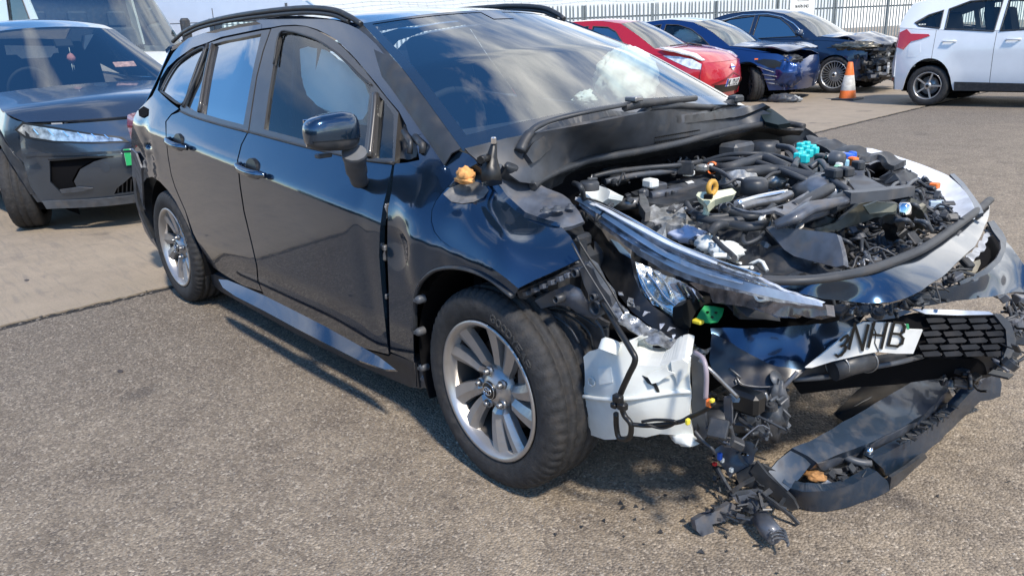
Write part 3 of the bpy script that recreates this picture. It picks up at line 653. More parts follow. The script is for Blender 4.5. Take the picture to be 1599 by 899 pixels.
# cabin
cab = MB().box((-1.6,0,.27),(3.6,1.5,.16)).box((-1.7,0,.45),(3.2,1.56,.06)).build('floor_pan', M_BLACK, car)
MB().box((-2.9,0,.75),(1.1,1.25,.5),bev=.05).build('luggage_area', M_DARKIN, car)
loft([bow(-.30,.70,.95,.12,.0), bow(-.50,.70,1.00,.06,.01), bow(-.72,.70,.985,.0,.015), bow(-.80,.70,.88,-.02,.0)], 'dashboard', mat('dash_plastic',(.05,.05,.055),.6), car, .02)
def seat(x, y, parent, m=M_DARKIN):
    s = link('seat', None, parent)
    MB().box((x,y,.62),(.52,.48,.16),bev=.06).build('seat_cushion', m, s)
    R_ = Matrix.Rotation(math.radians(-18), 3, 'Y')
    MB().box((x-.30,y,.92),(.14,.46,.62),R_,bev=.05).build('seat_back', m, s); MB().box((x-.42,y,1.27),(.09,.26,.18),R_,bev=.04).build('headrest', m, s)
for y in (-.37,.37): seat(-1.45, y, car)
MB().box((-2.35,0,.62),(.5,1.3,.16),bev=.05).box((-2.6,0,.92),(.14,1.3,.6),Matrix.Rotation(-.3,3,'Y'),bev=.05).build('rear_bench', M_DARKIN, car)
swl = link('steering_wheel', None, car)
Rm = Matrix.Translation((-.80,-.37,.98)) @ Matrix.Rotation(math.radians(-65),4,'Y')
MB().tube([Rm @ Vector((.185*math.cos(2*PI*i/32), .185*math.sin(2*PI*i/32), 0)) for i in range(33)], .015, 8, cap=False).build('steering_rim', M_DARKIN, swl)
MB().box((-.82,-.37,.97),(.06,.16,.12),bev=.03).build('airbag_cover', M_DARKIN, swl)
# inflated passenger airbag: a crumpled rosette
def crumpled(name, c, a, m, parent, amp=.25, fr=3.2, n=48, seed=0, twist=0):
    vs = []; fs = []; k = n//2
    for i in range(k+1):
        ph = -PI/2+PI*i/k
        for j in range(n):
            th = 2*PI*j/n; d = Vector((math.cos(th)*math.cos(ph), math.sin(th)*math.cos(ph), math.sin(ph)))
            q = d*fr+Vector((seed, seed*2, 0)); s_ = 1+amp*(1-abs(noise.noise(q))*2.2)*.5+amp*.45*(1-abs(noise.noise(q*2.3))*2)
            vs.append(Vector((c[0]+a[0]*d.x*s_, c[1]+a[1]*d.y*s_, c[2]+a[2]*d.z*s_)))
    for i in range(k):
        for j in range(n): fs.append((i*n+j, i*n+(j+1) % n, (i+1)*n+(j+1) % n, (i+1)*n+j))
    return mesh(name, vs, fs, m, parent, True)
ab = link('passenger_airbag', None, car)
A0 = PY(972,130,.50)
crumpled('airbag_cushion', A0+Vector((.02,0,.01)), (.095,.14,.115), M_FABRIC, ab, .35, 2.6, seed=3)
crumpled('airbag_cushion', A0+Vector((.04,-.01,.0)), (.06,.07,.065), M_FABRIC, ab, .4, 3.5, seed=9)
crumpled('airbag_neck', PY(932,152,.40), (.05,.11,.03), M_FABRIC, ab, .45, 4, seed=5)
traced('curtain_airbag', [(468,76),(480,72),(500,76),(520,88),(545,105),(570,130),(578,148),(575,175),(565,188),(545,187),(520,178),(495,165),(478,150),(470,120)], [(468,76,'y',-.55),(500,76,'y',-.55),(578,148,'y',-.585),(565,188,'y',-.68),(520,178,'y',-.685),(478,150,'y',-.665),(470,120,'y',-.60),(520,130,'y',-.635)], M_FABRIC, car, step=6, thick=.03, crumple=.012, cs=9)
MB().tube([PY(490,190,-.68), PY(500,70,-.55)], .012, 6, flat=.3).tube([PY(455,200,-.68), PY(462,60,-.55)], .012, 6, flat=.3).build('seat_belt', M_DARKIN, car)
# ================================================================== torn-open front of the estate car
def zs(pts, z): return [PZ(p[0], p[1], p[2] if len(p) > 2 else z) for p in pts]
def hose(name, pts, r, m=M_RUBBER, parent=None, z=.8, n=8, k=6, flat=1, **kw):
    r = r*.8 if r > .012 else r
    return MB().tube(crv(zs(pts, z), k), r, n, flat=flat).build(name, m, parent, **kw)
def slab(name, out, surf, m, parent, thick=.02, **k): return traced(name, out, surf, m, parent, step=k.pop('step', 7), thick=thick, **k)
def zsurf(*c): return tps([(a[0], a[1], 'z', a[2]) for a in c])
cowl = link('scuttle_panel', None, car)
CS = zsurf((738,243,1.0),(800,226,1.02),(853,212,1.035),(931,197,1.05),(1004,180,1.058),(1060,172,1.05),(1142,163,1.02),(1190,172,.99),(835,286,.905),(930,247,.92),(1060,224,.93),(1180,196,.93),(1253,199,.93))
slab('scuttle_cover', [(726,232),(790,216),(853,205),(931,191),(1004,176),(1060,169),(1110,164),(1142,162),(1170,166),(1192,172),(1215,182),(1240,194),(1215,196),(1180,196),(1120,208),(1060,224),(1000,235),(930,247),(870,266),(835,287),(812,284),(795,272),(785,258),(745,250),(733,240)], CS, mat('dusty_black_cowl',(.042,.048,.058),.45,var=.35,vscale=14,dirt=.3), cowl, .01)
def raised(z): return lambda x, y: CS(x, y)+Vector((0,0,z))
slab('scuttle_ridge', [(822,262),(835,243),(850,232),(870,224),(915,214),(960,206),(1010,203),(1060,199),(1110,192),(1150,186),(1190,176),(1196,180),(1160,196),(1110,204),(1060,211),(1000,218),(940,226),(890,237),(862,252),(845,268),(832,276)], raised(.040), M_PLASTIC, cowl, .040, crumple=.004, cs=20)
slab('wiper_well', [(985,218),(1100,193),(1152,184),(1190,174),(1150,172),(1090,183),(1012,199)], raised(.02), M_DUSTY, cowl, .012)
b = MB()
for r_ in range(2):
    for i in range(26):
        x = 1022+i*2.7; y = 224-i*.46-r_*6.5+(0 if r_ else 1)
        p = CS(x, y)+Vector((0,0,.006)); b.box(p, (.022,.003,.004))
b.build('vent_slats', M_BLACKPRINT, cowl, kind='stuff')
seal = MB().tube(crv(zs([(832,291,.895),(845,281,.905),(870,268,.915),(900,257,.92),(930,248,.925),(1000,236,.93),(1060,224,.935),(1120,208,.935),(1180,196,.935),(1225,193,.93),(1256,198,.92)], 0), 5), .013, 10).build('bonnet_seal', M_RUBBER, cowl)
slab('bulkhead_edge', [(835,290),(930,252),(1060,229),(1180,201),(1256,203),(1250,212),(1180,214),(1060,240),(960,258),(900,275),(870,290),(850,305)], zsurf((835,290,.885),(930,252,.91),(1060,229,.92),(1180,201,.92),(1256,203,.91),(1250,214,.87),(1060,242,.85),(900,278,.84),(850,305,.84)), M_PLASTIC, cowl, .01, crumple=.006)
# wipers
w1 = link('wiper', None, car)
def rz(x, y, h): return CS(x, y)+Vector((0,0,h))
MB().tube(crv([rz(812,252,.03), rz(822,240,.045), rz(838,225,.05), rz(870,212,.05), rz(930,198,.05), rz(985,187,.05)], 5), [.020,.018,.013,.011,.010,.009], 8, flat=.7).build('wiper_arm', M_RUBBER, w1)
MB().tube([rz(975,190,.045), rz(1000,186,.05), rz(1040,181,.05), rz(1086,175,.05)], [.012,.013,.011,.009], 6, flat=1.2).build('wiper_blade', M_PLASTIC, w1)
MB().box(rz(990,185,.062), (.05,.04,.015), bev=.004).build('wiper_clip', M_STEEL, w1)
w2 = link('wiper', None, car)
MB().tube([rz(985,222,.05), rz(1000,212,.07), rz(1013,203,.075)], [.016,.016,.014], 6).tube([rz(1013,203,.075), rz(1060,196,.07), rz(1105,188,.05), rz(1130,179,.04), rz(1148,171,.035)], [.014,.012,.011,.010,.012], 8).build('wiper_arm', M_RUBBER, w2)
MB().tube([rz(1110,186,.04), rz(1135,177,.04), rz(1152,170,.035)], .012, 6).box(rz(1148,172,.045), (.05,.06,.03), bev=.008).build('wiper_pivot', M_PLASTIC, w2)
# hinge spike, crushed hinge cover, orange foam
MB().tube([PZ(768,286,.93), PZ(766,262,.97), PZ(768,245,1.0), PZ(771,228,1.03), PZ(773,222,1.04)], [.034,.030,.018,.011,.007], 6, flat=.7).tube([PZ(750,250,1.0), PZ(762,246,1.0)], .012, 6).build('hinge_bracket', M_BLACKPRINT, car)
MB().box(PZ(771,220,1.045), (.014,.014,.022), bev=.004).build('hinge_clip', M_CHROME, car)
slab('crushed_hinge_cover', [(778,246),(790,243),(800,250),(815,262),(832,264),(846,272),(838,286),(822,290),(806,285),(790,282),(776,286)], zsurf((778,246,.97),(846,272,.92),(806,286,.90),(790,262,.96)), M_PLASTIC, car, .01, step=4, crumple=.02, cs=25)
hose('trim_strip', [(766,288,.9),(775,270,.95),(782,258,.97)], .006, M_PLGREY, car)
crumpled('torn_foam', side(727,273,-.015), (.022,.016,.016), M_AMBERFOAM, car, .8, 4, 20, 3); crumpled('torn_foam', side(724,281,-.012), (.03,.01,.008), M_AMBERFOAM, car, .8, 5, 18, 8)
# wing top rails and inner wing
RS = [(768,268,'y',-.725),(788,314,'y',-.722),(823,341,'y',-.712),(877,356,'y',-.70),(800,262,'y',-.64),(890,310,'y',-.56),(905,345,'y',-.62)]
slab('inner_wing_top', [(768,270),(785,264),(800,264),(830,280),(860,295),(889,311),(905,330),(912,345),(895,352),(877,357),(850,348),(823,338),(804,326),(788,311)], RS, M_DUSTY, car, .012, crumple=.004, cs=20)
slab('inner_wing_flange', [(762,276),(768,286),(788,316),(823,343),(850,351),(878,358),(880,352),(850,344),(825,335),(795,308),(778,283)], lambda x, y, f=tps(RS): f(x, y)+Vector((0,-.01,.008)), M_PAINT, car, .006, step=4)
for (x, y, r) in ((852,330,.018),(870,328,.022),(890,325,.014)): MB().lathe([(0,.012),(r*.45,.012),(r*.5,.004),(r*.9,.004),(r,.0)], 'z', 18, PZ(x, y, .845)).build('wing_bolt', M_PLGREY, car)
# random torn clutter between the named parts
random.seed(21)
GM = [M_PLASTIC, M_PLASTIC, M_PLGREY, M_DUSTY, M_STEEL, M_RUBBER, M_PLGREY, M_PLASTIC, M_RUBBER, M_PLASTIC]
def clutter(name, poly, z0, z1, n, parent, smin=.01, smax=.05, mats=GM, seed=1):
    random.seed(seed); xs = [p[0] for p in poly]; ys_ = [p[1] for p in poly]; bs = {}
    k = 0
    while k < n:
        x = random.uniform(min(xs), max(xs)); y = random.uniform(min(ys_), max(ys_))
        if not inpoly(x, y, poly): continue
        k += 1; z = random.uniform(z0, z1); c = PZ(x, y, z); m = random.choice(mats); b = bs.setdefault(m.name, MB())
        R_ = Matrix.Rotation(random.uniform(0,6), 3, 'Z') @ Matrix.Rotation(random.uniform(-.9,.9), 3, 'X')
        s = lambda: random.uniform(smin, smax); t = random.random()
        if t < .40: b.box(c, (s(), s(), s()*.5), R_, bev=.003)
        elif t < .62:
            r = random.uniform(.3,.6)*s(); b.add(*(lambda q: (q.v, q.f))(MB().lathe([(0,r*.6),(r*.5,r*.6),(r*.6,r*.3),(r,r*.3),(r,-r*.6)], 'z', 12).xform(Matrix.Translation(c) @ R_.to_4x4())))
        else:
            d = R_ @ Vector((s()*1.5,0,0)); u = Vector((random.gauss(0,.012), random.gauss(0,.012), random.gauss(0,.012)))
            b.tube(crv([c-d, c-d*.3+u, c+d*.3-u, c+d], 3), random.uniform(.002,.006), 5)
    for nm, b in bs.items(): b.build(name, MATS[nm], parent, kind='stuff')
tub = link('engine_bay', None, car)
MB().box((.05,0,.36),(.90,1.15,.06)).build('undertray', M_BLACK, tub)
MB().box((-.20,0,.62),(.04,1.45,.52)).build('bulkhead', M_BLACK, tub)
MB().box((-.05,-.60,.60),(.40,.03,.30)).box((-.02,-.57,.74),(.3,.07,.04),bev=.01).build('chassis_side', M_PLASTIC, tub)
MB().box((.20,.66,.60),(.80,.03,.34)).box((.2,.62,.74),(.8,.09,.04),bev=.01).build('chassis_side', M_PLASTIC, tub)
MB().box((-.02,-.54,.50),(.26,.20,.42),bev=.03).lathe([(.0,.75),(.03,.75),(.08,.73),(.09,.6)],'z',24,(-.02,-.54,0)).build('strut_tower', M_PLASTIC, tub)
MB().box((.02,.60,.55),(.30,.22,.46),bev=.03).lathe([(.0,.81),(.03,.81),(.09,.79),(.10,.6)],'z',24,(.02,.60,0)).build('strut_tower', M_DUSTY, tub)
# brake fluid reservoir
res = link('fluid_reservoir', None, tub)
slab('reservoir_tank', [(912,295),(930,288),(948,294),(953,299),(950,310),(938,318),(916,314)], [(912,295,'z',.87),(953,299,'z',.87),(938,318,'z',.83),(930,289,'z',.875)], M_WHITEPL, res, .05, step=4)
MB().lathe([(0,.0),(.026,.0),(.030,-.006),(.030,-.026)], 'z', 20, PZ(920,283,.905)).build('reservoir_cap', M_RUBBER, res)
hose('fluid_hose', [(896,286,.88),(905,290,.9),(910,300,.88),(912,312,.84)], .008, M_RUBBER, tub)
# engine
eng = link('engine', None, car)
ENG = zsurf((960,300,.80),(1100,265,.82),(1200,255,.82),(1180,330,.80),(1040,345,.76),(1250,320,.80))
slab('engine_block', [(925,300),(975,292),(1040,280),(1110,262),(1200,252),(1290,262),(1330,300),(1320,360),(1210,400),(1120,380),(1050,352),(985,330),(940,318)], lambda x, y: ENG(x, y)-Vector((0,0,.10)), M_PLASTIC, eng, .1, step=9, crumple=.05, cs=14)
slab('engine_cover', [(985,300),(1010,292),(1060,281),(1100,272),(1148,282),(1156,290),(1110,303),(1060,315),(1035,320),(1010,316)], ENG, M_PLASTIC, eng, .04, step=5)
slab('engine_badge_plate', [(1040,294),(1098,280),(1112,287),(1056,301)], raised(0) if False else (lambda x, y: ENG(x, y)+Vector((0,0,.006))), M_PLGREY, eng, .01, step=5)
slab('info_label', [(1070,288),(1080,286),(1084,289),(1074,291)], (lambda x, y: ENG(x, y)+Vector((0,0,.010))), M_WHITE, eng, .002, step=3)
b = MB()
random.seed(11)
for i in range(12): b.box(PZ(1000+i*4.6, 303+random.uniform(-2,2)+ (i*.0), .79), (.010,.010,.02), bev=.002)
b.build('coil_connectors', M_PLASTIC, eng, kind='stuff')
for (x, y, dx, dy, dz, z, m) in ((1016,286,.05,.04,.03,.83,M_WHITEPL),(1075,270,.04,.03,.02,.84,M_WHITEPL),(1096,262,.05,.03,.025,.85,M_CAST),(1112,260,.03,.03,.02,.85,M_WHITEPL),(1022,293,.08,.06,.04,.80,M_PLGREY),(955,312,.016,.016,.04,.80,M_WHITEPL),(1005,302,.03,.03,.03,.80,M_PLGREY),(1132,305,.03,.02,.03,.80,M_CAST),(1070,262,.06,.02,.05,.86,M_PLASTIC)):
    MB().box(PZ(x,y,z), (dx,dy,dz), Matrix.Rotation(.3*(x%7-3)/3, 3, 'Z'), bev=.006).build('sensor_housing', m, eng)
b = MB().tube(zs([(1015,306,.79),(1035,303,.79),(1062,298,.79)],0), .016, 10); b.build('fuel_rail', M_DUSTY, eng)
slab('cast_bracket', [(1005,320),(1020,318),(1048,312),(1068,316),(1070,335),(1062,345),(1040,347),(1022,344),(1008,335)], lambda x, y: ENG(x, y)-Vector((0,0,.01)), M_CAST, eng, .05, step=4, crumple=.014, cs=45)
slab('grey_casting_arm', [(998,312),(1006,311),(1012,322),(1016,340),(1008,342),(1000,330)], lambda x, y: ENG(x, y)+Vector((0,0,.02)), M_STEEL, eng, .03, step=4)
MB().tube(zs([(960,320,.77),(985,318,.78),(1003,316,.78)],0), .02, 10).build('inlet_pipe', M_STEEL, eng)
# cream coolant-tank bracket with orange ring
cb = link('cream_tank', None, eng)
slab('tank_top', [(1087,305),(1090,300),(1108,299),(1126,297),(1143,294),(1150,300),(1146,304),(1132,307),(1116,312),(1104,321),(1099,314)], zsurf((1087,305,.86),(1150,298,.87),(1104,320,.84),(1120,297,.875)), M_CREAM, cb, .03, step=4)
MB().box(PZ(1106,307,.866),(.022,.022,.012),Matrix.Rotation(.4,3,'Z')).build('tank_opening', M_BLACK, cb)
MB().tube([PZ(1112,293,.885)+Vector((.0,.018*math.cos(t*PI/8),.018*math.sin(t*PI/8))) for t in range(17)], .008, 8, cap=False).build('dipstick_ring', mat('amber_ring', (.55,.30,.05), .5), eng)
hose('tank_hose', [(1104,322,.82),(1102,335,.80),(1095,345,.77)], .010, M_CREAM, cb)
HOSES = [('coolant_hose',[(1105,262,.83),(1135,262,.86),(1165,254,.87),(1192,247,.88),(1215,256,.87),(1240,267,.85)],.024,M_RUBBER),
 ('coolant_hose',[(1125,272,.84),(1160,270,.86),(1205,266,.86),(1250,273,.85),(1293,286,.83)],.026,M_RUBBER),
 ('control_cable',[(1090,255,.85),(1130,243,.88),(1170,240,.89),(1210,243,.88),(1245,255,.87),(1275,275,.85),(1288,280,.84)],.008,M_RUBBER),
 ('control_cable',[(1110,262,.86),(1125,268,.86),(1140,278,.86),(1150,290,.84)],.007,M_PLGREY),
 ('vacuum_hose',[(1100,255,.85),(1140,249,.87),(1180,253,.87),(1230,270,.86),(1262,283,.84)],.010,M_RUBBER),
 ('air_duct',[(1236,345,.80),(1262,335,.81),(1290,325,.82),(1322,312,.83)],.026,M_DUSTY),
 ('air_duct',[(1238,325,.82),(1262,312,.83),(1285,300,.84),(1296,294,.84)],.022,M_RUBBER),
 ('radiator_hose',[(1109,364,.76),(1120,353,.78),(1138,350,.78),(1165,354,.78),(1186,352,.78),(1196,344,.78)],.018,M_RUBBER),
 ('heater_hose',[(1128,322,.82),(1140,332,.80),(1165,338,.80),(1190,336,.80),(1205,326,.81)],.012,M_RUBBER),
 ('heater_hose',[(1090,340,.79),(1120,345,.79),(1160,343,.79),(1195,332,.80),(1208,322,.81)],.012,M_RUBBER),
 ('heater_hose',[(1072,318,.80),(1080,330,.79),(1100,338,.79),(1130,338,.79),(1158,330,.80)],.011,M_RUBBER),
 ('turbo_pipe',[(1155,325,.82),(1180,318,.82),(1215,312,.82),(1235,303,.83)],.016,M_STEEL),
 ('turbo_pipe',[(1150,318,.83),(1185,308,.83),(1228,300,.83)],.010,M_CHROME),
 ('wiring_loom',[(1265,262,.86),(1280,252,.88),(1290,262,.87),(1300,280,.85),(1322,295,.83),(1328,300,.82)],.010,M_PLGREY),
 ('wiring_loom',[(1215,228,.88),(1235,232,.89),(1245,245,.88),(1240,262,.87)],.014,M_PLGREY),
 ('wiring_loom',[(1290,240,.87),(1305,248,.87),(1312,262,.86)],.005,M_RUBBER),
 ('bracket_bar',[(1290,245,.88),(1300,243,.88),(1318,239,.88)],.006,M_STEEL),
 ('wiring_loom',[(1115,372,.75),(1128,385,.74),(1140,395,.73),(1147,402,.73)],.008,M_RUBBER),
 ('wiring_loom',[(1165,360,.76),(1160,372,.75),(1166,380,.74),(1185,372,.75),(1192,362,.76)],.007,M_RUBBER),
 ('wiring_loom',[(1230,258,.87),(1220,268,.86),(1205,272,.86),(1190,285,.85),(1182,300,.83)],.006,M_RUBBER),
 ('wiring_loom',[(1120,290,.84),(1135,287,.85),(1150,280,.86),(1165,283,.86)],.005,M_RUBBER),
 ('support_bar',[(1296,322,.83),(1322,310,.84)],.030,M_RUBBER)]
for nm, pts, r, m in HOSES: hose(nm, pts, r, m, eng)
for (x, y, z, m, a, r) in ((1290,285,.835,M_STEEL,'y',.028),(1112,262,.85,M_ORANGE,'y',.02),(1196,345,.785,M_STEEL,'x',.022),(1190,344,.79,M_WHITEPL,'x',.01)):
    MB().lathe([(r,-.006),(r+.002,-.006),(r+.002,.006),(r,.006)], a, 18, PZ(x,y,z), close=True).build('hose_clip', m, eng)
MB().lathe([(0,.03),(.03,.03),(.042,.02),(.042,-.02),(.0,-.02)], 'z', 20, PZ(1178,293,.84)).build('thermostat_housing', M_PLASTIC, eng)
crumpled('turbo_casting', PZ(1205,280,.825), (.045,.035,.025), M_CAST, eng, .5, 3, 24, 2); crumpled('turbo_casting', PZ(1155,285,.83), (.05,.04,.03), M_CAST, eng, .6, 4, 24, 6)
crumpled('gearbox_casting', PZ(1285,300,.80), (.08,.07,.05), M_STEEL, eng, .4, 3, 24, 4)
slab('flat_guard', [(1142,322),(1170,330),(1200,328),(1240,312),(1262,298),(1268,306),(1250,330),(1228,338),(1210,330),(1190,333),(1160,330)], zsurf((1142,322,.83),(1200,330,.83),(1262,298,.85),(1250,332,.82)), M_DUSTY, eng, .008, step=5, crumple=.004)
MB().box(PZ(1217,325,.83),(.02,.03,.01),Matrix.Rotation(.5,3,'Z')).build('guard_slot', M_BLACK, eng)
# long flat duct across the bay
ARM = MB().tube(zs([(1210,352,.80),(1240,340,.82),(1262,325,.83),(1310,315,.84),(1325,312,.84)],0), [.020,.028,.034,.024,.022], 8, flat=.6).build('cross_duct', M_DUSTY, eng)
MB().tube(zs([(1322,308,.85),(1345,306,.85),(1385,302,.85),(1420,297,.845)],0), [.028,.026,.026,.024], 4, flat=.8).build('cross_beam', M_PLGREY, car)
# air box lid
abx = link('air_box', None, car)
slab('air_box_lid', [(1196,355),(1200,354),(1250,358),(1302,364),(1307,366),(1313,385),(1317,405),(1317,414),(1305,417),(1240,400),(1225,390)], zsurf((1198,355,.785),(1305,365,.79),(1316,414,.725),(1235,398,.715)), M_DUSTY, abx, .02, step=6)
slab('air_box_side', [(1193,356),(1224,391),(1240,402),(1300,417),(1290,422),(1236,412),(1210,405),(1196,395),(1190,372)], zsurf((1193,356,.74),(1240,402,.68),(1300,417,.69),(1196,395,.66),(1236,412,.64)), M_PLASTIC, abx, .02, step=6)
for (x, y) in ((1246,398),(1275,404),(1300,408)): MB().lathe([(0,.006),(.008,.006),(.01,-.01)],'z',10,PZ(x,y,.705)).build('lid_clip', M_STEEL, abx)
# fuse box with relays
fb = link('fuse_box', None, car)
slab('fuse_tray', [(1225,236),(1240,222),(1262,216),(1290,226),(1320,234),(1345,245),(1352,258),(1345,275),(1320,292),(1300,296),(1282,280),(1262,266),(1245,258)], zsurf((1225,240,.84),(1262,216,.86),(1352,258,.84),(1300,296,.80)), M_PLASTIC, fb, .09, step=7, crumple=.01, cs=30)
random.seed(5)
for (x, y) in ((1250,229),(1259,227),(1248,237),(1258,234),(1268,232),(1252,243),(1263,240),(1272,236),(1257,248),(1246,245)):
    MB().box(PZ(x,y,.885),(.026,.026,.03),Matrix.Rotation(.1,3,'Z'),bev=.004).build('relay', M_TURQ, fb)
for (x, y, m, s) in ((1322,246,M_BLUEPL,.05),(1331,243,M_BLUEPL,.03),(1332,252,M_ORANGE,.035),(1320,256,mat('pale_blue_plastic',(.3,.55,.7),.4),.025),(1310,261,M_WHITEPL,.025),(1308,265,mat('pale_green_plastic',(.4,.7,.45),.4),.025),(1300,248,M_PLASTIC,.06),(1284,247,M_PLASTIC,.05),(1340,258,M_PLASTIC,.04),(1320,268,M_PLASTIC,.05),(1302,270,M_PLASTIC,.05)):
    MB().box(PZ(x,y,.87),(s,s*.7,.03),Matrix.Rotation(-.4,3,'Z'),bev=.005).build('fuse_block', m, fb)
MB().lathe([(0,.02),(.02,.02),(.026,.0),(.026,-.02)],'x',16,PZ(1308,248,.89)).build('cable_grommet', M_PLGREY, fb)
slab('battery_cover', [(1320,277),(1346,273),(1352,275),(1386,293),(1392,299),(1350,300),(1335,296)], zsurf((1320,277,.845),(1350,274,.845),(1390,298,.83),(1340,298,.83)), M_PLGREY, car, .08, step=5)
# far wing, its torn inner edge, far headlamp shell
slab('far_wing_edge', [(1262,214),(1275,211),(1290,213),(1310,222),(1330,231),(1345,229),(1352,236),(1390,240),(1415,250),(1402,256),(1370,246),(1340,246),(1310,240),(1290,232),(1272,225)], zsurf((1262,214,.89),(1300,220,.88),(1345,231,.87),(1415,251,.83),(1340,246,.85)), M_PLASTIC, car, .02, step=4, crumple=.02, cs=18)
slab('far_wheel_arch', [(1190,166),(1205,170),(1222,182),(1234,192),(1215,195),(1195,190),(1187,178)], zsurf((1190,166,1.0),(1234,192,.95),(1195,190,.95)), mat('dark_green_panel',(.02,.03,.028),.4), car, .02, step=5)  # panel in one plain dark green
lw = [(1340,229),(1360,232),(1385,240),(1410,250),(1440,262),(1470,276),(1495,294),(1512,313),(1525,334),(1527,350),(1540,352),(1520,372),(1500,362),(1480,330)]
slab('far_headlamp_shell', [(1341,230),(1362,232),(1390,240),(1420,250),(1452,262),(1480,274),(1500,290),(1515,310),(1523,330),(1518,345),(1505,350),(1492,335),(1482,320),(1470,305),(1452,288),(1425,270),(1395,253),(1365,241),(1346,235)], zsurf((1341,230,.86),(1390,240,.84),(1452,262,.80),(1500,290,.765),(1523,330,.73),(1505,350,.70),(1482,320,.72),(1425,270,.79),(1365,241,.84)), mat('pale_scuffed_shell',(.66,.68,.70),.45,var=.15,vscale=20,dirt=.2), car, .01, step=4, crumple=.003)
slab('far_wing_lip', [(1483,272),(1490,271),(1505,285),(1520,305),(1532,322),(1536,332),(1525,335),(1516,312),(1500,290)], zsurf((1483,272,.78),(1505,285,.765),(1536,330,.73),(1500,290,.76)), M_PAINT, car, .012, step=4)
slab('far_lamp_housing', [(1390,262),(1415,262),(1440,275),(1462,296),(1478,318),(1490,338),(1480,352),(1460,345),(1438,325),(1415,300),(1400,280)], zsurf((1390,262,.81),(1440,275,.78),(1490,338,.70),(1438,325,.72)), M_PLASTIC, car, .05, step=5, crumple=.018, cs=30)
slab('far_inner_wing', [(1350,258),(1372,252),(1400,255),(1420,265),(1412,290),(1395,296),(1375,288),(1358,275)], zsurf((1350,258,.80),(1420,265,.80),(1395,296,.70),(1375,275,.66)), mat('blue_black_metal',(.02,.035,.07),.35,.5), car, .01, step=5, crumple=.01)
MB().box(PZ(1463,318,.745),(.045,.03,.02),Matrix.Rotation(.5,3,'Z'),bev=.003).build('lamp_connector', mat('pale_blue_connector',(.45,.55,.65),.5), car)
MB().box(PZ(1459,290,.77),(.03,.03,.02),bev=.003).build('lamp_bulb_holder', M_ORANGE, car)
for (a, b_) in (((1384,302),(1402,285)),((1408,300),(1432,280)),((1425,298),(1440,310)),((1415,320),(1438,330)),((1400,345),(1425,352)),((1430,345),(1455,360))):
    hose('torn_wire', [(a[0],a[1],.80),((a[0]+b_[0])/2+3,(a[1]+b_[1])/2-5,.81),(b_[0],b_[1],.78)], .006, M_PLGREY, car)
slab('far_inner_panel', [(1130,216),(1180,206),(1256,200),(1275,211),(1300,232),(1250,236),(1200,238),(1150,240),(1120,236)], zsurf((1130,216,.88),(1256,200,.90),(1300,232,.82),(1120,236,.82)), M_BLACKPRINT, car, .01, step=6, crumple=.006)
hose('bulkhead_pipe', [(925,276,.86),(960,268,.87),(1010,262,.87),(1060,258,.87),(1095,252,.87)], .009, M_RUBBER, tub); hose('bulkhead_pipe', [(945,284,.84),(990,274,.85),(1040,268,.85),(1085,262,.85)], .013, M_PLGREY, tub)
MB().box(PZ(960,275,.84),(.07,.10,.06),bev=.012).build('bulkhead_bracket', M_PLASTIC, tub); MB().box(PZ(1150,232,.86),(.09,.14,.05),bev=.012).build('bulkhead_bracket', M_PLGREY, tub); MB().lathe([(0,.04),(.05,.04),(.06,.02),(.06,-.04)],'z',24,PZ(1195,236,.84)).build('filler_neck', M_PLASTIC, tub)
clutter('bulkhead_clutter', [(900,282),(1000,258),(1110,240),(1200,228),(1200,245),(1100,262),(1000,282),(930,296)], .80, .86, 70, tub, .008, .03, seed=16)
# slam panel, pulley, crossed metal
slab('olive_crossmember', [(1272,365),(1290,352),(1315,340),(1340,322),(1362,316),(1385,314),(1402,320),(1412,330),(1400,340),(1375,338),(1350,346),(1330,352),(1305,358),(1290,366)], zsurf((1272,365,.74),(1340,322,.80),(1402,320,.80),(1350,348,.75)), M_OLIVE, car, .02, step=5, crumple=.01, cs=25)
slab('pale_crossmember', [(1350,322),(1370,315),(1398,318),(1408,325),(1395,331),(1375,332),(1358,334)], zsurf((1350,322,.815),(1398,318,.815),(1375,333,.79)), mat('pale_olive_steel',(.26,.27,.22),.5,.3,var=.3,vscale=15,dirt=.3), car, .01, step=4)
slab('slam_panel_side', [(1402,320),(1420,318),(1438,330),(1443,350),(1440,365),(1425,362),(1418,345),(1408,335)], zsurf((1402,320,.80),(1443,350,.74),(1425,362,.70)), M_OLIVE, car, .02, step=5, crumple=.015, cs=20)
MB().lathe([(0,.03),(.012,.03),(.018,.02),(.02,.0)],'z',16,PZ(1411,333,.81)).build('mount_bolt', M_CHROME, car)
pl = link('pulley', None, car); pc = PZ(1402,380,.70); Rq = Matrix.Translation(pc) @ Matrix.Rotation(math.radians(25),4,'X') @ Matrix.Rotation(math.radians(20),4,'Y')
MB().lathe([(.0,.005),(.014,.005),(.016,-.004),(.028,-.004),(.030,.006),(.044,.006),(.046,-.002),(.056,-.002),(.060,.006),(.060,-.03)],'z',36).xform(Rq).build('pulley_wheel', M_RUBBER, pl)
for k in range(3):
    MB().tube([Rq @ Vector((r_*math.cos(2*PI*i/30), r_*math.sin(2*PI*i/30), .008)) for i in range(31)] if (r_ := (.022,.036,.052)[k]) else [], .002, 5, cap=False).build('pulley_ring', M_PLGREY, pl)
slab('bonnet_catch', [(1375,352),(1398,350),(1402,362),(1410,372),(1400,378),(1380,370)], zsurf((1375,352,.76),(1410,372,.73),(1380,370,.72)), M_BLACKPRINT, car, .03, step=4, crumple=.012, cs=40)
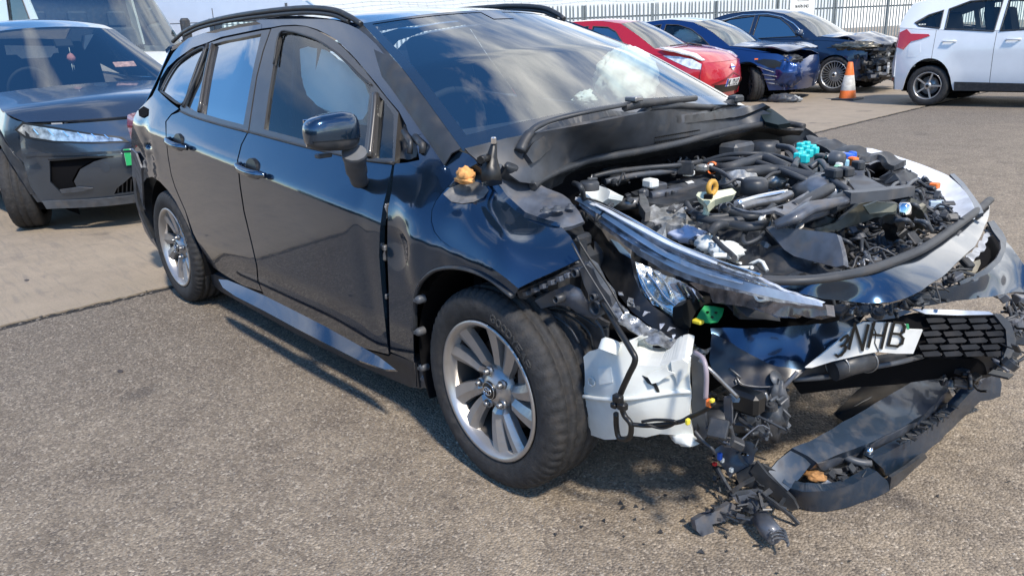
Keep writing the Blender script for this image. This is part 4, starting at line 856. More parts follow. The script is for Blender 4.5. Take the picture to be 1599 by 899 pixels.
for (p) in ([(1345,408,.66),(1360,385,.70),(1370,400,.68),(1350,390,.70)],[(1330,412,.66),(1345,395,.70),(1362,405,.67)],[(1320,380,.70),(1340,372,.73),(1352,380,.70)],[(1300,370,.72),(1322,376,.72),(1335,385,.70)]):
    hose('torn_cable', p, .005, M_PLGREY, car, k=8)
clutter('engine_clutter', [(960,305),(1100,268),(1230,250),(1300,285),(1330,330),(1260,355),(1150,350),(1060,345)], .72, .80, 190, eng, .010, .034, seed=2)
clutter('engine_clutter', [(1060,350),(1150,350),(1195,380),(1190,420),(1150,418),(1100,395),(1060,365)], .60, .70, 90, eng, .010, .04, seed=3)
clutter('torn_front_clutter', [(1320,345),(1400,340),(1450,330),(1500,345),(1490,365),(1440,385),(1380,410),(1320,415)], .62, .73, 130, car, .01, .045, seed=4)
clutter('torn_front_clutter', [(1400,265),(1430,262),(1480,310),(1500,345),(1440,340)], .70, .78, 70, car, .01, .04, seed=5)
clutter('bay_clutter', [(1210,225),(1330,245),(1370,270),(1300,300),(1240,262)], .76, .83, 60, eng, .010, .03, seed=6)
clutter('wing_clutter', [(850,310),(930,320),(960,335),(900,350),(880,335)], .76, .82, 26, tub, .01, .035, seed=7)
clutter('lamp_back_clutter', [(1040,350),(1090,355),(1160,400),(1180,425),(1110,405)], .66, .72, 50, car, .012, .045, mats=[M_WHITEPL, M_PLGREY, M_WHITEPL, M_STEEL, M_PLASTIC], seed=8)
for (x, y, sx, sy, sd_) in ((1072,366,.045,.03,2),(1108,382,.03,.025,5),(1135,392,.035,.03,7),(1062,360,.03,.02,9)):
    crumpled('torn_white_liner', PZ(x,y,.72), (sx,sy,.018), M_WHITEPL if sd_ != 2 else mat('pale_blue_wrap',(.5,.56,.72),.6), car, .8, 4, 20, sd_)
# near headlamp
hl = link('headlamp', None, car)
HT = [(898,308,'z',.84),(975,350,'z',.795),(1050,385,'z',.76),(1190,438,'z',.765),(1290,480,'z',.76),(1190,470,'z',.71),(1040,430,'z',.66),(985,405,'z',.69),(930,350,'z',.765),(905,330,'z',.80)]
slab('lamp_lens', [(898,308),(908,309),(930,318),(955,332),(985,350),(1020,370),(1060,390),(1110,410),(1150,424),(1190,437),(1215,450),(1250,463),(1285,474),(1270,478),(1215,472),(1160,458),(1110,448),(1070,436),(1030,418),(995,398),(960,370),(930,345),(908,325)], HT, M_HLSILV, hl, .008, step=5, crumple=.003, cs=30)
slab('lamp_lens_cover', [(898,306),(930,316),(985,348),(1060,388),(1150,422),(1195,436),(1160,450),(1070,428),(995,390),(940,345)], lambda x, y, f=tps(HT): f(x,y)+Vector((0,0,.012)), M_LENS, hl, .0, step=6)
for pts in ([(905,318),(950,345),(1000,378),(1070,410),(1140,432),(1200,452)],[(912,330),(960,362),(1010,395),(1060,420)],[(900,309),(940,322),(985,346),(1050,383),(1120,412),(1188,435)]):
    f = tps(HT); MB().tube([f(x,y)+Vector((0,0,.008)) for x, y in crv(pts,4)], .004, 6).build('lamp_edge', M_CHROME, hl)
HB = [(905,340,'z',.77),(985,408,'z',.68),(1000,460,'z',.60),(1070,505,'z',.54),(1060,530,'z',.52),(960,450,'z',.60),(930,400,'z',.66)]
slab('lamp_body', [(903,338),(915,338),(940,360),(962,380),(985,404),(990,430),(1000,455),(1020,478),(1045,495),(1068,504),(1076,514),(1066,531),(1040,525),(1010,505),(985,485),(962,455),(940,420),(920,380)], HB, mat('gloss_black_plastic',(.008,.009,.011),.3,coat=.15,dirt=.1), hl, .02, step=6)
slab('indicator_strip', [(935,352),(950,358),(970,374),(985,390),(984,402),(968,392),(950,376)], lambda x, y, f=tps(HB): f(x,y)+(CAMP-f(x,y)).normalized()*.01, mat('brown_grey_strip',(.22,.20,.18),.35,.4,var=.4,vscale=40), hl, .004, step=4)
slab('side_reflector', [(953,373),(964,378),(983,396),(984,403),(968,394)], lambda x, y, f=tps(HB): f(x,y)+(CAMP-f(x,y)).normalized()*.016, mat('blue_grey_reflector',(.18,.27,.36),.15,coat=1), hl, .004, step=4)
RF_ = [(985,410,'z',.67),(1040,432,'z',.635),(1095,462,'z',.61),(1065,502,'z',.545),(1020,475,'z',.58),(1000,455,'z',.60)]
slab('main_reflector', [(986,412),(995,410),(1020,420),(1045,434),(1070,442),(1066,460),(1074,472),(1064,478),(1068,498),(1058,498),(1038,486),(1018,474),(1004,458),(994,438)], RF_, M_REFL, hl, .01, step=4, crumple=.008, cs=45)
for (pts) in ([(1000,432),(1012,455),(1030,475),(1058,492)],[(1010,425),(1026,445),(1040,465),(1060,480)],[(1020,422),(1038,440),(1048,458)],[(996,425),(1004,448),(1016,468)]):
    f = tps(RF_); MB().tube([f(x,y)+(CAMP-f(x,y)).normalized()*.008 for x, y in crv(pts,4)], .005, 6, flat=.5).build('reflector_rib', M_CHROME if pts[0][0] % 20 else M_REFL, hl)
slab('projector_stack', [(1040,436),(1062,440),(1082,450),(1098,464),(1085,468),(1068,463),(1052,452)], RF_, mat('brown_chrome',(.34,.29,.25),.2,.8,var=.4,vscale=60), hl, .015, step=4, crumple=.003)
for i in range(5):
    a = (1058+i*7.5, 442+i*3.2); f = tps(RF_); MB().tube([f(*a)+(CAMP-f(*a)).normalized()*.012, f(a[0]+11,a[1]+17)+(CAMP-f(*a)).normalized()*.012], .0035, 4).build('projector_fin', M_CHROME if i % 2 else M_BLACKPRINT, hl)
DR = [(1085,445,'z',.655),(1190,462,'z',.70),(1290,478,'z',.74),(1290,494,'z',.72),(1190,482,'z',.68),(1112,474,'z',.62)]
slab('lower_lamp_strip', [(1075,441),(1110,448),(1150,455),(1190,463),(1240,468),(1288,475),(1291,492),(1272,497),(1240,492),(1215,494),(1190,484),(1150,477),(1112,471),(1108,458),(1090,452)], DR, M_SMOKE, hl, .025, step=5, crumple=.004, cs=30)
MB().tube([tps(DR)(x,y)+Vector((.005,-.01,.006)) for x, y in crv([(1178,461),(1184,470),(1196,470),(1210,466),(1212,461)],4)], .0035, 6).build('exposed_light_guide', M_WHITEPL, hl)
slab('lamp_black_frame', [(1066,476),(1075,468),(1090,462),(1108,462),(1112,472),(1100,475),(1088,485),(1080,500),(1078,512),(1070,505),(1066,495)], [(1066,476,'z',.60),(1108,462,'z',.60),(1078,512,'z',.54)], M_BLACKPRINT, hl, .04, step=4)
slab('circuit_board', [(1093,486),(1100,477),(1115,478),(1131,481),(1128,492),(1121,502),(1110,504),(1085,501)], [(1093,482,'z',.575),(1131,481,'z',.575),(1085,501,'z',.55),(1121,502,'z',.55)], M_PCB, hl, .004, step=4)
MB().box(PZ(1090,502,.55),(.03,.02,.012),bev=.003).build('board_connector', M_YELLOWPL, hl)
for (x,y) in ((1105,487),(1118,488),(1112,495)): MB().box(PZ(x,y,.57),(.006,.006,.004)).build('board_chip', M_BLACKPRINT, hl)
M_STRIPE = mat('pale_blue_lens_stripe', (.58,.62,.68), .25, .1, coat=.8, var=.15, vscale=15)
f = tps(HT)
for pts, w_, m in (([(899,309),(935,330),(985,362),(1040,396),(1100,422),(1160,440)],.007,M_STRIPE),([(903,309),(945,326),(1000,357),(1060,388),(1110,410)],.005,M_STRIPE),([(1000,386),(1050,412),(1110,432),(1180,450),(1240,464),(1284,474)],.010,M_STRIPE),([(905,318),(950,352),(1000,384),(1040,405)],.004,M_HLSILV),([(930,318),(985,347),(1050,381),(1120,410)],.004,M_STRIPE)):
    P_ = [f(x,y)+(CAMP-f(x,y)).normalized()*.010 for x, y in crv(pts,5)]; vs = []; fs = []
    for q, p in enumerate(P_): k_ = math.sin(PI*min(1,max(.12,q/(len(P_)-1))))*.8+.2; vs += [p+Vector((0,0,w_*k_)), p+Vector((.006,-.01,-w_*k_)), p+Vector((-.004,.004,0))]
    for q in range(len(P_)-1): a = 3*q; fs += [(a,a+3,a+4,a+1),(a+1,a+4,a+5,a+2),(a+2,a+5,a+3,a)]
    mesh('lens_stripe', vs, fs, m, hl)  # pale stripes laid along the lens
# broken clear shards hanging below the lamp
SH = [(900,400,'z',.70),(960,480,'z',.60),(1000,515,'z',.55),(1060,550,'z',.51),(1110,550,'z',.49),(1050,520,'z',.54),(985,480,'z',.60),(930,400,'z',.68)]
M_SHARD = mat('broken_clear_plastic', (.20,.21,.22), .2, .35, coat=1, var=.9, vscale=45, bump=.4, bscale=60)
slab('broken_lamp_rim', [(893,392),(903,398),(930,430),(955,455),(985,488),(1012,508),(1040,525),(1070,535),(1092,538),(1112,544),(1100,552),(1075,552),(1050,548),(1020,535),(990,518),(965,500),(950,480),(925,450),(905,418)], SH, M_SHARD, hl, .006, step=5, crumple=.014, cs=28)
random.seed(31)
for i in range(16):
    t = i/15; x = 900+190*t+random.uniform(-8,8); y = 402+140*t**.8+random.uniform(-8,6); r = random.uniform(6,15); a = random.uniform(0,3)
    q = [(x+r*math.cos(a), y+r*.4*math.sin(a)), (x+r*.3*math.cos(a+2), y+r*.6*math.sin(a+2)), (x-r*math.cos(a+.3), y-r*.5*math.sin(a+.3)), (x+r*.4, y-r*.35)]
    f = tps(SH)
    P_ = [f(*p)+(CAMP-f(*p)).normalized()*random.uniform(.005,.03) for p in q]; k = [p+Vector((0,.003,-.003)) for p in P_]
    mesh('plastic_shard', P_+k, [(0,1,2,3),(7,6,5,4),(0,4,5,1),(1,5,6,2),(2,6,7,3),(3,7,4,0)], random.choice([M_SHARD, M_HLSILV, M_PLGREY]), hl)
# bracket under the wing
br = link('wing_support_bracket', None, car)
BS = [(815,466,'y',-.83),(880,425,'y',-.80),(925,415,'y',-.75),(955,475,'y',-.74),(930,495,'y',-.74),(850,475,'y',-.80)]
slab('slotted_rail', [(808,456),(830,446),(860,434),(890,424),(915,412),(922,420),(898,430),(870,441),(842,453),(822,468),(812,466)], BS, M_PLASTIC, br, .03, step=4, crumple=.004)
for i in range(6):
    x = 828+i*13; y = 456-i*5.6; MB().box(tps(BS)(x,y)+Vector((0,-.012,0)), (.018,.02,.014), Matrix.Rotation(-.3,3,'Y'), bev=.002).build('rail_tooth', M_DUSTY, br)
slab('pressed_plate', [(835,470),(860,455),(890,443),(905,450),(915,470),(930,486),(948,488),(930,498),(905,492),(888,478),(868,476),(845,482)], [(835,470,'y',-.80),(890,443,'y',-.78),(930,498,'y',-.74),(868,478,'y',-.77),(890,465,'y',-.80)], M_DUSTY, br, .012, step=4)
slab('round_bracket', [(905,420),(916,413),(926,420),(938,445),(952,462),(956,476),(948,487),(934,488),(924,478),(920,462),(912,445)], [(905,420,'y',-.80),(926,420,'y',-.79),(956,476,'y',-.76),(924,478,'y',-.77)], M_PLGREY, br, .03, step=4)
for (x, y, r) in ((944,475,.022),(941,458,.010),(913,421,.012),(884,462,.012)): MB().lathe([(r*.35,.01),(r*.7,.0),(r*.75,-.012),(r,-.012),(r,.02)], 'y', 18, tps(BS)(x,y)+Vector((0,-.03,0))).build('bracket_boss', M_PLASTIC, br)
slab('lower_plate', [(880,496),(905,494),(935,496),(950,505),(944,540),(925,548),(915,545),(905,525),(890,510)], [(880,496,'y',-.70),(950,505,'y',-.70),(915,548,'y',-.68)], M_PLASTIC, br, .01, step=5, crumple=.008, cs=25)
for k_, pts in enumerate(([(850,482),(875,487),(900,500),(920,520),(926,545)],[(848,488),(870,496),(890,512),(904,535)],[(855,480),(885,484),(915,498),(935,512),(950,510)],[(930,500),(940,515),(945,535)],[(900,370),(925,410),(950,445),(975,490)],[(893,380),(915,420),(940,460),(965,500)])):
    MB().tube([PY(x,y,-.75-.01*k_) for x, y in crv(pts,4)], .004 if k_ < 4 else .0028, 6).build('exposed_pipe', M_PLASTIC if k_ % 2 else M_BLACKPRINT, br)
# washer bottle
wb = link('washer_bottle', None, car)
WB = [(910,556,'y',-.775),(945,548,'y',-.79),(975,545,'y',-.785),(1000,575,'y',-.765),(1078,562,'y',-.70),(1080,640,'y',-.69),(1080,690,'y',-.66),(1000,640,'y',-.775),(960,600,'y',-.80),(918,680,'y',-.75),(960,685,'y',-.76),(908,615,'y',-.775)]
slab('bottle_body', [(909,556),(918,549),(935,546),(948,544),(962,541),(976,536),(985,541),(988,558),(992,570),(1010,572),(1030,572),(1048,566),(1058,562),(1070,560),(1079,563),(1078,580),(1079,605),(1081,612),(1081,620),(1078,640),(1079,665),(1084,680),(1070,683),(1050,678),(1030,676),(1008,681),(985,678),(960,684),(945,686),(935,684),(922,680),(918,660),(915,640),(914,625),(908,620),(908,612),(912,600),(911,580)], WB, M_WHITEPL, wb, .16, step=5, crumple=.006, cs=8)
f = tps(WB)
MB().tube([f(x,y)+Vector((0,-.004,0)) for x, y in crv([(909,617),(940,622),(975,622),(1010,618),(1050,612),(1080,610)],5)], .006, 8).build('moulded_seam', M_WHITEPL, wb)
MB().lathe([(0,-.004),(.018,-.004),(.026,.004),(.026,.03)],'z',18).xform(Matrix.Translation(PY(955,532,-.80)) @ Matrix.Rotation(2.6,4,'X')).build('bottle_neck', M_WHITEPL, wb)
slab('bottle_lug', [(1052,563),(1070,559),(1079,565),(1078,580),(1068,592),(1062,602),(1060,588),(1054,578)], lambda x, y: f(x,y)+Vector((0,-.012,0)), M_WHITEPL, wb, .01, step=4)
slab('torn_flap', [(1012,582),(1025,576),(1034,574),(1046,566),(1048,574),(1057,578),(1045,584),(1030,592),(1018,594)], lambda x, y: f(x,y)+Vector((.01,-.02,0)), M_WHITEPL, wb, .003, step=4, crumple=.008)
slab('bottle_tear', [(1004,585),(1016,590),(1024,594),(1030,606),(1033,616),(1026,610),(1022,602),(1012,597)], lambda x, y: f(x,y)+Vector((.0,-.0035,0)), M_BLACKPRINT, wb, .002, step=3)
slab('moulded_panel', [(935,575),(955,572),(958,596),(937,600)], lambda x, y: f(x,y)+Vector((0,-.004,0)), M_WHITEPL, wb, .006, step=5)
MB().lathe([(.010,.0),(.012,-.003),(.014,.0)],'y',18,f(925,595)+Vector((0,-.003,0)),close=True).build('moulded_ring', M_WHITEPL, wb)
crumpled('pump_grommet', PY(1068,684,-.68), (.03,.02,.012), M_WHITEPL, wb, .6, 4, 18, 3)
def cable(name, pts, r, m=M_BLACKPRINT, y=-.82, n=7, parent=None): return MB().tube(crv([PY(p[0],p[1],p[2] if len(p) > 2 else y) for p in pts], 5), r, n).build(name, m, parent or car)
cable('taped_cable', [(940,470,-.78),(960,505,-.80),(985,545,-.82),(992,562,-.825),(982,585,-.83),(970,612,-.83),(966,628,-.835)], .008)
cable('taped_cable', [(968,628,-.835),(975,648,-.83),(985,662,-.83),(983,682,-.82),(968,684,-.82),(963,668,-.82),(962,645,-.83)], .0075)
cable('taped_cable', [(985,662,-.83),(1010,664,-.81),(1035,662,-.80),(1062,658,-.79),(1078,650,-.78),(1100,640,-.78),(1115,628,-.78)], .006)
cable('taped_cable', [(1002,658,-.825),(1025,655,-.81),(1055,658,-.80),(1035,668,-.80),(1008,662,-.82)], .004)
for (x, y, s) in ((965,622,.028),(972,634,.026),(960,632,.02)): MB().box(PY(x,y,-.845), (s,.02,s*.8), bev=.004).build('cable_plug', M_BLACKPRINT, car)
MB().box(PY(1074,658,-.80),(.010,.012,.016),bev=.003).build('cable_tape', M_YELLOWPL, car)
MB().box(PY(1108,629,-.78),(.016,.014,.020),bev=.004).build('cable_plug', M_ORANGE, car); MB().box(PY(1112,625,-.79),(.010,.012,.010),bev=.003).build('cable_tape', M_YELLOWPL, car)
cable('grey_pipe', [(1085,550,-.74),(1098,560,-.76),(1103,580,-.77),(1103,605,-.77),(1102,622,-.77)], .006, mat('mauve_pipe',(.32,.27,.30),.4))
slab('splash_panel', [(1078,555),(1098,556),(1100,600),(1101,655),(1104,680),(1096,690),(1082,686),(1080,640),(1081,600)], [(1078,555,'y',-.68),(1098,556,'y',-.68),(1100,690,'y',-.64),(1082,690,'y',-.64)], M_PLGREY, car, .01, step=6)
# crushed painted bumper remains, near side
bp_ = link('front_bumper', None, car)
BP = [(1110,512,'z',.53),(1200,512,'z',.535),(1280,505,'z',.535),(1352,494,'z',.54),(1345,502,'z',.52),(1300,560,'z',.45),(1228,606,'z',.40),(1180,622,'z',.37),(1130,598,'z',.40),(1112,560,'z',.46),(1200,560,'z',.46)]
slab('bumper_skin', [(1110,513),(1140,511),(1200,512),(1260,508),(1310,500),(1354,493),(1346,502),(1340,515),(1318,540),(1290,562),(1258,578),(1238,592),(1228,606),(1205,614),(1180,622),(1158,616),(1136,602),(1118,585),(1112,560),(1116,540)], BP, M_PAINT, bp_, .006, step=5, crumple=.007, cs=13)
slab('bumper_undersurface', [(1111,520),(1140,535),(1170,552),(1200,568),(1235,576),(1258,578),(1238,594),(1228,608),(1205,617),(1180,625),(1158,620),(1134,606),(1114,588),(1108,560)], lambda x, y, g=tps(BP): g(x,y)+(CAMP-g(x,y)).normalized()*.006, mat('scuffed_black_plastic',(.016,.018,.024),.3,var=.4,vscale=12,dirt=.35), bp_, .004, step=5, crumple=.004, cs=30)
MB().lathe([(0,.004),(.022,.0),(.024,-.004)],'z',20).xform(Matrix.Translation(tps(BP)(1212,592)+Vector((.01,-.01,.01))) @ Matrix.Rotation(.9,4,'Y')).build('parking_sensor', M_PLGREY, bp_)
for pts in ([(1150,588),(1160,600),(1190,604),(1215,602)],[(1148,592),(1150,598)],[(1140,575),(1158,590)]): MB().tube([tps(BP)(x,y)+(CAMP-tps(BP)(x,y)).normalized()*.014 for x, y in crv(pts,3)], .0025, 5).build('scratch_edge', M_STEEL, bp_)
cable('snapped_stay', [(1245,580,-.42),(1232,595,-.44),(1215,614,-.46),(1212,630,-.46)], .006, M_DUSTY); cable('snapped_stay', [(1092,562,-.72),(1110,578,-.72),(1130,598,-.70),(1152,620,-.68)], .005, M_STEEL)
cable('snapped_stay', [(1194,612,-.5),(1200,628,-.5),(1204,640,-.5)], .006, M_STEEL)
crumpled('hanging_broken_lamp', PY(1204,652,-.47), (.030,.03,.045), M_PLASTIC, car, .9, 4, 22, 12); crumpled('hanging_broken_lamp', PY(1215,628,-.45), (.018,.02,.04), M_PLGREY, car, .9, 5, 20, 15)
slab('dangling_strip', [(1217,645),(1224,648),(1236,664),(1232,668),(1220,656)], [(1217,645,'y',-.44),(1236,664,'y',-.42),(1220,656,'y',-.44)], M_DUSTY, car, .004, step=3)
slab('blue_shard', [(1139,615),(1143,613),(1156,622),(1154,628),(1144,628)], [(1139,615,'y',-.68),(1156,622,'y',-.66),(1144,628,'y',-.68)], M_BLUETRIM, car, .004, step=3)
MB().tube([PY(1092,656,-.62), PY(1120,658,-.6), PY(1182,652,-.52)], .034, 14).build('intercooler_pipe', M_PLASTIC, car)
MB().tube([PY(1100,640,-.6), PY(1150,638,-.55), PY(1180,636,-.52)], .025, 12).box(PY(1165,625,-.58),(.09,.05,.06),bev=.01).build('cross_pipe', M_BLACKPRINT, car)
slab('vertical_strap', [(1130,620),(1141,620),(1143,640),(1143,662),(1134,664),(1130,640)], [(1130,620,'y',-.68),(1141,620,'y',-.68),(1138,664,'y',-.66)], M_DUSTY, car, .006, step=4)
cable('torn_bracket', [(1140,664,-.66),(1144,680,-.64),(1148,694,-.62)], .006, M_PLGREY); cable('torn_bracket', [(1132,664,-.66),(1128,680,-.64),(1122,690,-.64)], .008, M_PLASTIC)
cable('torn_wire', [(1085,672,-.66),(1100,690,-.66),(1112,700,-.66),(1116,708,-.64)], .004, M_PLGREY); cable('torn_wire', [(1190,660,-.5),(1186,680,-.5),(1178,700,-.52)], .003, M_PLASTIC)
clutter('hanging_clutter', [(1090,600),(1190,620),(1200,690),(1130,700),(1090,680)], .22, .40, 55, car, .01, .05, mats=[M_PLASTIC, M_BLACKPRINT, M_DUSTY, M_PLGREY, M_PLASTIC], seed=9)
clutter('hanging_clutter', [(1188,605),(1225,600),(1222,660),(1195,672)], .24, .40, 40, car, .008, .03, mats=[M_PLASTIC, M_DUSTY, M_PLGREY], seed=10)
# bonnet-front panel with rubber seal
NS = [(1190,440,'z',.745),(1290,436,'z',.745),(1350,426,'z',.745),(1450,386,'z',.735),(1500,352,'z',.72),(1548,312,'z',.70),(1540,350,'z',.700),(1500,405,'z',.700),(1440,453,'z',.690),(1390,471,'z',.682),(1320,469,'z',.685),(1240,452,'z',.722)]
slab('bonnet_front_panel', [(1188,438),(1240,440),(1290,437),(1350,426),(1400,409),(1450,386),(1500,352),(1530,330),(1547,312),(1545,335),(1536,360),(1522,384),(1500,405),(1470,432),(1440,453),(1415,464),(1390,471),(1355,472),(1320,469),(1285,468),(1250,458),(1215,448)], NS, M_PAINT, car, .01, step=5, crumple=.004, cs=7)
MB().tube(crv(zs([(1186,437,.755),(1240,438,.757),(1290,434,.757),(1350,423,.757),(1400,406,.75),(1450,383,.747),(1500,348,.733),(1530,326,.722),(1546,312,.715)],0),5), .014, 10, flat=.8).build('front_seal', M_RUBBER, car)
clutter('torn_front_clutter', [(1290,472),(1400,474),(1480,430),(1520,395),(1510,425),(1450,470),(1380,490),(1300,490)], .55, .62, 80, car, .008, .04, seed=12)
# far half of bumper
FBP = [(1545,350,'z',.66),(1572,372,'z',.62),(1600,420,'z',.55),(1625,470,'z',.50),(1600,452,'z',.50),(1500,470,'z',.53),(1440,476,'z',.54),(1400,479,'z',.55),(1450,455,'z',.58),(1500,438,'z',.59),(1545,420,'z',.59),(1566,398,'z',.60)]
slab('bumper_skin', [(1568,372),(1580,385),(1592,402),(1606,425),(1620,450),(1628,475),(1600,455),(1575,458),(1545,462),(1500,470),(1450,476),(1400,479),(1402,474),(1430,465),(1460,454),(1500,443),(1540,426),(1560,408),(1567,390)], FBP, M_PAINT, bp_, .008, step=5, crumple=.007, cs=12)
slab('bumper_edge', [(1543,346),(1552,344),(1566,362),(1572,374),(1570,392),(1562,409),(1541,428),(1500,445),(1498,440),(1536,421),(1556,403),(1563,388),(1562,376),(1550,360)], lambda x, y, g=tps(FBP): g(x,y)+(CAMP-g(x,y)).normalized()*.01, M_BLUETRIM, bp_, .006, step=4)
slab('bumper_hollow', [(1542,352),(1562,378),(1563,390),(1555,404),(1528,424),(1522,410),(1530,392),(1540,375)], [(1542,352,'z',.63),(1562,390,'z',.58),(1528,424,'z',.57)], M_BLACK, bp_, .01, step=5)
slab('crumpled_foil', [(1540,356),(1548,357),(1545,372),(1535,388),(1528,400),(1515,408),(1502,412),(1512,398),(1528,384)], [(1540,356,'z',.645),(1548,357,'z',.645),(1502,412,'z',.60),(1528,400,'z',.60)], mat('torn_pale_foil',(.5,.52,.55),.4,.3,var=.4,vscale=30), car, .004, step=4, crumple=.012, cs=30)
slab('absorber_foam', [(1498,418),(1530,405),(1531,412),(1526,424),(1506,430),(1492,432)], [(1498,418,'z',.60),(1530,405,'z',.60),(1506,430,'z',.58)], mat('dirty_beige_foam',(.24,.22,.17),.8,var=.3), car, .02, step=4, crumple=.005)
# grille
gr = link('grille', None, car)
GB = [(1345,505,'z',.50),(1430,490,'z',.505),(1550,492,'z',.50),(1578,520,'z',.45),(1560,545,'z',.41),(1440,552,'z',.41),(1425,550,'z',.41)]
fg = tps(GB); M_SLAT = mat('satin_black_slats', (.02,.022,.026), .7, var=.3, vscale=20, spec=.12, dirt=.1)
slab('grille_back', [(1350,500),(1400,494),(1430,488),(1500,487),(1552,489),(1572,502),(1578,525),(1570,546),(1545,552),(1500,548),(1440,552),(1420,552),(1340,540),(1320,530)], lambda x, y: fg(x,y)-(CAMP-fg(x,y)).normalized()*.02, M_BLACK, gr, .01, step=7)
for i in range(6):
    y0 = 495+i*10.5
    for j in range(4):
        x0 = 1446+j*33-i*3+(i % 2)*9; x1 = min(x0+31, 1572)
        if x1-x0 < 12: continue
        q = [(x0, y0+2), (x1-7, y0), (x1, y0+5), (x1-3, y0+8), (x0+4, y0+9)]
        slab('grille_slat', q, lambda x, y: fg(x,y)+(CAMP-fg(x,y)).normalized()*.004*(1+i % 2), M_SLAT, gr, .012, step=8)
slab('grille_bar', [(1424,482),(1470,483),(1545,486),(1552,491),(1500,492),(1445,490)], lambda x, y: fg(x,y)+(CAMP-fg(x,y)).normalized()*.02, mat('pale_grey_bar',(.30,.34,.40),.3,.3,var=.2,vscale=20), gr, .01, step=5)
slab('grille_side_frame', [(1552,490),(1562,490),(1580,505),(1588,530),(1578,555),(1560,565),(1572,540),(1572,515)], lambda x, y: fg(x,y)+(CAMP-fg(x,y)).normalized()*.015, M_PLASTIC, gr, .02, step=5, crumple=.006)
slab('upper_grille_shard', [(1352,497),(1412,484),(1426,486),(1400,496),(1360,502)], lambda x, y: fg(x,y)+(CAMP-fg(x,y)).normalized()*.02, M_BLUETRIM, gr, .006, step=5)
slab('lower_cross_bar', [(1238,592),(1265,572),(1330,566),(1400,556),(1434,552),(1445,553),(1400,566),(1330,577),(1270,588),(1242,596)], [(1238,592,'z',.40),(1330,570,'z',.40),(1445,553,'z',.38),(1330,577,'z',.385)], M_PLASTIC, car, .02, step=6)
MB().tube(crv([PZ(1238,592,.395), PZ(1290,588,.39), PZ(1345,576,.39), PZ(1400,566,.385), PZ(1440,556,.38)],4), .008, 8).build('lower_rail', M_PLGREY, car)
MB().tube([PZ(1300,578,.42), PZ(1330,568,.43), PZ(1356,562,.43)], .030, 14).build('tow_socket', M_PLASTIC, car)
for (x, y) in ((1308,572),(1352,563)): MB().lathe([(.032,-.003),(.035,-.003),(.035,.003),(.032,.003)],'y',20,PZ(x,y,.428),close=True).build('socket_ring', M_STEEL, car)
slab('radiator_back', [(1240,600),(1300,588),(1400,572),(1450,560),(1560,560),(1540,585),(1470,590),(1400,600),(1330,605),(1250,615)], [(1240,600,'z',.30),(1400,572,'z',.33),(1560,560,'z',.33),(1400,605,'z',.25)], M_BLACK, car, .02, step=9)
# number plate, bent in the middle, its left end still behind the torn bumper
pt = link('number_plate', None, car)
PL = [(1262,572,'z',.455),(1345,508,'z',.555),(1442,514,'z',.520),(1425,552,'z',.445)]
fp = tps(PL)
pv = [(1258,574),(1300,540),(1335,509),(1350,503),(1385,504),(1414,506),(1417,514),(1441,515),(1426,552),(1400,552),(1370,549),(1340,555),(1300,564),(1268,574)]
slab('plate_board', pv, lambda x, y: fp(x,y)+(CAMP-fp(x,y)).normalized()*.004, M_WHITE, pt, .004, step=6)
chars = {'3':(1316,540,13,30),'N':(1341,526,21,38),'H':(1371,523,20,38),'B':(1402,522,20,36)}
lb = MB()
for ch, (cx, cy, w_, h_) in chars.items():
    for st in GL[ch]:
        for i in range(len(st)-1):
            def pp(q): return Vector((cx+(q[0]-.5)*w_+(q[1]-.5)*9, cy-(q[1]-.5)*h_-(q[0]-.5)*(-2 if ch != '3' else 6)))
            a = pp(st[i]); c = pp(st[i+1]); d = (c-a).normalized(); n = Vector((-d.y, d.x))*(2.1 if abs(d.x) < .6 else 1.9); e = d*1.8
            q = [a-e-n, c+e-n, c+e+n, a-e+n]; P_ = [fp(p.x,p.y)+(CAMP-fp(p.x,p.y)).normalized()*(.0115+.0002*i) for p in q]
            B_ = [fp(p.x,p.y)+(CAMP-fp(p.x,p.y)).normalized()*.0035 for p in q]
            lb.add(P_+B_, [(0,1,2,3),(7,6,5,4),(0,4,5,1),(1,5,6,2),(2,6,7,3),(3,7,4,0)])
lb.build('plate_lettering', M_BLACKPRINT, pt)
slab('plate_green_flash', [(1415,506),(1419,506),(1420,514),(1416,514)], lambda x, y: fp(x,y)+(CAMP-fp(x,y)).normalized()*.005, mat('green_print',(.05,.35,.15),.4), pt, .002, step=3)
MB().tube([fp(x,y)+(CAMP-fp(x,y)).normalized()*.006 for x, y in ((1372,549),(1366,535),(1368,520),(1362,506))], .0012, 4).build('plate_crack', M_BLACKPRINT, pt)
# hanging right corner
clutter('torn_corner_clutter', [(1560,460),(1599,460),(1606,520),(1590,560),(1560,590),(1540,590),(1575,540),(1580,500)], .28, .46, 55, car, .012, .06, mats=[M_PLASTIC, M_BLACKPRINT, M_DUSTY], seed=14)
clutter('torn_corner_clutter', [(1440,565),(1530,560),(1560,575),(1520,600),(1470,600)], .2, .3, 60, car, .01, .05, mats=[M_PLASTIC, M_BLACKPRINT, M_DUSTY], seed=15)
slab('torn_corner', [(1500,548),(1545,552),(1560,562),(1552,582),(1530,590),(1510,575),(1492,562)], [(1500,548,'z',.36),(1560,562,'z',.34),(1530,590,'z',.25)], M_PLASTIC, car, .01, step=5, crumple=.01)
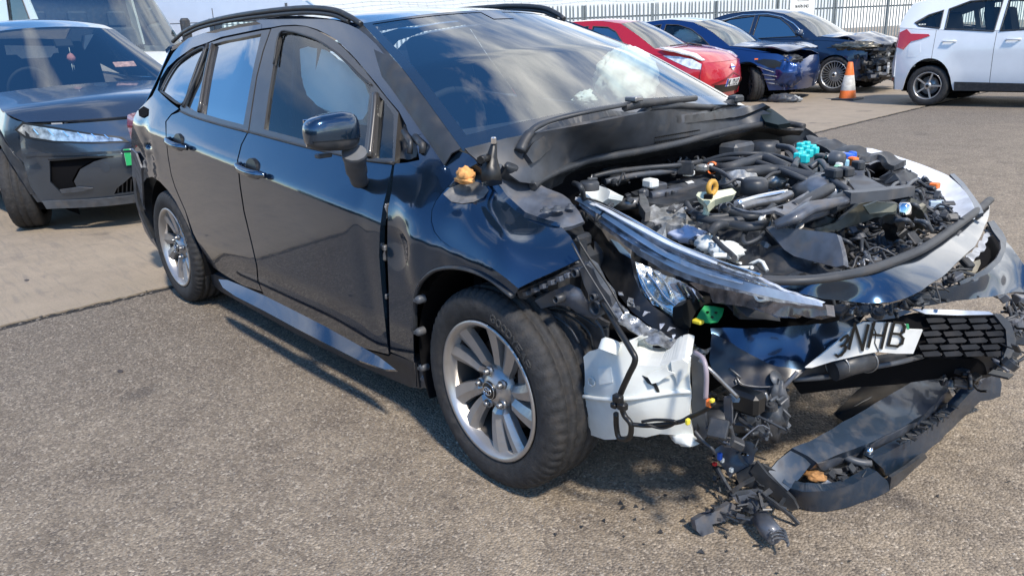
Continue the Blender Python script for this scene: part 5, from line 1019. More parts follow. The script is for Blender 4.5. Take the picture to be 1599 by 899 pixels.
# ================================================================== lower bumper lying on the ground
low = thing('fallen_bumper_section', 'broken blue-black lower bumper section lying on ground below the number plate', 'bumper', PZ(1380,740,0)); low.matrix_basis = Matrix.Translation(PZ(1380,740,0))
LOWI = Matrix.Translation(-PZ(1380,740,0))
def lslab(name, out, surf, m, thick=.012, **k):
    o = slab(name, out, surf, m, low, thick, **k); o.data.transform(LOWI); return o
lslab('front_lip', [(1222,752),(1235,762),(1254,768),(1290,766),(1330,756),(1369,735),(1376,742),(1388,752),(1389,766),(1370,776),(1330,790),(1290,799),(1256,797),(1238,786),(1226,768)], [(1222,752,'z',.10),(1254,768,'z',.085),(1290,766,'z',.085),(1369,735,'z',.09),(1388,766,'z',.01),(1290,799,'z',.0),(1238,786,'z',.015)], M_BLUETRIM, .03, step=5, crumple=.003)
lslab('front_lip', [(1362,716),(1385,706),(1430,682),(1470,655),(1493,638),(1512,615),(1531,597),(1550,582),(1560,580),(1564,600),(1562,618),(1548,624),(1531,626),(1496,659),(1470,686),(1445,707),(1417,728),(1383,742),(1378,730)], [(1362,716,'z',.10),(1430,682,'z',.10),(1493,638,'z',.11),(1560,580,'z',.17),(1562,618,'z',.08),(1496,659,'z',.02),(1445,707,'z',.02),(1383,742,'z',.02)], M_BLUETRIM, .03, step=5, crumple=.003)
lslab('lip_underside', [(1389,765),(1392,745),(1417,729),(1445,708),(1448,714),(1420,740),(1400,758)], [(1389,765,'z',.01),(1445,708,'z',.03),(1400,758,'z',.0)], M_PLASTIC, .01, step=4)
lslab('crash_plank', [(1237,699),(1262,690),(1300,668),(1340,645),(1380,622),(1420,598),(1452,578),(1462,566),(1478,584),(1482,604),(1470,620),(1440,648),(1393,675),(1350,694),(1314,708),(1275,722),(1262,712)], [(1237,699,'z',.17),(1340,645,'z',.18),(1452,578,'z',.18),(1482,606,'z',.15),(1393,675,'z',.14),(1275,722,'z',.13)], M_BLUETRIM, .04, step=6, crumple=.003)
lslab('plank_edge', [(1275,723),(1314,710),(1350,696),(1393,677),(1440,650),(1482,608),(1490,622),(1450,662),(1400,694),(1340,716),(1285,735)], [(1275,723,'z',.13),(1393,677,'z',.135),(1482,608,'z',.15),(1450,662,'z',.06),(1340,716,'z',.06)], M_DUSTY, .02, step=6, crumple=.006)
lslab('corner_plate', [(1200,736),(1215,718),(1237,701),(1252,710),(1268,722),(1250,745),(1230,766),(1218,755)], [(1200,736,'z',.12),(1237,701,'z',.16),(1268,722,'z',.12),(1230,766,'z',.08)], M_BLUETRIM, .015, step=5)
lslab('inner_void', [(1232,766),(1250,748),(1275,724),(1340,718),(1400,696),(1450,664),(1490,624),(1530,596),(1512,618),(1470,655),(1430,682),(1385,706),(1362,716),(1368,735),(1330,756),(1290,766),(1254,768)], [(1232,766,'z',.04),(1275,724,'z',.04),(1450,664,'z',.05),(1530,596,'z',.06),(1368,735,'z',.03)], M_PLASTIC, .01, step=7, crumple=.008)
def lbuild(b, name, m, **k): b.xform(LOWI); return b.build(name, m, low, **k)
MB_ = MB()
o = [PZ(1262,742,.07), PZ(1270,735,.09), PZ(1280,738,.08), PZ(1276,748,.07), PZ(1264,750,.06)]
lf = crumpled('brown_leaf', (0,0,0), (.022,.018,.008), mat('dead_leaf',(.34,.17,.06),.8,var=.5,vscale=80), None, .9, 5, 18, 4); lf.location = PZ(1272,742,.08); lf['label'] = 'crumpled brown leaf caught in the corner of the fallen bumper section'; lf['category'] = 'leaf'
slab('clear_shard', [(1278,752),(1288,746),(1304,756),(1290,762)], [(1278,752,'z',.07),(1304,756,'z',.07),(1290,746,'z',.08)], M_SHARD, low, .002, step=4).data.transform(LOWI)
lbuild(MB().tube(crv([PZ(1318,712,.09), PZ(1330,718,.085), PZ(1345,722,.08), PZ(1360,722,.08)],4), .012, 8), 'fog_lamp_pipe', M_PLGREY)
lbuild(MB().lathe([(0,.02),(.010,.02),(.016,.0),(.0,.0)],'z',14,PZ(1356,707,.10)), 'sensor_cap', M_CHROME)
for (x, y, z, m) in ((1498,583,.22,M_PLASTIC),(1505,576,.23,M_BLACKPRINT),(1512,588,.20,M_PLASTIC)): lbuild(MB().box(PZ(x,y,z),(.05,.07,.03),Matrix.Rotation(.6,3,'Z'),bev=.006), 'sensor_module', m)
lbuild(MB().box(PZ(1500,585,.24),(.010,.014,.004)), 'module_label', M_WHITE); lbuild(MB().box(PZ(1486,579,.23),(.010,.010,.014),bev=.002), 'module_plug', M_REDPL)
for i in range(9):
    t = i/8; x = 1400+70*t; y = 676-52*t; lbuild(MB().box(PZ(x+14,y+14,.09),(.03,.012,.03),Matrix.Rotation(.5,3,'Z'),bev=.002), 'broken_rib', M_PLASTIC)
def lclut(poly, z0, z1, n, seed, smax=.04):
    random.seed(seed); b = MB(); xs = [p[0] for p in poly]; ys_ = [p[1] for p in poly]; k = 0
    while k < n:
        x = random.uniform(min(xs), max(xs)); y = random.uniform(min(ys_), max(ys_))
        if not inpoly(x, y, poly): continue
        k += 1; R_ = Matrix.Rotation(random.uniform(0,6), 3, 'Z') @ Matrix.Rotation(random.uniform(-.9,.9), 3, 'X'); s = lambda: random.uniform(.006, smax)
        b.box(PZ(x,y,random.uniform(z0,z1)), (s(), s()*.6, .004), R_)
    lbuild(b, 'splintered_plastic', M_PLASTIC, kind='stuff')
lclut([(1285,738),(1340,720),(1362,722),(1350,742),(1300,755)], .04, .09, 40, 3); lclut([(1400,690),(1470,640),(1500,600),(1520,605),(1470,655),(1400,700)], .05, .14, 60, 4); lclut([(1450,575),(1480,560),(1500,590),(1480,605)], .12, .2, 30, 5)
# undertray mat lying behind
um = thing('torn_undertray', 'flat torn black undertray mat lying behind the fallen bumper', 'undertray', PZ(1370,640,0)); UI = Matrix.Translation(-PZ(1370,640,0))
o = slab('tray_sheet', [(1302,646),(1330,618),(1359,592),(1395,583),(1430,574),(1452,568),(1448,580),(1420,598),(1380,622),(1340,645),(1318,657)], [(1302,646,'z',.02),(1359,592,'z',.10),(1452,568,'z',.16),(1380,622,'z',.08),(1318,657,'z',.02)], mat('felt_black',(.03,.028,.026),.8,var=.3,vscale=20,dirt=.4), um, .006, step=6, crumple=.004); o.data.transform(UI)
b = MB().tube([PZ(1304,647,.025), PZ(1322,642,.03), PZ(1345,628,.06), PZ(1390,606,.09)], .005, 6).xform(UI); b.build('tray_rib', M_PLASTIC, um)
b = MB().lathe([(0,.008),(.012,.008),(.016,.0)],'z',14,PZ(1388,618,.08)).xform(UI); b.build('tray_grommet', M_DUSTY, um)
# splintered left end
sp = thing('splintered_bumper_bracket', 'splintered black bumper bracket lying on ground at the near end of the bumper', 'bracket', PZ(1170,770,0)); SI = Matrix.Translation(-PZ(1170,770,0))
def sslab(name, out, surf, m, thick=.01, **k):
    o = slab(name, out, surf, m, sp, thick, **k); o.data.transform(SI); return o
sslab('broken_duct', [(1085,812),(1098,804),(1122,796),(1142,784),(1150,790),(1148,802),(1132,814),(1112,818),(1116,830),(1096,837),(1088,828)], [(1085,812,'z',.05),(1142,784,'z',.06),(1112,820,'z',.02),(1096,837,'z',.0)], M_DUSTY, .02, step=4)
sslab('flat_plate', [(1150,742),(1166,728),(1190,724),(1215,735),(1212,758),(1196,764),(1172,760),(1156,762)], [(1150,742,'z',.10),(1215,735,'z',.12),(1172,762,'z',.06)], M_PLASTIC, .01, step=5, crumple=.008)
sslab('black_baffle', [(1170,735),(1182,722),(1200,742),(1222,762),(1246,785),(1252,800),(1240,808),(1216,785),(1192,760)], [(1170,735,'z',.12),(1246,785,'z',.05),(1240,808,'z',.0),(1192,760,'z',.07)], mat('scuffed_black_plastic',()), .01, step=5, crumple=.006) if False else sslab('black_baffle', [(1170,735),(1182,722),(1200,742),(1222,762),(1240,782),(1246,795),(1234,798),(1212,783),(1192,762)], [(1170,735,'z',.12),(1246,785,'z',.05),(1236,800,'z',.01),(1192,760,'z',.07)], M_PLASTIC, .01, step=5, crumple=.006)
sslab('upper_bracket', [(1118,700),(1140,690),(1172,690),(1182,700),(1178,718),(1160,735),(1140,745),(1126,728),(1120,712)], [(1118,700,'z',.16),(1182,700,'z',.18),(1140,745,'z',.08)], M_DUSTY, .01, step=5, crumple=.014, cs=25)
sslab('ribbed_web', [(1140,772),(1172,764),(1190,774),(1188,800),(1172,800),(1160,790),(1148,782)], [(1140,772,'z',.07),(1190,774,'z',.07),(1172,800,'z',.02)], M_DUSTY, .006, step=4, crumple=.006)
sslab('ground_fragment', [(1145,800),(1170,806),(1185,800),(1192,812),(1175,820),(1155,818)], [(1145,800,'z',.03),(1192,812,'z',.02),(1155,818,'z',.005)], M_PLASTIC, .01, step=4, crumple=.01)
for pts in ([(1140,770,.08),(1160,768,.08),(1186,765,.08)],[(1186,768,.08),(1210,785,.06),(1235,805,.03),(1247,818,.01)],[(1192,790,.05),(1200,785,.05),(1228,795,.045)],[(1186,770,.08),(1190,790,.06),(1205,812,.02)],[(1142,768,.09),(1160,755,.10),(1178,746,.11)],[(1188,765,.09),(1187,780,.06),(1188,798,.02)],[(1225,778,.05),(1214,794,.04)],[(1120,730,.10),(1132,752,.07),(1142,768,.06)],[(1152,706,.17),(1160,720,.14),(1168,726,.13),(1182,722,.13)]):
    MB().tube([PZ(*p) for p in pts], .006, 4).xform(SI).build('broken_strut', M_PLASTIC if pts[0][0] % 4 else M_PLGREY, sp)
b = MB().tube([PZ(1188,808,.045), PZ(1200,825,.04), PZ(1212,838,.035)], [.026,.028,.026], 12).xform(SI); b.build('corrugated_boot', M_DUSTY, sp)
for i in range(4):
    b = MB().tube([PZ(1214+i*1.5,830+i*5.5,.055) + Vector((.02*math.cos(a/6*PI), .02*math.sin(a/6*PI), 0)) for a in range(0,8)], .0035, 5).xform(SI); b.build('boot_ring', M_PLGREY, sp)
MB().box(PZ(1124,712,.16),(.012,.012,.022),bev=.002).xform(SI).build('blue_plug', M_BLUEPL, sp); MB().box(PZ(1128,718,.14),(.010,.010,.014),bev=.002).xform(SI).build('white_plug', M_WHITEPL, sp)
MB().box(PZ(1142,733,.11),(.012,.012,.014),bev=.002).xform(SI).build('white_plug', M_WHITEPL, sp); MB().box(PZ(1116,724,.12),(.012,.012,.010),bev=.002).xform(SI).build('red_plug', M_REDPL, sp); MB().lathe([(0,.004),(.008,.004),(.012,.0)],'z',12,PZ(1163,708,.17)).xform(SI).build('bolt_head', M_CHROME, sp)
random.seed(44); b = MB()
for i in range(80):
    x = random.uniform(1115,1200); y = random.uniform(710,815); R_ = Matrix.Rotation(random.uniform(0,6),3,'Z') @ Matrix.Rotation(random.uniform(-1,1),3,'X')
    b.box(PZ(x,y,random.uniform(.01,.10)), (random.uniform(.01,.045),random.uniform(.004,.016),.004), R_)
b.xform(SI).build('splinters', M_PLASTIC, sp, kind='stuff')

random.seed(77); b = MB()
for i in range(60):
    t = random.random(); x = random.choice([random.gauss(1150,60), random.gauss(1320,120), random.gauss(980,60)]); y = random.gauss(800 if x < 1250 else 770, 45)
    if y < 700 or (y < 800 and 1230 < x < 1400): continue
    p = PZ(x, y, .003); r = random.uniform(.003,.010); a = random.uniform(0,6)
    q = [p+Vector((r*math.cos(a+k*2.1+random.uniform(-.4,.4)), r*math.sin(a+k*2.1), random.uniform(0,.006))) for k in range(3)]
    b.add(q+[v-Vector((0,0,.002)) for v in q], [(0,1,2),(5,4,3),(0,3,4,1),(1,4,5,2),(2,5,3,0)])
b.build('plastic_fragments', M_PLASTIC, kind='stuff')
# ================================================================== other vehicles
class Shape:
    """a road vehicle's body surface: half width as a function of (x, z), nose and tail bowed in plan"""
    def __init__(s, W_, zc, slope, gslope, belt, xc, xn, rc, rn, edge, sill, arch, wb, tuck=.16, pf=2.6, taper=.05, nose_taper=.10):
        s.W = W_; s.zc = zc; s.sl = slope; s.gs = gslope; s.belt = belt; s.xc = xc; s.xn = xn; s.rc = rc; s.rn = rn; s.edge = edge; s.sill = sill; s.arch = arch; s.wb = wb; s.tuck = tuck; s.pf = pf; s.tp = taper; s.nt = nose_taper
    def interp(s, P, x):
        P = sorted(P)
        if x <= P[0][0]: return P[0][1]
        for a, b in zip(P, P[1:]):
            if x <= b[0]: t = (x-a[0])/(b[0]-a[0]); t = t*t*(3-2*t)*.5+t*.5; return a[1]+(b[1]-a[1])*t
        return P[-1][1]
    def hw(s, x, z):
        d = z-s.zc; e = .04; y = s.W-((s.sl+.04)/2*math.sqrt(d*d+e*e)+(s.sl-.04)/2*d)
        bz = s.interp(s.belt, x)
        if z > bz: y -= (z-bz)*s.gs
        if z < .45: y -= (.45-z)*s.tuck
        if x > .25: y -= s.nt*((x-.25)/(s.xc-.25))**2
        if x < -s.wb-.2: y -= s.tp*((-s.wb-.2-x)/(-s.wb-.2-s.rc))**2
        for xa in (0, -s.wb):       # flared arches
            r = math.hypot(x-xa, z-.33); y += .02*math.exp(-((r-s.arch)/.09)**2)
        return y
    def sidep(s, sg, off=0): return lambda x, z: Vector((x, sg*(s.hw(x, z)+off), z))
    def bot(s, x):
        b = s.sill
        for xa in (0, -s.wb):
            if abs(x-xa) < s.arch: b = max(b, .33+math.sqrt(s.arch**2-(x-xa)**2))
        return b
    def front(s, y, z, off=0):
        w = s.hw(s.xc, z); t = min(1, abs(y)/w); return Vector((s.xc+(s.interp(s.xn, z)-s.xc)*(1-t**s.pf)+off, y, z))
    def rear(s, y, z, off=0):
        w = s.hw(s.rc, z); t = min(1, abs(y)/w); return Vector((s.rc+(s.interp(s.rn, z)-s.rc)*(1-t**s.pf)-off, y, z))
def gpanel(name, out, fn, m, parent, holes=(), step=.09, thick=.01, toward=None, **k):
    V, T = tri_region(out, holes, step); P = [fn(a, b) for a, b in V]
    return skin(name, P, T, m, parent, toward, thick, **k)
def toward(fn, out, c):
    return None
def gcar(root, sh, m, seams, edgeseg, windows, glassm, wscreen, doors=True, crown=(.03,.04), crumple=0):
    """bodywork in pressings: fascia, wings, doors, bonnet, glass, roof"""
    far = lambda sg: Vector((-sh.wb/2, sg*40, .6))
    xs = [sh.rc]+seams+[sh.xc]; names = ['rear_wing']+['door']*(len(seams)-1)+['front_wing']
    for sg in (-1, 1):
        fn = sh.sidep(sg)
        for i in range(len(xs)-1):
            a, b = xs[i]+(.004 if i else 0), xs[i+1]-(.004 if i < len(xs)-2 else 0); n = max(8, int((b-a)/.05))
            bt = [(a+(b-a)*k/n, sh.bot(a+(b-a)*k/n)) for k in range(n+1)]
            tp_ = [(a+(b-a)*k/n, sh.interp(sh.belt, a+(b-a)*k/n)) for k in range(n, -1, -1)]
            gpanel(names[i], bt+tp_, fn, m, root, toward=far(sg))
        # greenhouse sides with real window openings
        ed = [e for e in sh.edge if e[1] > sh.interp(sh.belt, e[0])+.01]
        out = [(e[0], e[1]) for e in ed]; x0, x1 = out[0][0], out[-1][0]; n = 24
        bl = [(x1+(x0-x1)*k/n, sh.interp(sh.belt, x1+(x0-x1)*k/n)+.006) for k in range(n+1)]
        bl = [(x, z) for x, z in bl if not any(math.hypot(x-q[0], z-q[1]) < .02 for q in (out[0], out[-1]))]
        gpanel('window_surround', out+bl, fn, m, root, holes=windows, toward=far(sg), thick=.03)
        for w in windows: gpanel('side_window', w, sh.sidep(sg, -.012), glassm, root, thick=0, toward=far(sg), step=.12)
        for w in windows: MB().tube([sh.sidep(sg, .002)(x, z) for x, z in list(w)+[w[0]]], .012, 5, cap=False).build('window_seal', M_RUBBER, root)
    n = 20
    def cur(i, bw, cr_):
        x, z = sh.edge[i]; w = sh.hw(x, z); return [Vector((x+bw*(1-abs(t)**sh.pf), w*t, z+cr_*(1-t*t))) for t in [2*k/n-1 for k in range(n+1)]]
    N_ = len(sh.edge)
    for nm, i0, i1, mm, bws, crs in edgeseg:
        rows = [cur(i, bws[min(i-i0, len(bws)-1)], crs[min(i-i0, len(crs)-1)]) for i in range(i0, i1+1)]
        loft(rows, nm, mm, root, .0 if mm in (glassm, wscreen) else .015, k=4)
def face(root, sh, name, out, m, off=.0, end='front', holes=(), step=.07, thick=.012, mirror=False, **k):
    fn = (lambda y, z: sh.front(y, z, off)) if end == 'front' else (lambda y, z: sh.rear(y, z, off))
    o = gpanel(name, out, fn, m, root, holes, step, thick, Vector((40 if end == 'front' else -40, 0, .5)))
    if mirror: gpanel(name, [(-y, z) for y, z in reversed(out)], fn, m, root, holes, step, thick, Vector((40 if end == 'front' else -40, 0, .5)))
    return o
def sidebit(root, sh, name, out, m, off=.004, thick=.01, step=.06, sgs=(-1, 1)):
    for sg in sgs: gpanel(name, out, sh.sidep(sg, off), m, root, step=step, thick=thick, toward=Vector((-1, sg*40, .5)))
def bg_wheel(root, x, y, r, steer=0, spokes=10, m=None, rim=.225, tw=.21, wide=.025, name='wheel', cap=M_BLACKPRINT):
    sg = 1 if y > 0 else -1; w = link(name, None, root, loc=(x, y-sg*tw/2, r)); w.rotation_euler = (0, 0, (0 if sg < 0 else PI)+steer); m = m or M_ALU; h = tw/2
    MB().lathe([(rim-.01,-h*.8),(rim+.01,-h),(rim+.04,-h*1.05),(r-.02,-h*.98),(r-.004,-h*.78),(r,-h*.3),(r-.008,-h*.27),(r-.008,-h*.2),(r,-h*.18),(r,h*.18),(r-.008,h*.2),(r-.008,h*.27),(r,h*.3),(r-.004,h*.78),(r-.02,h*.98),(rim,h*.9)], 'y', 72, mod=lambda i, j: -.005 if (j in (3,4) and i % 3 == 0) else 0).build('tyre', M_TYRE, w)
    MB().lathe([(rim-.012,-h*.75),(rim,-h*.92),(rim+.002,-h*.98),(rim-.008,-h*.98),(rim-.018,-h*.75),(rim-.03,h*.5)], 'y', 60).build('rim', m, w)
    MB().lathe([(0,h*.2),(rim-.02,h*.2)], 'y', 30).build('rim_back', M_BLACK, w); MB().lathe([(0,-.0),(.14,-.0),(.14,.02)], 'y', 30).build('brake_disc', M_STEEL, w)
    b = MB()
    for k in range(spokes):
        a = 2*PI*k/spokes
        pts = [Vector((q*math.cos(a), -h*(.72+.1*(q/rim)), q*math.sin(a))) for q in (.03, rim*.5, rim-.01)]
        o = MB().tube(pts, [wide*.9, wide*.8, wide], 4, flat=.5, up=(0,1,0)).build('spoke', m, w)
    MB().lathe([(0,-h*.9),(.03,-h*.88),(.05,-h*.8),(.06,-h*.5)], 'y', 24).build('hub', m, w); MB().lathe([(0,-h*.95),(.022,-h*.94),(.026,-h*.88)], 'y', 20).build('hub_cap', cap, w)
    return w
def arches(root, sh):
    for sg in (-1, 1):
        for xa in (0, -sh.wb):
            vs = []; fs = []; n = 14; R_ = sh.arch-.004
            for i in range(n+1):
                a = PI*(-.12+1.24*i/n); yo = sh.hw(xa+R_*math.cos(a), .33+R_*math.sin(a))-.03
                vs += [(xa+R_*math.cos(a), sg*yo, .33+R_*math.sin(a)), (xa+R_*math.cos(a), sg*(sh.W-.38), .33+R_*math.sin(a))]
            for i in range(n): fs.append((2*i, 2*i+1, 2*i+3, 2*i+2))
            b = len(vs); vs += [(xa-R_, sg*(sh.W-.38), .1),(xa+R_, sg*(sh.W-.38), .1),(xa+R_, sg*(sh.W-.38), .33+R_),(xa-R_, sg*(sh.W-.38), .33+R_)]; fs.append((b,b+1,b+2,b+3))
            mesh('wheel_arch_liner', vs, fs, M_BLACK, root)
def under(root, sh, top=.55):
    MB().box(((sh.xc+sh.rc)/2+.0, 0, .34), (sh.xc-sh.rc-.1, 2*(sh.W-.30), .26)).build('underbody', M_BLACK, root)
def plate(root, fn, text, y0=-.26, y1=.26, z0=.45, z1=.56, m=None, flash=None, sw=.010, sg=1):
    p = link('number_plate', None, root)
    gpanel('plate_board', [(y0,z0),(y1,z0),(y1,z1),(y0,z1)], lambda y, z: fn(y, z, .012), m or M_WHITE, p, thick=.006, step=.1, toward=Vector((40*sg,0,.5)))
    b = MB(); w = (y1-y0-.09)/(len(text))-.012
    write(b, text, lambda u, v, d: fn(y0+.055+u if sg > 0 else y1-.055-u, z0+.018+v, .0135+d), z1-z0-.036, w, .012, sw); b.build('plate_lettering', M_BLACKPRINT, p)
    if flash: gpanel('plate_flash', [(y0,z0),(y0+.045,z0),(y0+.045,z1),(y0,z1)], lambda y, z: fn(y, z, .014), flash, p, thick=.002, step=.1, toward=Vector((40,0,.5)))
def cabin(root, sh, seats=True, z0=.35, m=M_DARKIN, xw=-.6):
    c = link('cabin', None, root)
    MB().box(((xw-sh.wb)/2-.2, 0, .5), (sh.wb, 2*(sh.W-.14), .1)).build('cabin_floor', m, c)
    MB().box((xw+.12, 0, .86), (.35, 2*(sh.W-.22), .16), bev=.05).build('dashboard', m, c)
    for y in (-.37, .37):
        MB().box((xw-1.05, y, .66), (.5,.48,.2), bev=.06).build('seat_cushion', m, c); MB().box((xw-1.32, y, .98), (.14,.46,.6), Matrix.Rotation(-.3,3,'Y'), bev=.05).build('seat_back', m, c); MB().box((xw-1.45, y, 1.30), (.08,.24,.15), bev=.03).build('headrest', m, c)
    MB().box((xw-2.15, 0, .95), (.14,2*(sh.W-.25),.6), Matrix.Rotation(-.3,3,'Y'), bev=.05).build('rear_bench', m, c)
    MB().tube([Vector((xw-.32, -.37, 1.0))+Matrix.Rotation(-1.1,3,'Y') @ Vector((.18*math.cos(2*PI*i/24), .18*math.sin(2*PI*i/24), 0)) for i in range(25)], .014, 6, cap=False).build('steering_wheel', M_DARKIN, c)
def door_mirror(root, x, y, z, m, s=1.0):
    sg = 1 if y > 0 else -1; k = link('door_mirror', None, root)
    vs, fs = sup((x, y+sg*.10*s, z+.05*s), (.055*s,.10*s,.065*s), 3, 20, 12, taper=.3); mesh('mirror_shell', vs, fs, m, k, True)
    MB().tube([(x,y-sg*.03,z-.03),(x,y+sg*.05*s,z)], .02*s, 8).build('mirror_foot', M_PLASTIC, k)
    MB().box((x-.05*s,y+sg*.10*s,z+.05*s),(.02,.15*s,.09*s),bev=.004).build('mirror_face', M_PLASTIC, k)
def stretch(root, k, z0=.40):
    done = set()
    def go(o):
        if o.name.startswith('wheel'): return
        if o.type == 'MESH' and o.data.name not in done:
            done.add(o.data.name); n = len(o.data.vertices); c = np.zeros(n*3); o.data.vertices.foreach_get('co', c); c = c.reshape(-1,3); m = c[:,2] > z0; c[m,2] = z0+(c[m,2]-z0)*k; o.data.vertices.foreach_set('co', c.ravel()); o.data.update()
        for ch in o.children: go(ch)
    go(root)
# ---- grey crossover left
M_GREYP = paint('slate_grey_paint', (.062, .082, .112), .7, rough=.22)
root = thing('grey_crossover', 'slate grey crossover facing the camera parked behind the navy estate, turned front wheel', 'car', (-5.94, -.22, 0), math.radians(3))
sh = Shape(.905, .74, .30, .30, [(-3.6,1.12),(-2.6,1.06),(-1.0,.98),(-.3,.97),(.2,.90),(.45,.82)], .45, [(.2,.84),(.45,.95),(.6,.95),(.80,.88),(.95,.80)], -3.35, [(.2,-3.42),(.6,-3.5),(1.1,-3.45)],
  [(.45,.82),(.25,.885),(.0,.93),(-.35,1.0),(-.75,1.22),(-1.15,1.44),(-1.6,1.52),(-2.3,1.52),(-2.9,1.42),(-3.35,1.12)], .26, .385, 2.64)
W_C = [[(-.95,1.04),(-1.0,1.10),(-1.2,1.36),(-1.35,1.42),(-1.62,1.44),(-1.62,1.05)],[(-1.72,1.05),(-1.72,1.44),(-2.2,1.44),(-2.6,1.32),(-2.75,1.14),(-2.6,1.10)]]
gcar(root, sh, M_GREYP, [-2.6,-1.66,-.62], [('bonnet',0,3,M_GREYP,[.42,.36,.22,.12],[.0,.05,.06,.03]),('windscreen',3,5,M_WSCREEN,[.12,.12,.12],[.03,.03,.03]),('roof',5,8,M_GREYP,[.12,.05,0,-.05],[.03,.03,.03,.03]),('rear_screen',8,9,M_GLASS_DARK,[-.05,-.08],[.03,.01])], W_C, M_GLASS_DARK, M_WSCREEN)
arches(root, sh); under(root, sh); cabin(root, sh)
HLo = [(-.85,.775),(-.80,.73),(-.66,.695),(-.45,.675),(-.24,.665),(-.27,.685),(-.46,.725),(-.66,.775),(-.80,.810)]
VENT = [(-.71,.56),(-.68,.575),(-.50,.575),(-.36,.565),(-.46,.545),(-.55,.50),(-.60,.42),(-.58,.34),(-.68,.33),(-.73,.42)]
GRL = [(-.34,.34),(-.24,.42),(.24,.42),(.34,.34),(.36,.29),(-.36,.29)]
face(root, sh, 'front_fascia', [(-.83,.80),(-.60,.80),(-.30,.80),(0,.80),(.30,.80),(.60,.80),(.83,.80),(.86,.60),(.85,.40),(.80,.26),(.5,.25),(0,.25),(-.5,.25),(-.80,.26),(-.85,.40),(-.86,.60)], M_GREYP, holes=[VENT, [(-y,z) for y,z in VENT], GRL])
face(root, sh, 'headlamp', HLo, mat('clear_lamp', (.45,.48,.50), .12, .6, coat=1, var=.7, vscale=22), .012, mirror=True)
face(root, sh, 'headlamp_bezel', [(-.865,.78),(-.81,.72),(-.66,.682),(-.45,.662),(-.20,.652),(-.24,.69),(-.45,.735),(-.64,.785),(-.80,.825)], M_BLACKPRINT, .006, mirror=True)
for i in range(6): face(root, sh, 'lamp_fin', [(-.76+i*.08,.785-i*.014),(-.752+i*.08,.785-i*.014),(-.732+i*.08,.74-i*.010),(-.740+i*.08,.74-i*.010)], M_CHROME, .016, mirror=True, thick=.004, step=.03)
face(root, sh, 'vent_back', VENT, M_BLACK, -.05, mirror=True); face(root, sh, 'vent_edge', [(-.72,.575),(-.50,.585),(-.33,.572),(-.34,.562),(-.50,.572),(-.70,.562)], M_BLACKPRINT, .008, mirror=True, step=.04)
face(root, sh, 'vent_blade', [(-.68,.33),(-.56,.34),(-.50,.36),(-.58,.375),(-.69,.36)], M_PLGREY, .02, mirror=True, step=.04)
face(root, sh, 'grille_back', GRL, M_BLACK, -.05)
for i in range(22): face(root, sh, 'grille_fin', [(-.33+i*.03,.295),(-.322+i*.03,.295),(-.318+i*.03+.0,.40),(-.326+i*.03,.40)], M_PLASTIC, -.02, step=.2, thick=.01)
face(root, sh, 'lower_lip', [(-.80,.27),(-.4,.265),(0,.265),(.4,.265),(.80,.27),(.78,.205),(.4,.20),(0,.20),(-.4,.20),(-.78,.205)], M_PLGREY, .02)
face(root, sh, 'tow_cover', [(-.40+.032*math.cos(a*PI/6),.50+.032*math.sin(a*PI/6)) for a in range(12)], M_GREYP, .006, step=.03)
plate(root, sh.front, 'ZHB', -.26, .26, .50, .61, flash=mat('green_flash', (.02,.38,.12), .5))
root.children[-1]
sidebit(root, sh, 'arch_cladding', [(.39*math.cos(a),.33+.39*math.sin(a)) for a in [PI*k/12 for k in range(13)]]+[(.46*math.cos(a),.33+.46*math.sin(a)) for a in [PI*k/12 for k in range(12,-1,-1)]], M_PLASTIC, .012)
face(root, sh, 'bumper_crease', [(-.84,.62),(-.5,.612),(-.2,.60),(0,.595),(.2,.60),(.5,.612),(.84,.62),(.84,.60),(.5,.594),(0,.578),(-.5,.594),(-.84,.60)], M_GREYP, .014)
bg_wheel(root, 0, -.90, .345, math.radians(-24), 10, rim=.24, tw=.225); bg_wheel(root, 0, .90, .345, math.radians(-24), 10, rim=.24, tw=.225); bg_wheel(root, -2.64, -.90, .345, rim=.24); bg_wheel(root, -2.64, .90, .345, rim=.24)
door_mirror(root, -.72, -.86, 1.0, M_GREYP); door_mirror(root, -.72, .86, 1.0, M_GREYP)
stretch(root, 1.17)
MB().box((-1.02,0.02,1.50),(.03,.16,.09),Matrix.Rotation(-.6,3,'Y'),bev=.01).build('rear_view_mirror', M_BLACKPRINT, root)
ch = thing('hanging_charm', 'small pink charm with white strings hanging behind the grey crossover windscreen', 'charm', tuple(root.location), root.rotation_euler.z)
crumpled('charm_body', (-.98,.05,1.36), (.03,.03,.035), mat('pink_charm',(.55,.22,.22),.8), ch, .5, 4, 16); MB().tube([(-.98,.05,1.46),(-.98,.05,1.38)],.003,5).build('string', M_WHITE, ch); MB().tube([(-.98,.045,1.34),(-.98,.04,1.24)],.005,5).build('tassel', M_WHITE, ch); MB().tube([(-.98,.055,1.34),(-.98,.06,1.25)],.005,5).build('tassel', M_WHITE, ch)
cdp = thing('windscreen_card', 'red and white card lying inside the grey crossover windscreen, right corner', 'card', tuple(root.location), root.rotation_euler.z)
MB().box((-.78,.46,1.28),(.012,.20,.08),Matrix.Rotation(-.95,3,'Y'),bev=.01).build('card', mat('red_white_card',(.75,.42,.38),.5,var=.4,vscale=30), cdp)
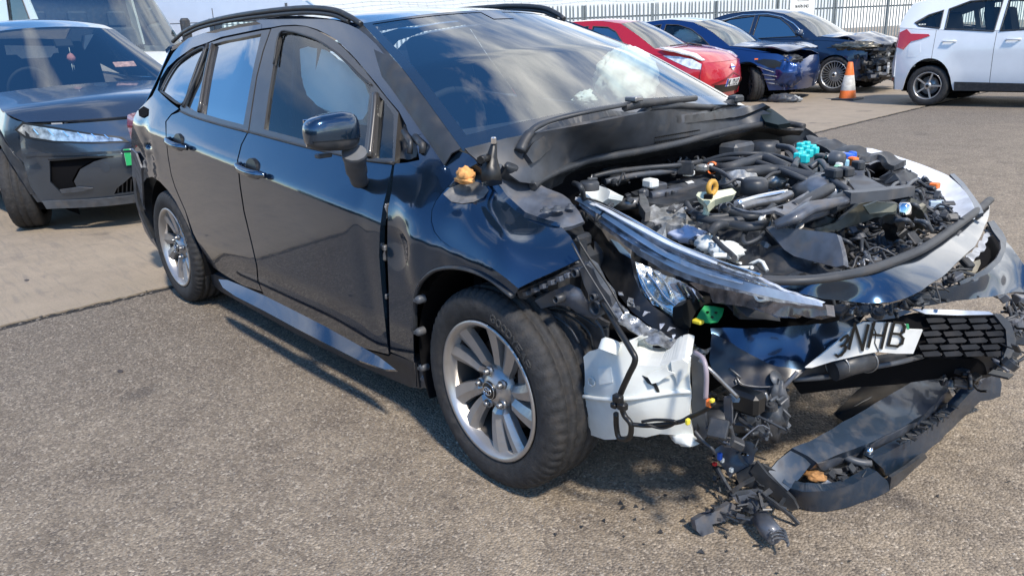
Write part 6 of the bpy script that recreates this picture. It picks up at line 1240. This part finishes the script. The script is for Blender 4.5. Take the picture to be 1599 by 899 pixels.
# ---- white van, facing the camera, and silver van side-on behind
M_WHITEP = paint('white_van_paint', (.72,.74,.75), .0, rough=.35)
M_SILVP = paint('silver_van_paint', (.42,.46,.52), .35, rough=.35)
def van(root, m, side_windows, wbv=3.9, text=False):
    sh = Shape(1.00, 1.0, .02, .10, [(-5.0,1.40),(-1.6,1.36),(-.6,1.22),(-.25,1.12),(.55,.98),(.65,.96)], .62, [(.2,.80),(.6,.88),(.9,.80),(1.0,.74)], -4.95, [(.2,-5.0),(2.5,-5.0)],
      [(.62,.98),(.2,1.10),(-.15,1.22),(-.55,1.62),(-.95,2.05),(-1.35,2.38),(-2.0,2.52),(-3.5,2.58),(-4.9,2.55)], .30, .40, wbv, taper=0, nose_taper=.12)
    gcar(root, sh, m, [-3.3,-1.62,-.62], [('bonnet',0,2,m,[.12,.10,.10],[.06,.06,.03]),('windscreen',2,5,M_WSCREEN,[.14,.14,.12,.10],[.03,.03,.03,.03]),('roof',5,8,m,[.10,.02,0,0],[.04,.05,.05,.05])], side_windows, M_GLASS, M_WSCREEN)
    arches(root, sh); under(root, sh)
    face(root, sh, 'front_fascia', [(-.90,.96),(0,.96),(.90,.96),(.92,.6),(.90,.28),(0,.26),(-.90,.28),(-.92,.6)], m); face(root, sh, 'grille', [(-.45,.66),(.45,.66),(.50,.90),(-.50,.90)], M_PLASTIC, .02)
    for i in range(4): face(root, sh, 'grille_bar', [(-.44,.70+i*.05),(.44,.70+i*.05),(.44,.715+i*.05),(-.44,.715+i*.05)], M_CHROME, .035, step=.2)
    face(root, sh, 'headlamp', [(-.88,.75),(-.60,.72),(-.56,.90),(-.86,1.0)], M_REFL, .015, mirror=True)
    MB().box((-4.98,0,1.45),(.06,1.9,2.1),bev=.03).build('rear_doors', m, root)
    c = link('cabin', None, root)
    MB().box((-.45,0,1.10),(.5,1.75,.2),bev=.05).build('dashboard', M_DARKIN, c); MB().box((-1.75,0,1.4),(.05,1.85,1.9)).build('cabin_bulkhead', M_PLGREY, c)
    for y in (-.6,.0,.6): MB().box((-1.45,y,1.2),(.16,.5,.75),Matrix.Rotation(-.15,3,'Y'),bev=.05).box((-1.2,y,.9),(.5,.5,.18),bev=.05).box((-1.52,y,1.68),(.1,.28,.2),bev=.04).build('cab_seat', M_PLGREY, c)
    for y, st_ in ((-1.0,0),(1.0,0)):
        bg_wheel(root, 0, y, .34, 0, 5, M_STEEL, .21); bg_wheel(root, -wbv, y, .34, 0, 5, M_STEEL, .21)
    for sg in (-1, 1):
        k = link('door_mirror', None, root); MB().box((-.42,sg*1.16,1.46),(.12,.14,.36),bev=.04).build('mirror_shell', M_PLASTIC, k); MB().tube([(-.42,sg*.97,1.32),(-.42,sg*1.12,1.36)],.03,8).build('mirror_foot', M_PLASTIC, k)
        b = MB().tube([(-.15-.1,sg*.45,1.255),(-.62,sg*.30,1.66+.03)], .010, 5); 
    b = MB().tube([(-.05,.25,1.27),(-.20,-.15,1.44),(-.30,-.50,1.50)],.012,5).tube([(-.02,-.30,1.27),(-.16,-.65,1.38)],.012,5); b.build('windscreen_wipers', M_RUBBER, root)
    MB().box((-.18,.58,1.215),(.18,.26,.02),Matrix.Rotation(-.0,3,'Y'),bev=.004).build('scuttle_vent', M_PLASTIC, root)
    return sh
VW = [[(-.62,1.30),(-.70,1.52),(-1.05,1.98),(-1.15,2.06),(-1.52,2.08),(-1.52,1.34),(-1.0,1.32)]]
root = thing('white_van', 'large white panel van facing the camera behind the slate grey crossover', 'van', (-10.8, 1.45, 0), math.radians(9))
van(root, M_WHITEP, VW); stretch(root, 1.22)
VS = [[(-.62,1.30),(-.70,1.52),(-1.05,1.98),(-1.15,2.06),(-1.52,2.08),(-1.52,1.34),(-1.0,1.32)],[(-1.9,1.74),(-1.9,2.06),(-3.4,2.08),(-3.4,1.76)]]
root = thing('silver_van', 'silver grey panel van seen side-on with dark window behind the white van', 'van', (-14.8, 8.0, 0), math.radians(60))
sh = van(root, M_SILVP, VS)
for z in (1.25, 2.02):
    for sg in (-1, 1): MB().tube([sh.sidep(sg, .002)(x, z+.0*x) for x in [-4.8+.3*i for i in range(10)]], .008, 5).build('body_crease', M_RUBBER, root)
for x in (-3.3,-4.4): MB().tube([sh.sidep(-1, .003)(x, z) for z in (.5,1.0,1.5,2.0,2.3)], .008, 5).build('panel_joint', M_RUBBER, root)
# ---- red hatchback
M_REDP = paint('cherry_red_paint', (.50, .012, .025), .25, rough=.3)
root = thing('red_hatchback', 'cherry red hatchback with tall clear headlamps, nose towards the camera, behind the estate', 'car', (-6.95, 9.75, 0), math.radians(10))
sh = Shape(.885, .70, .34, .35, [(-3.6,1.10),(-2.6,1.04),(-1.2,.98),(-.4,.95),(.35,.88),(.62,.80)], .62, [(.2,.72),(.5,.86),(.7,.82),(.82,.74)], -3.45, [(.2,-3.55),(1.1,-3.6)],
  [(.62,.80),(.40,.90),(.05,.98),(-.30,1.04),(-.75,1.28),(-1.15,1.47),(-1.7,1.54),(-2.5,1.53),(-3.1,1.42),(-3.45,1.10)], .24, .365, 2.7)
W_R = [[(-.85,1.04),(-1.2,1.34),(-1.4,1.42),(-1.72,1.45),(-1.72,1.02)],[(-1.82,1.02),(-1.82,1.45),(-2.5,1.43),(-2.75,1.30),(-2.75,1.10)]]
gcar(root, sh, M_REDP, [-2.7,-1.77,-.55], [('bonnet',0,3,M_REDP,[.14,.12,.12,.12],[.0,.05,.05,.03]),('windscreen',3,5,M_WSCREEN,[.12,.14,.12],[.03,.03,.03]),('roof',5,8,M_REDP,[.12,.05,0,-.05],[.03]*4),('rear_screen',8,9,M_GLASS_DARK,[-.05,-.08],[.03,.01])], W_R, M_GLASS_DARK, M_WSCREEN)
arches(root, sh); under(root, sh); cabin(root, sh)
face(root, sh, 'front_fascia', [(-.78,.80),(-.4,.80),(0,.80),(.4,.80),(.78,.80),(.84,.6),(.82,.4),(.78,.24),(0,.22),(-.78,.24),(-.82,.4),(-.84,.6)], M_REDP)
face(root, sh, 'lower_intake', [(-.50,.30),(.50,.30),(.56,.44),(-.56,.44)], M_BLACKPRINT, .006)
face(root, sh, 'intake_surround', [(-.62,.46),(0,.62),(.62,.46),(.60,.44),(0,.595),(-.60,.44)], mat('dark_red_recess',(.16,.008,.012),.3), .01, step=.05)
plate(root, sh.front, 'ML17UHZ', -.27, .27, .40, .52, flash=mat('blue_flash',(.02,.06,.35),.4))
face(root, sh, 'badge', [(.075*math.cos(a*PI/8),.70+.05*math.sin(a*PI/8)) for a in range(16)], M_CHROME, .012, step=.03); face(root, sh, 'badge_bar', [(-.09,.692),(.09,.692),(.09,.71),(-.09,.71)], mat('blue_badge',(.03,.10,.45),.3), .02, step=.04)
M_CLR = mat('bright_clear_lamp', (.78,.80,.82), .2, .25, coat=1, var=.35, vscale=14)
def topbit(name, pts, sg, m):     # lamp pod on the wing top: points (x, dy-from-edge, z-offset)
    V, T = tri_region([(p[0], p[1]) for p in pts], (), .07)
    fn = lambda x, d: Vector((x, sg*(sh.hw(x, .82)-d), sh.interp(sorted(sh.edge[:4]), x)+.040+.10*min(d,.2)))
    return skin(name, [fn(a, b) for a, b in V], T, m, root, Vector((0,0,40)), .02)
for sg in (-1, 1):
    topbit('headlamp', [(.60,.0),(.62,.06),(.45,.17),(.20,.20),(-.02,.14),(-.18,.05),(.05,-.02),(.35,-.02)], sg, M_CLR)
    sidebit(root, sh, 'headlamp_side', [(.60,.78),(.60,.70),(.45,.72),(.15,.83),(-.10,.93),(.2,.91),(.45,.86)], M_CLR, .006, sgs=(sg,))
for y in (-.89,.89): bg_wheel(root, 0, y, .32); bg_wheel(root, -2.7, y, .32)
door_mirror(root, -.72, -.86, 1.02, M_REDP); door_mirror(root, -.72, .86, 1.02, M_REDP)
MB().tube([(-.05,.05,1.09),(-.12,-.5,1.07)],.012,5).tube([(-.05,.6,1.05),(-.1,.1,1.10)],.012,5).build('windscreen_wipers', M_RUBBER, root)
stretch(root, 1.06)
# ---- blue saloon, crushed front corner, bonnet edge lifted
M_BLUEP = paint('deep_blue_paint', (.008, .038, .15), .5, rough=.28)
root = thing('blue_saloon', 'deep blue saloon with crushed front corner, lifted grey bonnet edge and airbag in window', 'car', (-6.75, 12.05, 0), math.radians(8))
sh = Shape(.925, .66, .30, .42, [(-3.9,1.02),(-2.6,.98),(-1.2,.93),(-.4,.90),(.5,.80),(.68,.74)], .66, [(.2,.78),(.5,.88),(.65,.84),(.78,.76)], -3.75, [(.2,-3.8),(1.0,-3.85)],
  [(.66,.74),(.40,.82),(.0,.89),(-.38,.94),(-.85,1.19),(-1.25,1.34),(-1.8,1.41),(-2.5,1.38),(-3.1,1.23),(-3.45,1.10),(-3.75,1.04)], .22, .365, 2.87)
W_B = [[(-.78,.96),(-1.0,1.10),(-1.25,1.23),(-1.55,1.31),(-1.82,1.33),(-1.82,.97)],[(-1.92,.98),(-1.92,1.33),(-2.5,1.29),(-2.9,1.16),(-3.0,1.06),(-2.7,1.02)]]
gcar(root, sh, M_BLUEP, [-2.8,-1.87,-.50], [('windscreen',3,5,M_WSCREEN,[.12,.16,.14],[.02,.03,.03]),('roof',5,7,M_GLASS_DARK,[.14,.05,0],[.03]*3),('rear_screen',7,9,M_GLASS_DARK,[0,-.03,-.05],[.03,.02,.02]),('boot_lid',9,10,M_BLUEP,[-.05,-.06],[.02,.02])], W_B, M_GLASS, M_WSCREEN)
# bonnet, popped up at its front edge and folded
rows = []
for i, (x, up) in enumerate(((.66,.09),(.40,.08),(.0,.03),(-.38,.01))):
    z = sh.interp(sorted(sh.edge[:4]), x); w = sh.hw(x, z)-.05; rows.append([Vector((x+.14*(1-abs(t)**2.6), w*t, z+.04*(1-t*t)+up+.03*noise.noise(Vector((x*4,t*3,1))))) for t in [2*k/20-1 for k in range(21)]])
loft(rows, 'lifted_bonnet', mat('grey_gloss_bonnet',(.10,.13,.20),.3,.5,coat=1,var=.3,vscale=4), root, .02)  # bonnet coloured greyer and lighter than the body paint
face(root, sh, 'front_fascia', [(-.80,.70),(-.6,.66),(-.3,.70),(0,.74),(.4,.74),(.80,.72),(.88,.6),(.86,.4),(.82,.24),(0,.20),(-.82,.22),(-.86,.4),(-.88,.58)], M_BLUEP)
arches(root, sh); under(root, sh); cabin(root, sh, m=mat('pale_cabin_trim',(.10,.11,.11),.8))
sidebit(root, sh, 'crumpled_headlamp', [(.62,.66),(.62,.56),(.40,.60),(.15,.70),(.30,.73),(.50,.71)], M_BLACKPRINT, .008, sgs=(-1,)); 
for i, (a, b_) in enumerate((((.30,.50),(.62,.44)),((.34,.42),(.64,.40)),((.38,.36),(.60,.32)),((.2,.62),(.5,.52)))):
    MB().tube([sh.sidep(-1,.006)(a[0]+(b_[0]-a[0])*t/6, a[1]+(b_[1]-a[1])*t/6+.02*noise.noise(Vector((t,i,0)))) for t in range(7)], .008, 5).build('scrape_mark', M_STEEL, root)
crumpled('pushed_in_corner', (.62,-.70,.50), (.22,.16,.20), M_BLUEP, root, .5, 2.2, 36, 5); crumpled('broken_lamp_mass', (.55,-.62,.70), (.22,.16,.06), M_PLASTIC, root, .8, 4, 30, 2)
sidebit(root, sh, 'indicator', [(.14,.72),(.20,.72),(.20,.74),(.14,.74)], M_ORANGE, .006, sgs=(-1,))
k = link('curtain_airbag', None, root)
crumpled('airbag_fold', (-1.35,-.50,1.12), (.26,.03,.10), M_FABRIC, k, .5, 3, 30, 2); crumpled('airbag_fold', (-2.2,-.48,1.14), (.28,.03,.08), M_FABRIC, k, .5, 3, 30, 4)
bg_wheel(root, .05, -.80, .335, math.radians(-48), 10, M_RUBBER); bg_wheel(root, 0, .92, .335); bg_wheel(root, -2.87, -.92, .335); bg_wheel(root, -2.87, .92, .335)
MB().lathe([(0,0),(.34,0)],'y',20,(0,-.74,.34)).build('torn_arch_liner', M_BLACK, root)
door_mirror(root, -.72, .88, .96, M_BLUEP)
stretch(root, 1.18); root.scale = (1.06,1.04,1)
dbp = thing('broken_bumper_fragment', 'pale broken bumper fragment lying on the yard under the blue saloon nose', 'debris', (-5.95,11.30,0))
crumpled('foam_fragment', (0,0,.06), (.20,.09,.07), M_PLGREY, dbp, .7, 3, 24, 3); crumpled('pale_fragment', (.16,.08,.05), (.12,.06,.05), mat('pale_grey_foam',(.35,.36,.36),.7), dbp, .8, 3, 24, 7)
crumpled('liner_fragment', (-.35,.1,.03), (.25,.12,.03), M_PLASTIC, dbp, .8, 3, 24, 9)
# ---- dark navy SUV, smashed front, multi-spoke wheel
M_NAVY2 = paint('dark_navy_paint', (.02, .04, .085), .5, rough=.28)
root = thing('smashed_navy_saloon', 'dark navy car with smashed front end and many-spoked wheel beside the traffic cone', 'car', (-6.1, 14.35, 0), math.radians(3))
sh = Shape(.94, .75, .28, .36, [(-3.9,1.12),(-2.6,1.08),(-1.2,1.02),(-.4,.98),(.5,.90),(.68,.84)], .60, [(.2,.70),(.5,.78),(.85,.74)], -3.7, [(.2,-3.8),(1.1,-3.8)],
  [(.60,.86),(.35,.95),(.0,1.0),(-.45,1.05),(-.95,1.34),(-1.35,1.50),(-1.9,1.58),(-2.7,1.56),(-3.3,1.38),(-3.7,1.12)], .25, .395, 2.87)
W_M = [[(-.88,1.07),(-1.15,1.28),(-1.4,1.42),(-1.65,1.47),(-1.9,1.49),(-1.9,1.06)],[(-2.0,1.06),(-2.0,1.49),(-2.6,1.46),(-3.0,1.32),(-3.1,1.16),(-2.8,1.10)]]
gcar(root, sh, M_NAVY2, [-2.85,-1.95,-.50], [('windscreen',3,5,M_WSCREEN,[.10,.14,.12],[.02,.03,.03]),('roof',5,8,M_NAVY2,[.12,.04,0,-.04],[.03]*4),('rear_screen',8,9,M_GLASS_DARK,[-.04,-.06],[.02,.01])], W_M, M_GLASS_DARK, M_WSCREEN)
rows = []
for i, (x, up) in enumerate(((.72,-.02),(.55,.05),(.35,.02),(.15,.06),(-.1,.02),(-.40,.01))):
    z = sh.interp(sorted(sh.edge[:4]), x); w = sh.hw(x, z)-.03; rows.append([Vector((x+.10*(1-abs(t)**2.6), w*t, z+.05*(1-t*t)+up+(.10*max(0,x+.1))*noise.noise(Vector((x*7,t*5,1))))) for t in [2*k/24-1 for k in range(25)]])
loft(rows, 'crumpled_bonnet', M_NAVY2, root, .02)
arches(root, sh); under(root, sh); cabin(root, sh)
random.seed(8)
for nm, m, n_ in (('smashed_front_clutter', M_PLASTIC, 120), ('smashed_front_clutter', M_PLGREY, 50), ('smashed_front_clutter', M_CAST, 26), ('smashed_front_clutter', M_BLACKPRINT, 70)):
    b = MB()
    for i in range(n_):
        c = (random.uniform(.38,.95), random.uniform(-.92,.85), random.uniform(.22,.86)); R_ = Matrix.Rotation(random.uniform(0,6),3,'Z') @ Matrix.Rotation(random.uniform(-1,1),3,'X'); s = lambda: random.uniform(.03,.20)
        b.box(c, (s(), s()*.5, s()*.4), R_)
    b.build(nm, m, root, kind='stuff')
crumpled('torn_wing', (.30,-.80,.86), (.34,.14,.06), mat('bare_torn_metal',(.18,.17,.14),.4,.6,var=.5), root, .8, 3, 34, 4); crumpled('pushed_in_front', (.55,0,.55), (.25,.75,.28), M_BLACKPRINT, root, .4, 2, 34, 6)
MB().box((.92,-.58,.46),(.05,.42,.13),Matrix.Rotation(.35,3,'Z') @ Matrix.Rotation(.15,3,'X'),bev=.01).build('exposed_crash_beam', mat('pale_beam',(.55,.56,.55),.45,.4), root)
M_2T = mat('machined_alloy', (.62,.62,.60), .25, .7)
bg_wheel(root, 0, -.95, .365, 0, 24, M_2T, .27, .23, .012); bg_wheel(root, 0, .95, .365, 0, 24, M_2T, .27, .23, .012); bg_wheel(root, -2.87, -.95, .365, 0, 24, M_2T, .27, .23, .012); bg_wheel(root, -2.87, .95, .365, 0, 24, M_2T, .27, .23, .012)
door_mirror(root, -.75, -.90, 1.08, M_NAVY2)
MB().tube([sh.sidep(-1,.006)(x, z) for x, z in ((-.75,1.10),(-1.05,1.31),(-1.35,1.44),(-1.7,1.51),(-2.3,1.52),(-2.9,1.42))], .014, 6).build('chrome_window_strip', M_CHROME, root)
stretch(root, 1.10)
# ---- white hatchback, tail towards us on the right
M_WHITE2 = paint('white_paint', (.76,.78,.80), .0, rough=.3, dirt=.05)
root = thing('white_hatchback', 'white five-door hatchback with red boomerang tail lamps at the right edge', 'car', (-.80, 12.24, 0), math.radians(1))
sh = Shape(.91, .80, .24, .42, [(-3.6,1.10),(-3.3,1.08),(-2.6,1.03),(-1.2,.97),(-.4,.93),(.5,.84),(.8,.76)], .72, [(.2,.88),(.5,.95),(.8,.86)], -3.20, [(.2,-3.25),(.42,-3.42),(.60,-3.46),(.75,-3.40),(1.0,-3.32),(1.1,-3.30)],
  [(.72,.78),(.3,.90),(-.1,.98),(-.45,1.03),(-.95,1.27),(-1.3,1.40),(-1.9,1.47),(-2.6,1.45),(-3.10,1.38),(-3.17,1.28),(-3.22,1.12)], .25, .355, 2.65)
W_W = [[(-.90,1.01),(-1.2,1.22),(-1.45,1.32),(-1.72,1.37),(-1.72,.99)],[(-1.80,.99),(-1.80,1.37),(-2.25,1.36),(-2.52,1.28),(-2.50,1.04)],[(-2.58,1.05),(-2.60,1.27),(-2.80,1.22),(-2.98,1.13),(-2.90,1.09)]]
gcar(root, sh, M_WHITE2, [-2.62,-1.76,-.52], [('bonnet',0,3,M_WHITE2,[.14,.12,.12,.12],[.04]*4),('windscreen',3,5,M_WSCREEN,[.12,.14,.12],[.03]*3),('roof',5,8,M_WHITE2,[.12,.04,0,-.04],[.03]*4),('spoiler_lip',8,9,M_WHITE2,[-.04,-.06],[.02,.01]),('rear_screen',9,10,M_GLASS_DARK,[-.06,-.10],[.01,.0])], W_W, M_GLASS, M_WSCREEN)
arches(root, sh); under(root, sh); cabin(root, sh)
face(root, sh, 'front_fascia', [(-.78,.78),(0,.78),(.78,.78),(.86,.6),(.82,.25),(0,.22),(-.82,.25),(-.86,.6)], M_WHITE2)
face(root, sh, 'tailgate', [(-.78,1.10),(0,1.10),(.78,1.10),(.86,.8),(.86,.45),(0,.43),(-.86,.45),(-.86,.8)], M_WHITE2, end='rear'); face(root, sh, 'rear_valance', [(-.86,.44),(0,.42),(.86,.44),(.82,.25),(0,.24),(-.82,.25)], M_PLASTIC, end='rear')
face(root, sh, 'reflector', [(-.82,.43),(-.60,.43),(-.62,.40),(-.80,.40)], M_REDLAMP, .01, 'rear', mirror=True)
TL = [(-3.19,1.02),(-3.08,1.06),(-3.00,1.00),(-2.72,.985),(-2.70,.965),(-2.80,.935),(-2.98,.90),(-3.08,.80),(-3.19,.83)]
sidebit(root, sh, 'tail_lamp', TL, M_REDLAMP, .012, .02, step=.05); face(root, sh, 'tail_lamp_rear', [(-.78,1.03),(-.60,.95),(-.62,.84),(-.80,.83)], M_REDLAMP, .012, 'rear', mirror=True, step=.05)
sidebit(root, sh, 'fuel_flap', [(-3.0,.86),(-2.82,.88),(-2.80,.76),(-2.86,.70),(-3.0,.70)], M_WHITE2, .003, .004, sgs=(-1,))
sidebit(root, sh, 'sill_moulding', [(-2.25,.245),(-.42,.245),(-.42,.34),(-2.25,.38)], M_PLASTIC, .012, .02)
for x in (-2.50,-1.62): MB().tube([sh.sidep(-1,.0)(x,.885), sh.sidep(-1,.035)(x+.03,.89), sh.sidep(-1,.035)(x+.17,.89), sh.sidep(-1,.0)(x+.20,.885)], .013, 8).build('door_handle', M_WHITE2, root)
for y in (-.90,.90):
    for x in (0,-2.65):
        bg_wheel(root, x, y, .318, 0, 5, M_ALU, .215, .205, .020)
MB().tube([(-2.3,.3,.2),(-3.0,.35,.22)],.05,10).build('silencer', M_BLACK, root)
stretch(root, 1.22)
# ---- traffic cone
cone = thing('traffic_cone', 'orange traffic cone with dirty white sleeve beside the many-spoked wheel', 'cone', tuple(PZ(1323,156,0)))
MB().box((0,0,.018),(.42,.42,.036),bev=.012).build('cone_base', M_RUBBER, cone); MB().lathe([(.150,.036),(.128,.17),(.126,.175)],'z',32).build('cone_body', M_ORANGE, cone)
MB().lathe([(.128,.172),(.085,.44),(.083,.44)],'z',32).build('reflective_sleeve', mat('dirty_white_sleeve',(.50,.49,.45),.5,var=.3,vscale=12,dirt=.5), cone); MB().lathe([(.084,.438),(.045,.66),(.035,.67),(.0,.672)],'z',32).build('cone_tip', M_ORANGE, cone)
# ================================================================== fence, warning board, land beyond
M_GALV = mat('galvanised_steel', (.22,.25,.26), .5, .5, var=.15, vscale=3)
FA = Vector((-23.0, 6.0, 0)); FB = Vector((-9.6, 40.0, 0))
fence = thing('palisade_fence', 'tall galvanised palisade fence with pointed pales running behind all the cars', 'fence', tuple(FA), math.atan2(FB.y-FA.y, FB.x-FA.x))
FL = (FB-FA).length; npale = int(FL/.155)
pm = MB(); prof = [(-.034,0),(-.017,.014),(.017,.014),(.034,0)]
vs = []; zs_ = [.05, 2.32]
vs = [Vector((x, y, z)) for z in zs_ for x, y in prof]+[Vector((x, y+.003, z)) for z in zs_ for x, y in prof]
fs = [(i, i+1, i+5, i+4) for i in range(3)]+[(8+i+1, 8+i, 8+i+4, 8+i+5) for i in range(3)]
vs += [Vector((-.022,.008,2.44)), Vector((0,.014,2.38)), Vector((.022,.008,2.44))]; fs += [(4,5,17,16),(5,6,17),(6,7,18,17)]
pm.add(vs, fs); p0 = pm.build('pale', M_GALV, fence); first = True
random.seed(2); order = sorted(range(npale), key=lambda i: abs(i*.155-18))
rest = MB()
for q, i in enumerate(order):
    x = i*.155; ang = random.gauss(0,.006)
    if q < 292:
        o = p0 if first else p0.copy()
        if not first: COL.objects.link(o)
        first = False; o.location = (x, -.05, random.uniform(-.01,.01)); o.rotation_euler = (0, ang, 0)
    else: rest.add([v+Vector((x,-.05,0)) for v in vs], fs)
if rest.v: rest.build('pale', M_GALV, fence, kind='stuff')
for z in (.45, 1.98): MB().box((FL/2,0,z),(FL,.05,.06)).box((FL/2,-.02,z+.03),(FL,.05,.006)).build('rail', M_GALV, fence)
nps = int(FL/2.75)
for i in range(nps+1): MB().box((i*2.75,.05,1.2),(.05,.10,2.4)).box((i*2.75,.0,1.2),(.10,.008,2.4)).build('post', M_GALV, fence)
wv = MB()
for k in range(3):
    pts = [Vector((i*.9, -.0+.06*(k-1), 2.50+.10*k+.05*math.sin(i*1.7+k))) for i in range(int(FL/.9)+1)]; wv.tube(pts, .006, 4, cap=False)
    for i in range(0, int(FL/.3)): x = i*.3; z = 2.5+.10*k+.05*math.sin(x/.9*1.7+k); wv.tube([(x-.03,.06*(k-1),z+.03),(x+.03,.06*(k-1),z-.03)], .004, 3, cap=False)
wv.build('barbed_wire', M_GALV, fence, kind='stuff')
# warning board fixed to the pales
def fpt(u): return FA+(FB-FA).normalized()*u
def at_fence(px, py):
    d = ray(px, py); n = Vector((-(FB-FA).y, (FB-FA).x, 0)).normalized(); t = (FA-CAMP).dot(n)/d.dot(n); return CAMP+d*t
a = at_fence(1233,0); b_ = at_fence(1269,27); ctr = at_fence(1251,8); dirv = (FB-FA).normalized(); nrm = Vector((dirv.y,-dirv.x,0))
wd = abs((b_-a).dot(dirv)); ht = wd*1.25; zb = b_.z
sg = thing('warning_board', 'white warning board with black triangle fixed on the palisade fence', 'sign', tuple(fpt((ctr-FA).dot(dirv))+nrm*.09+Vector((0,0,zb))), math.atan2(dirv.y, dirv.x))
MB().box((0,0,ht/2),(wd,.006,ht),bev=.001).build('board', mat('board_white',(.78,.79,.76),.5), sg)
def sgf(u, v, d): return Vector((u, -.004-d, v))
b = MB(); tz = ht*.42; tr = [(-wd*.22,tz),(wd*.22,tz),(0,tz+wd*.42)]
for i in range(3):
    p, q = Vector(tr[i]), Vector(tr[(i+1)%3]); d = (q-p).normalized(); n = Vector((-d.y,d.x))*.010; e = d*.008
    b.prism([tuple(p-e-n),tuple(q+e-n),tuple(q+e+n),tuple(p-e+n)], .002+.0003*i, sgf)
b.build('triangle', M_BLACKPRINT, sg); b = MB(); write(b, '!', lambda u, v, d: sgf(u-.02, v+tz+.04, d), wd*.24, .04, 0, .025); b.build('exclamation_mark', M_BLACKPRINT, sg)
b = MB(); write(b, 'WARNING', lambda u, v, d: sgf(u-wd*.30, v+ht*.25, d), wd*.09, wd*.065, wd*.02, wd*.018); b.build('lettering', M_BLACKPRINT, sg)
# rubble and earth bank beyond the fence, pale sheds
random.seed(9)
bank = MB(); n = 90; vs = []; fs = []
for i in range(n+1):
    t = i/n; base = fpt(-6+(FL+14)*t)-nrm*1.6
    for j, (o_, h) in enumerate(((0,0),(.8,.45),(1.8,.75),(3.2,.7),(5,0))):
        k = .7+.5*noise.noise(Vector((t*22,j,0))); vs.append(base-nrm*o_+Vector((0,0,h*k)))
for i in range(n):
    for j in range(4): a = i*5+j; fs.append((a,a+1,a+6,a+5))
mesh('earth_bank', vs, fs, mat('rubble_earth',(.20,.15,.11),.9,var=.5,vscale=3,bump=1,bscale=6), kind='structure')
b = MB()
for i in range(900):
    t = random.uniform(-5, FL+6); p = fpt(t)-nrm*random.uniform(1.9,4.6)+Vector((0,0,random.uniform(.2,.7))); pebble(b, p, random.uniform(.06,.22))
b.build('rubble', mat('broken_brick',(.26,.20,.16),.9,var=.7,vscale=2), kind='stuff')
def shed(label, c, L_, D, H, rz, m):
    s = thing('storage_shed', label, 'building', c, rz)
    for sgn in (-1, 1):
        vs = []; fs = []; n = int(L_/.25)
        for i in range(n+1):
            x = -L_/2+L_*i/n; y = sgn*(D/2+(.03 if i % 2 else 0)); vs += [(x,y,0),(x,y,H)]
        for i in range(n): fs.append((2*i,2*i+2,2*i+3,2*i+1))
        mesh('wall', vs, fs, m, s)
        mesh('end_wall', [(sgn*L_/2,-D/2,0),(sgn*L_/2,D/2,0),(sgn*L_/2,D/2,H),(sgn*L_/2,0,H+D*.12),(sgn*L_/2,-D/2,H)], [(0,1,2,3,4)], m, s)
        mesh('roof', [(-L_/2-.2,sgn*(D/2+.2),H-.02),(L_/2+.2,sgn*(D/2+.2),H-.02),(L_/2+.2,0,H+D*.12),(-L_/2-.2,0,H+D*.12)], [(0,1,2,3)], mat('shed_roof',(.6,.62,.64),.4), s)
    return s
shed('long pale grey metal shed far beyond the palisade fence', tuple(fpt(24)-nrm*30), 46, 14, 8.0, math.atan2(dirv.y, dirv.x)+.05, mat('pale_cladding',(.62,.66,.68),.5,var=.05))
shed('lower white metal shed to the left beyond the fence', tuple(fpt(-12)-nrm*34), 24, 12, 7.0, math.atan2(dirv.y, dirv.x)-.04, mat('white_cladding',(.72,.74,.74),.5,var=.05))

# unseen hedge, added behind the camera so the estate's doors mirror something dark
hd = thing('added_hedge', 'dark evergreen hedge added out of view behind the camera for the navy door panels to mirror', 'hedge', (-4,-15,0))
vs = []; fs = []; random.seed(12)
for i in range(16000):
    x = random.uniform(-22,22); h = 3.0+.5*noise.noise(Vector((x*.4,0,0))); z = random.uniform(.0,1)**.8*h; y = random.gauss(0,.35)*(1.2-z/h*.6); a = random.uniform(0,6.3); b_ = random.uniform(-1,1); s = random.uniform(.06,.14)
    d1 = Vector((math.cos(a),math.sin(a)*math.cos(b_),math.sin(b_)))*s; d2 = Vector((-math.sin(a)*.5,math.cos(a)*.5,.6*math.cos(b_)))*s; c = Vector((x,y,z)); k = len(vs); vs += [c-d1,c+d2,c+d1,c-d2]; fs.append((k,k+1,k+2,k+3))
mesh('foliage', vs, fs, mat('hedge_leaf',(.035,.055,.025),.6,var=.5,vscale=5), hd); MB().box((0,0,1.2),(44,.5,2.4)).build('hedge_core', mat('hedge_twigs',(.02,.022,.015),.9), hd)
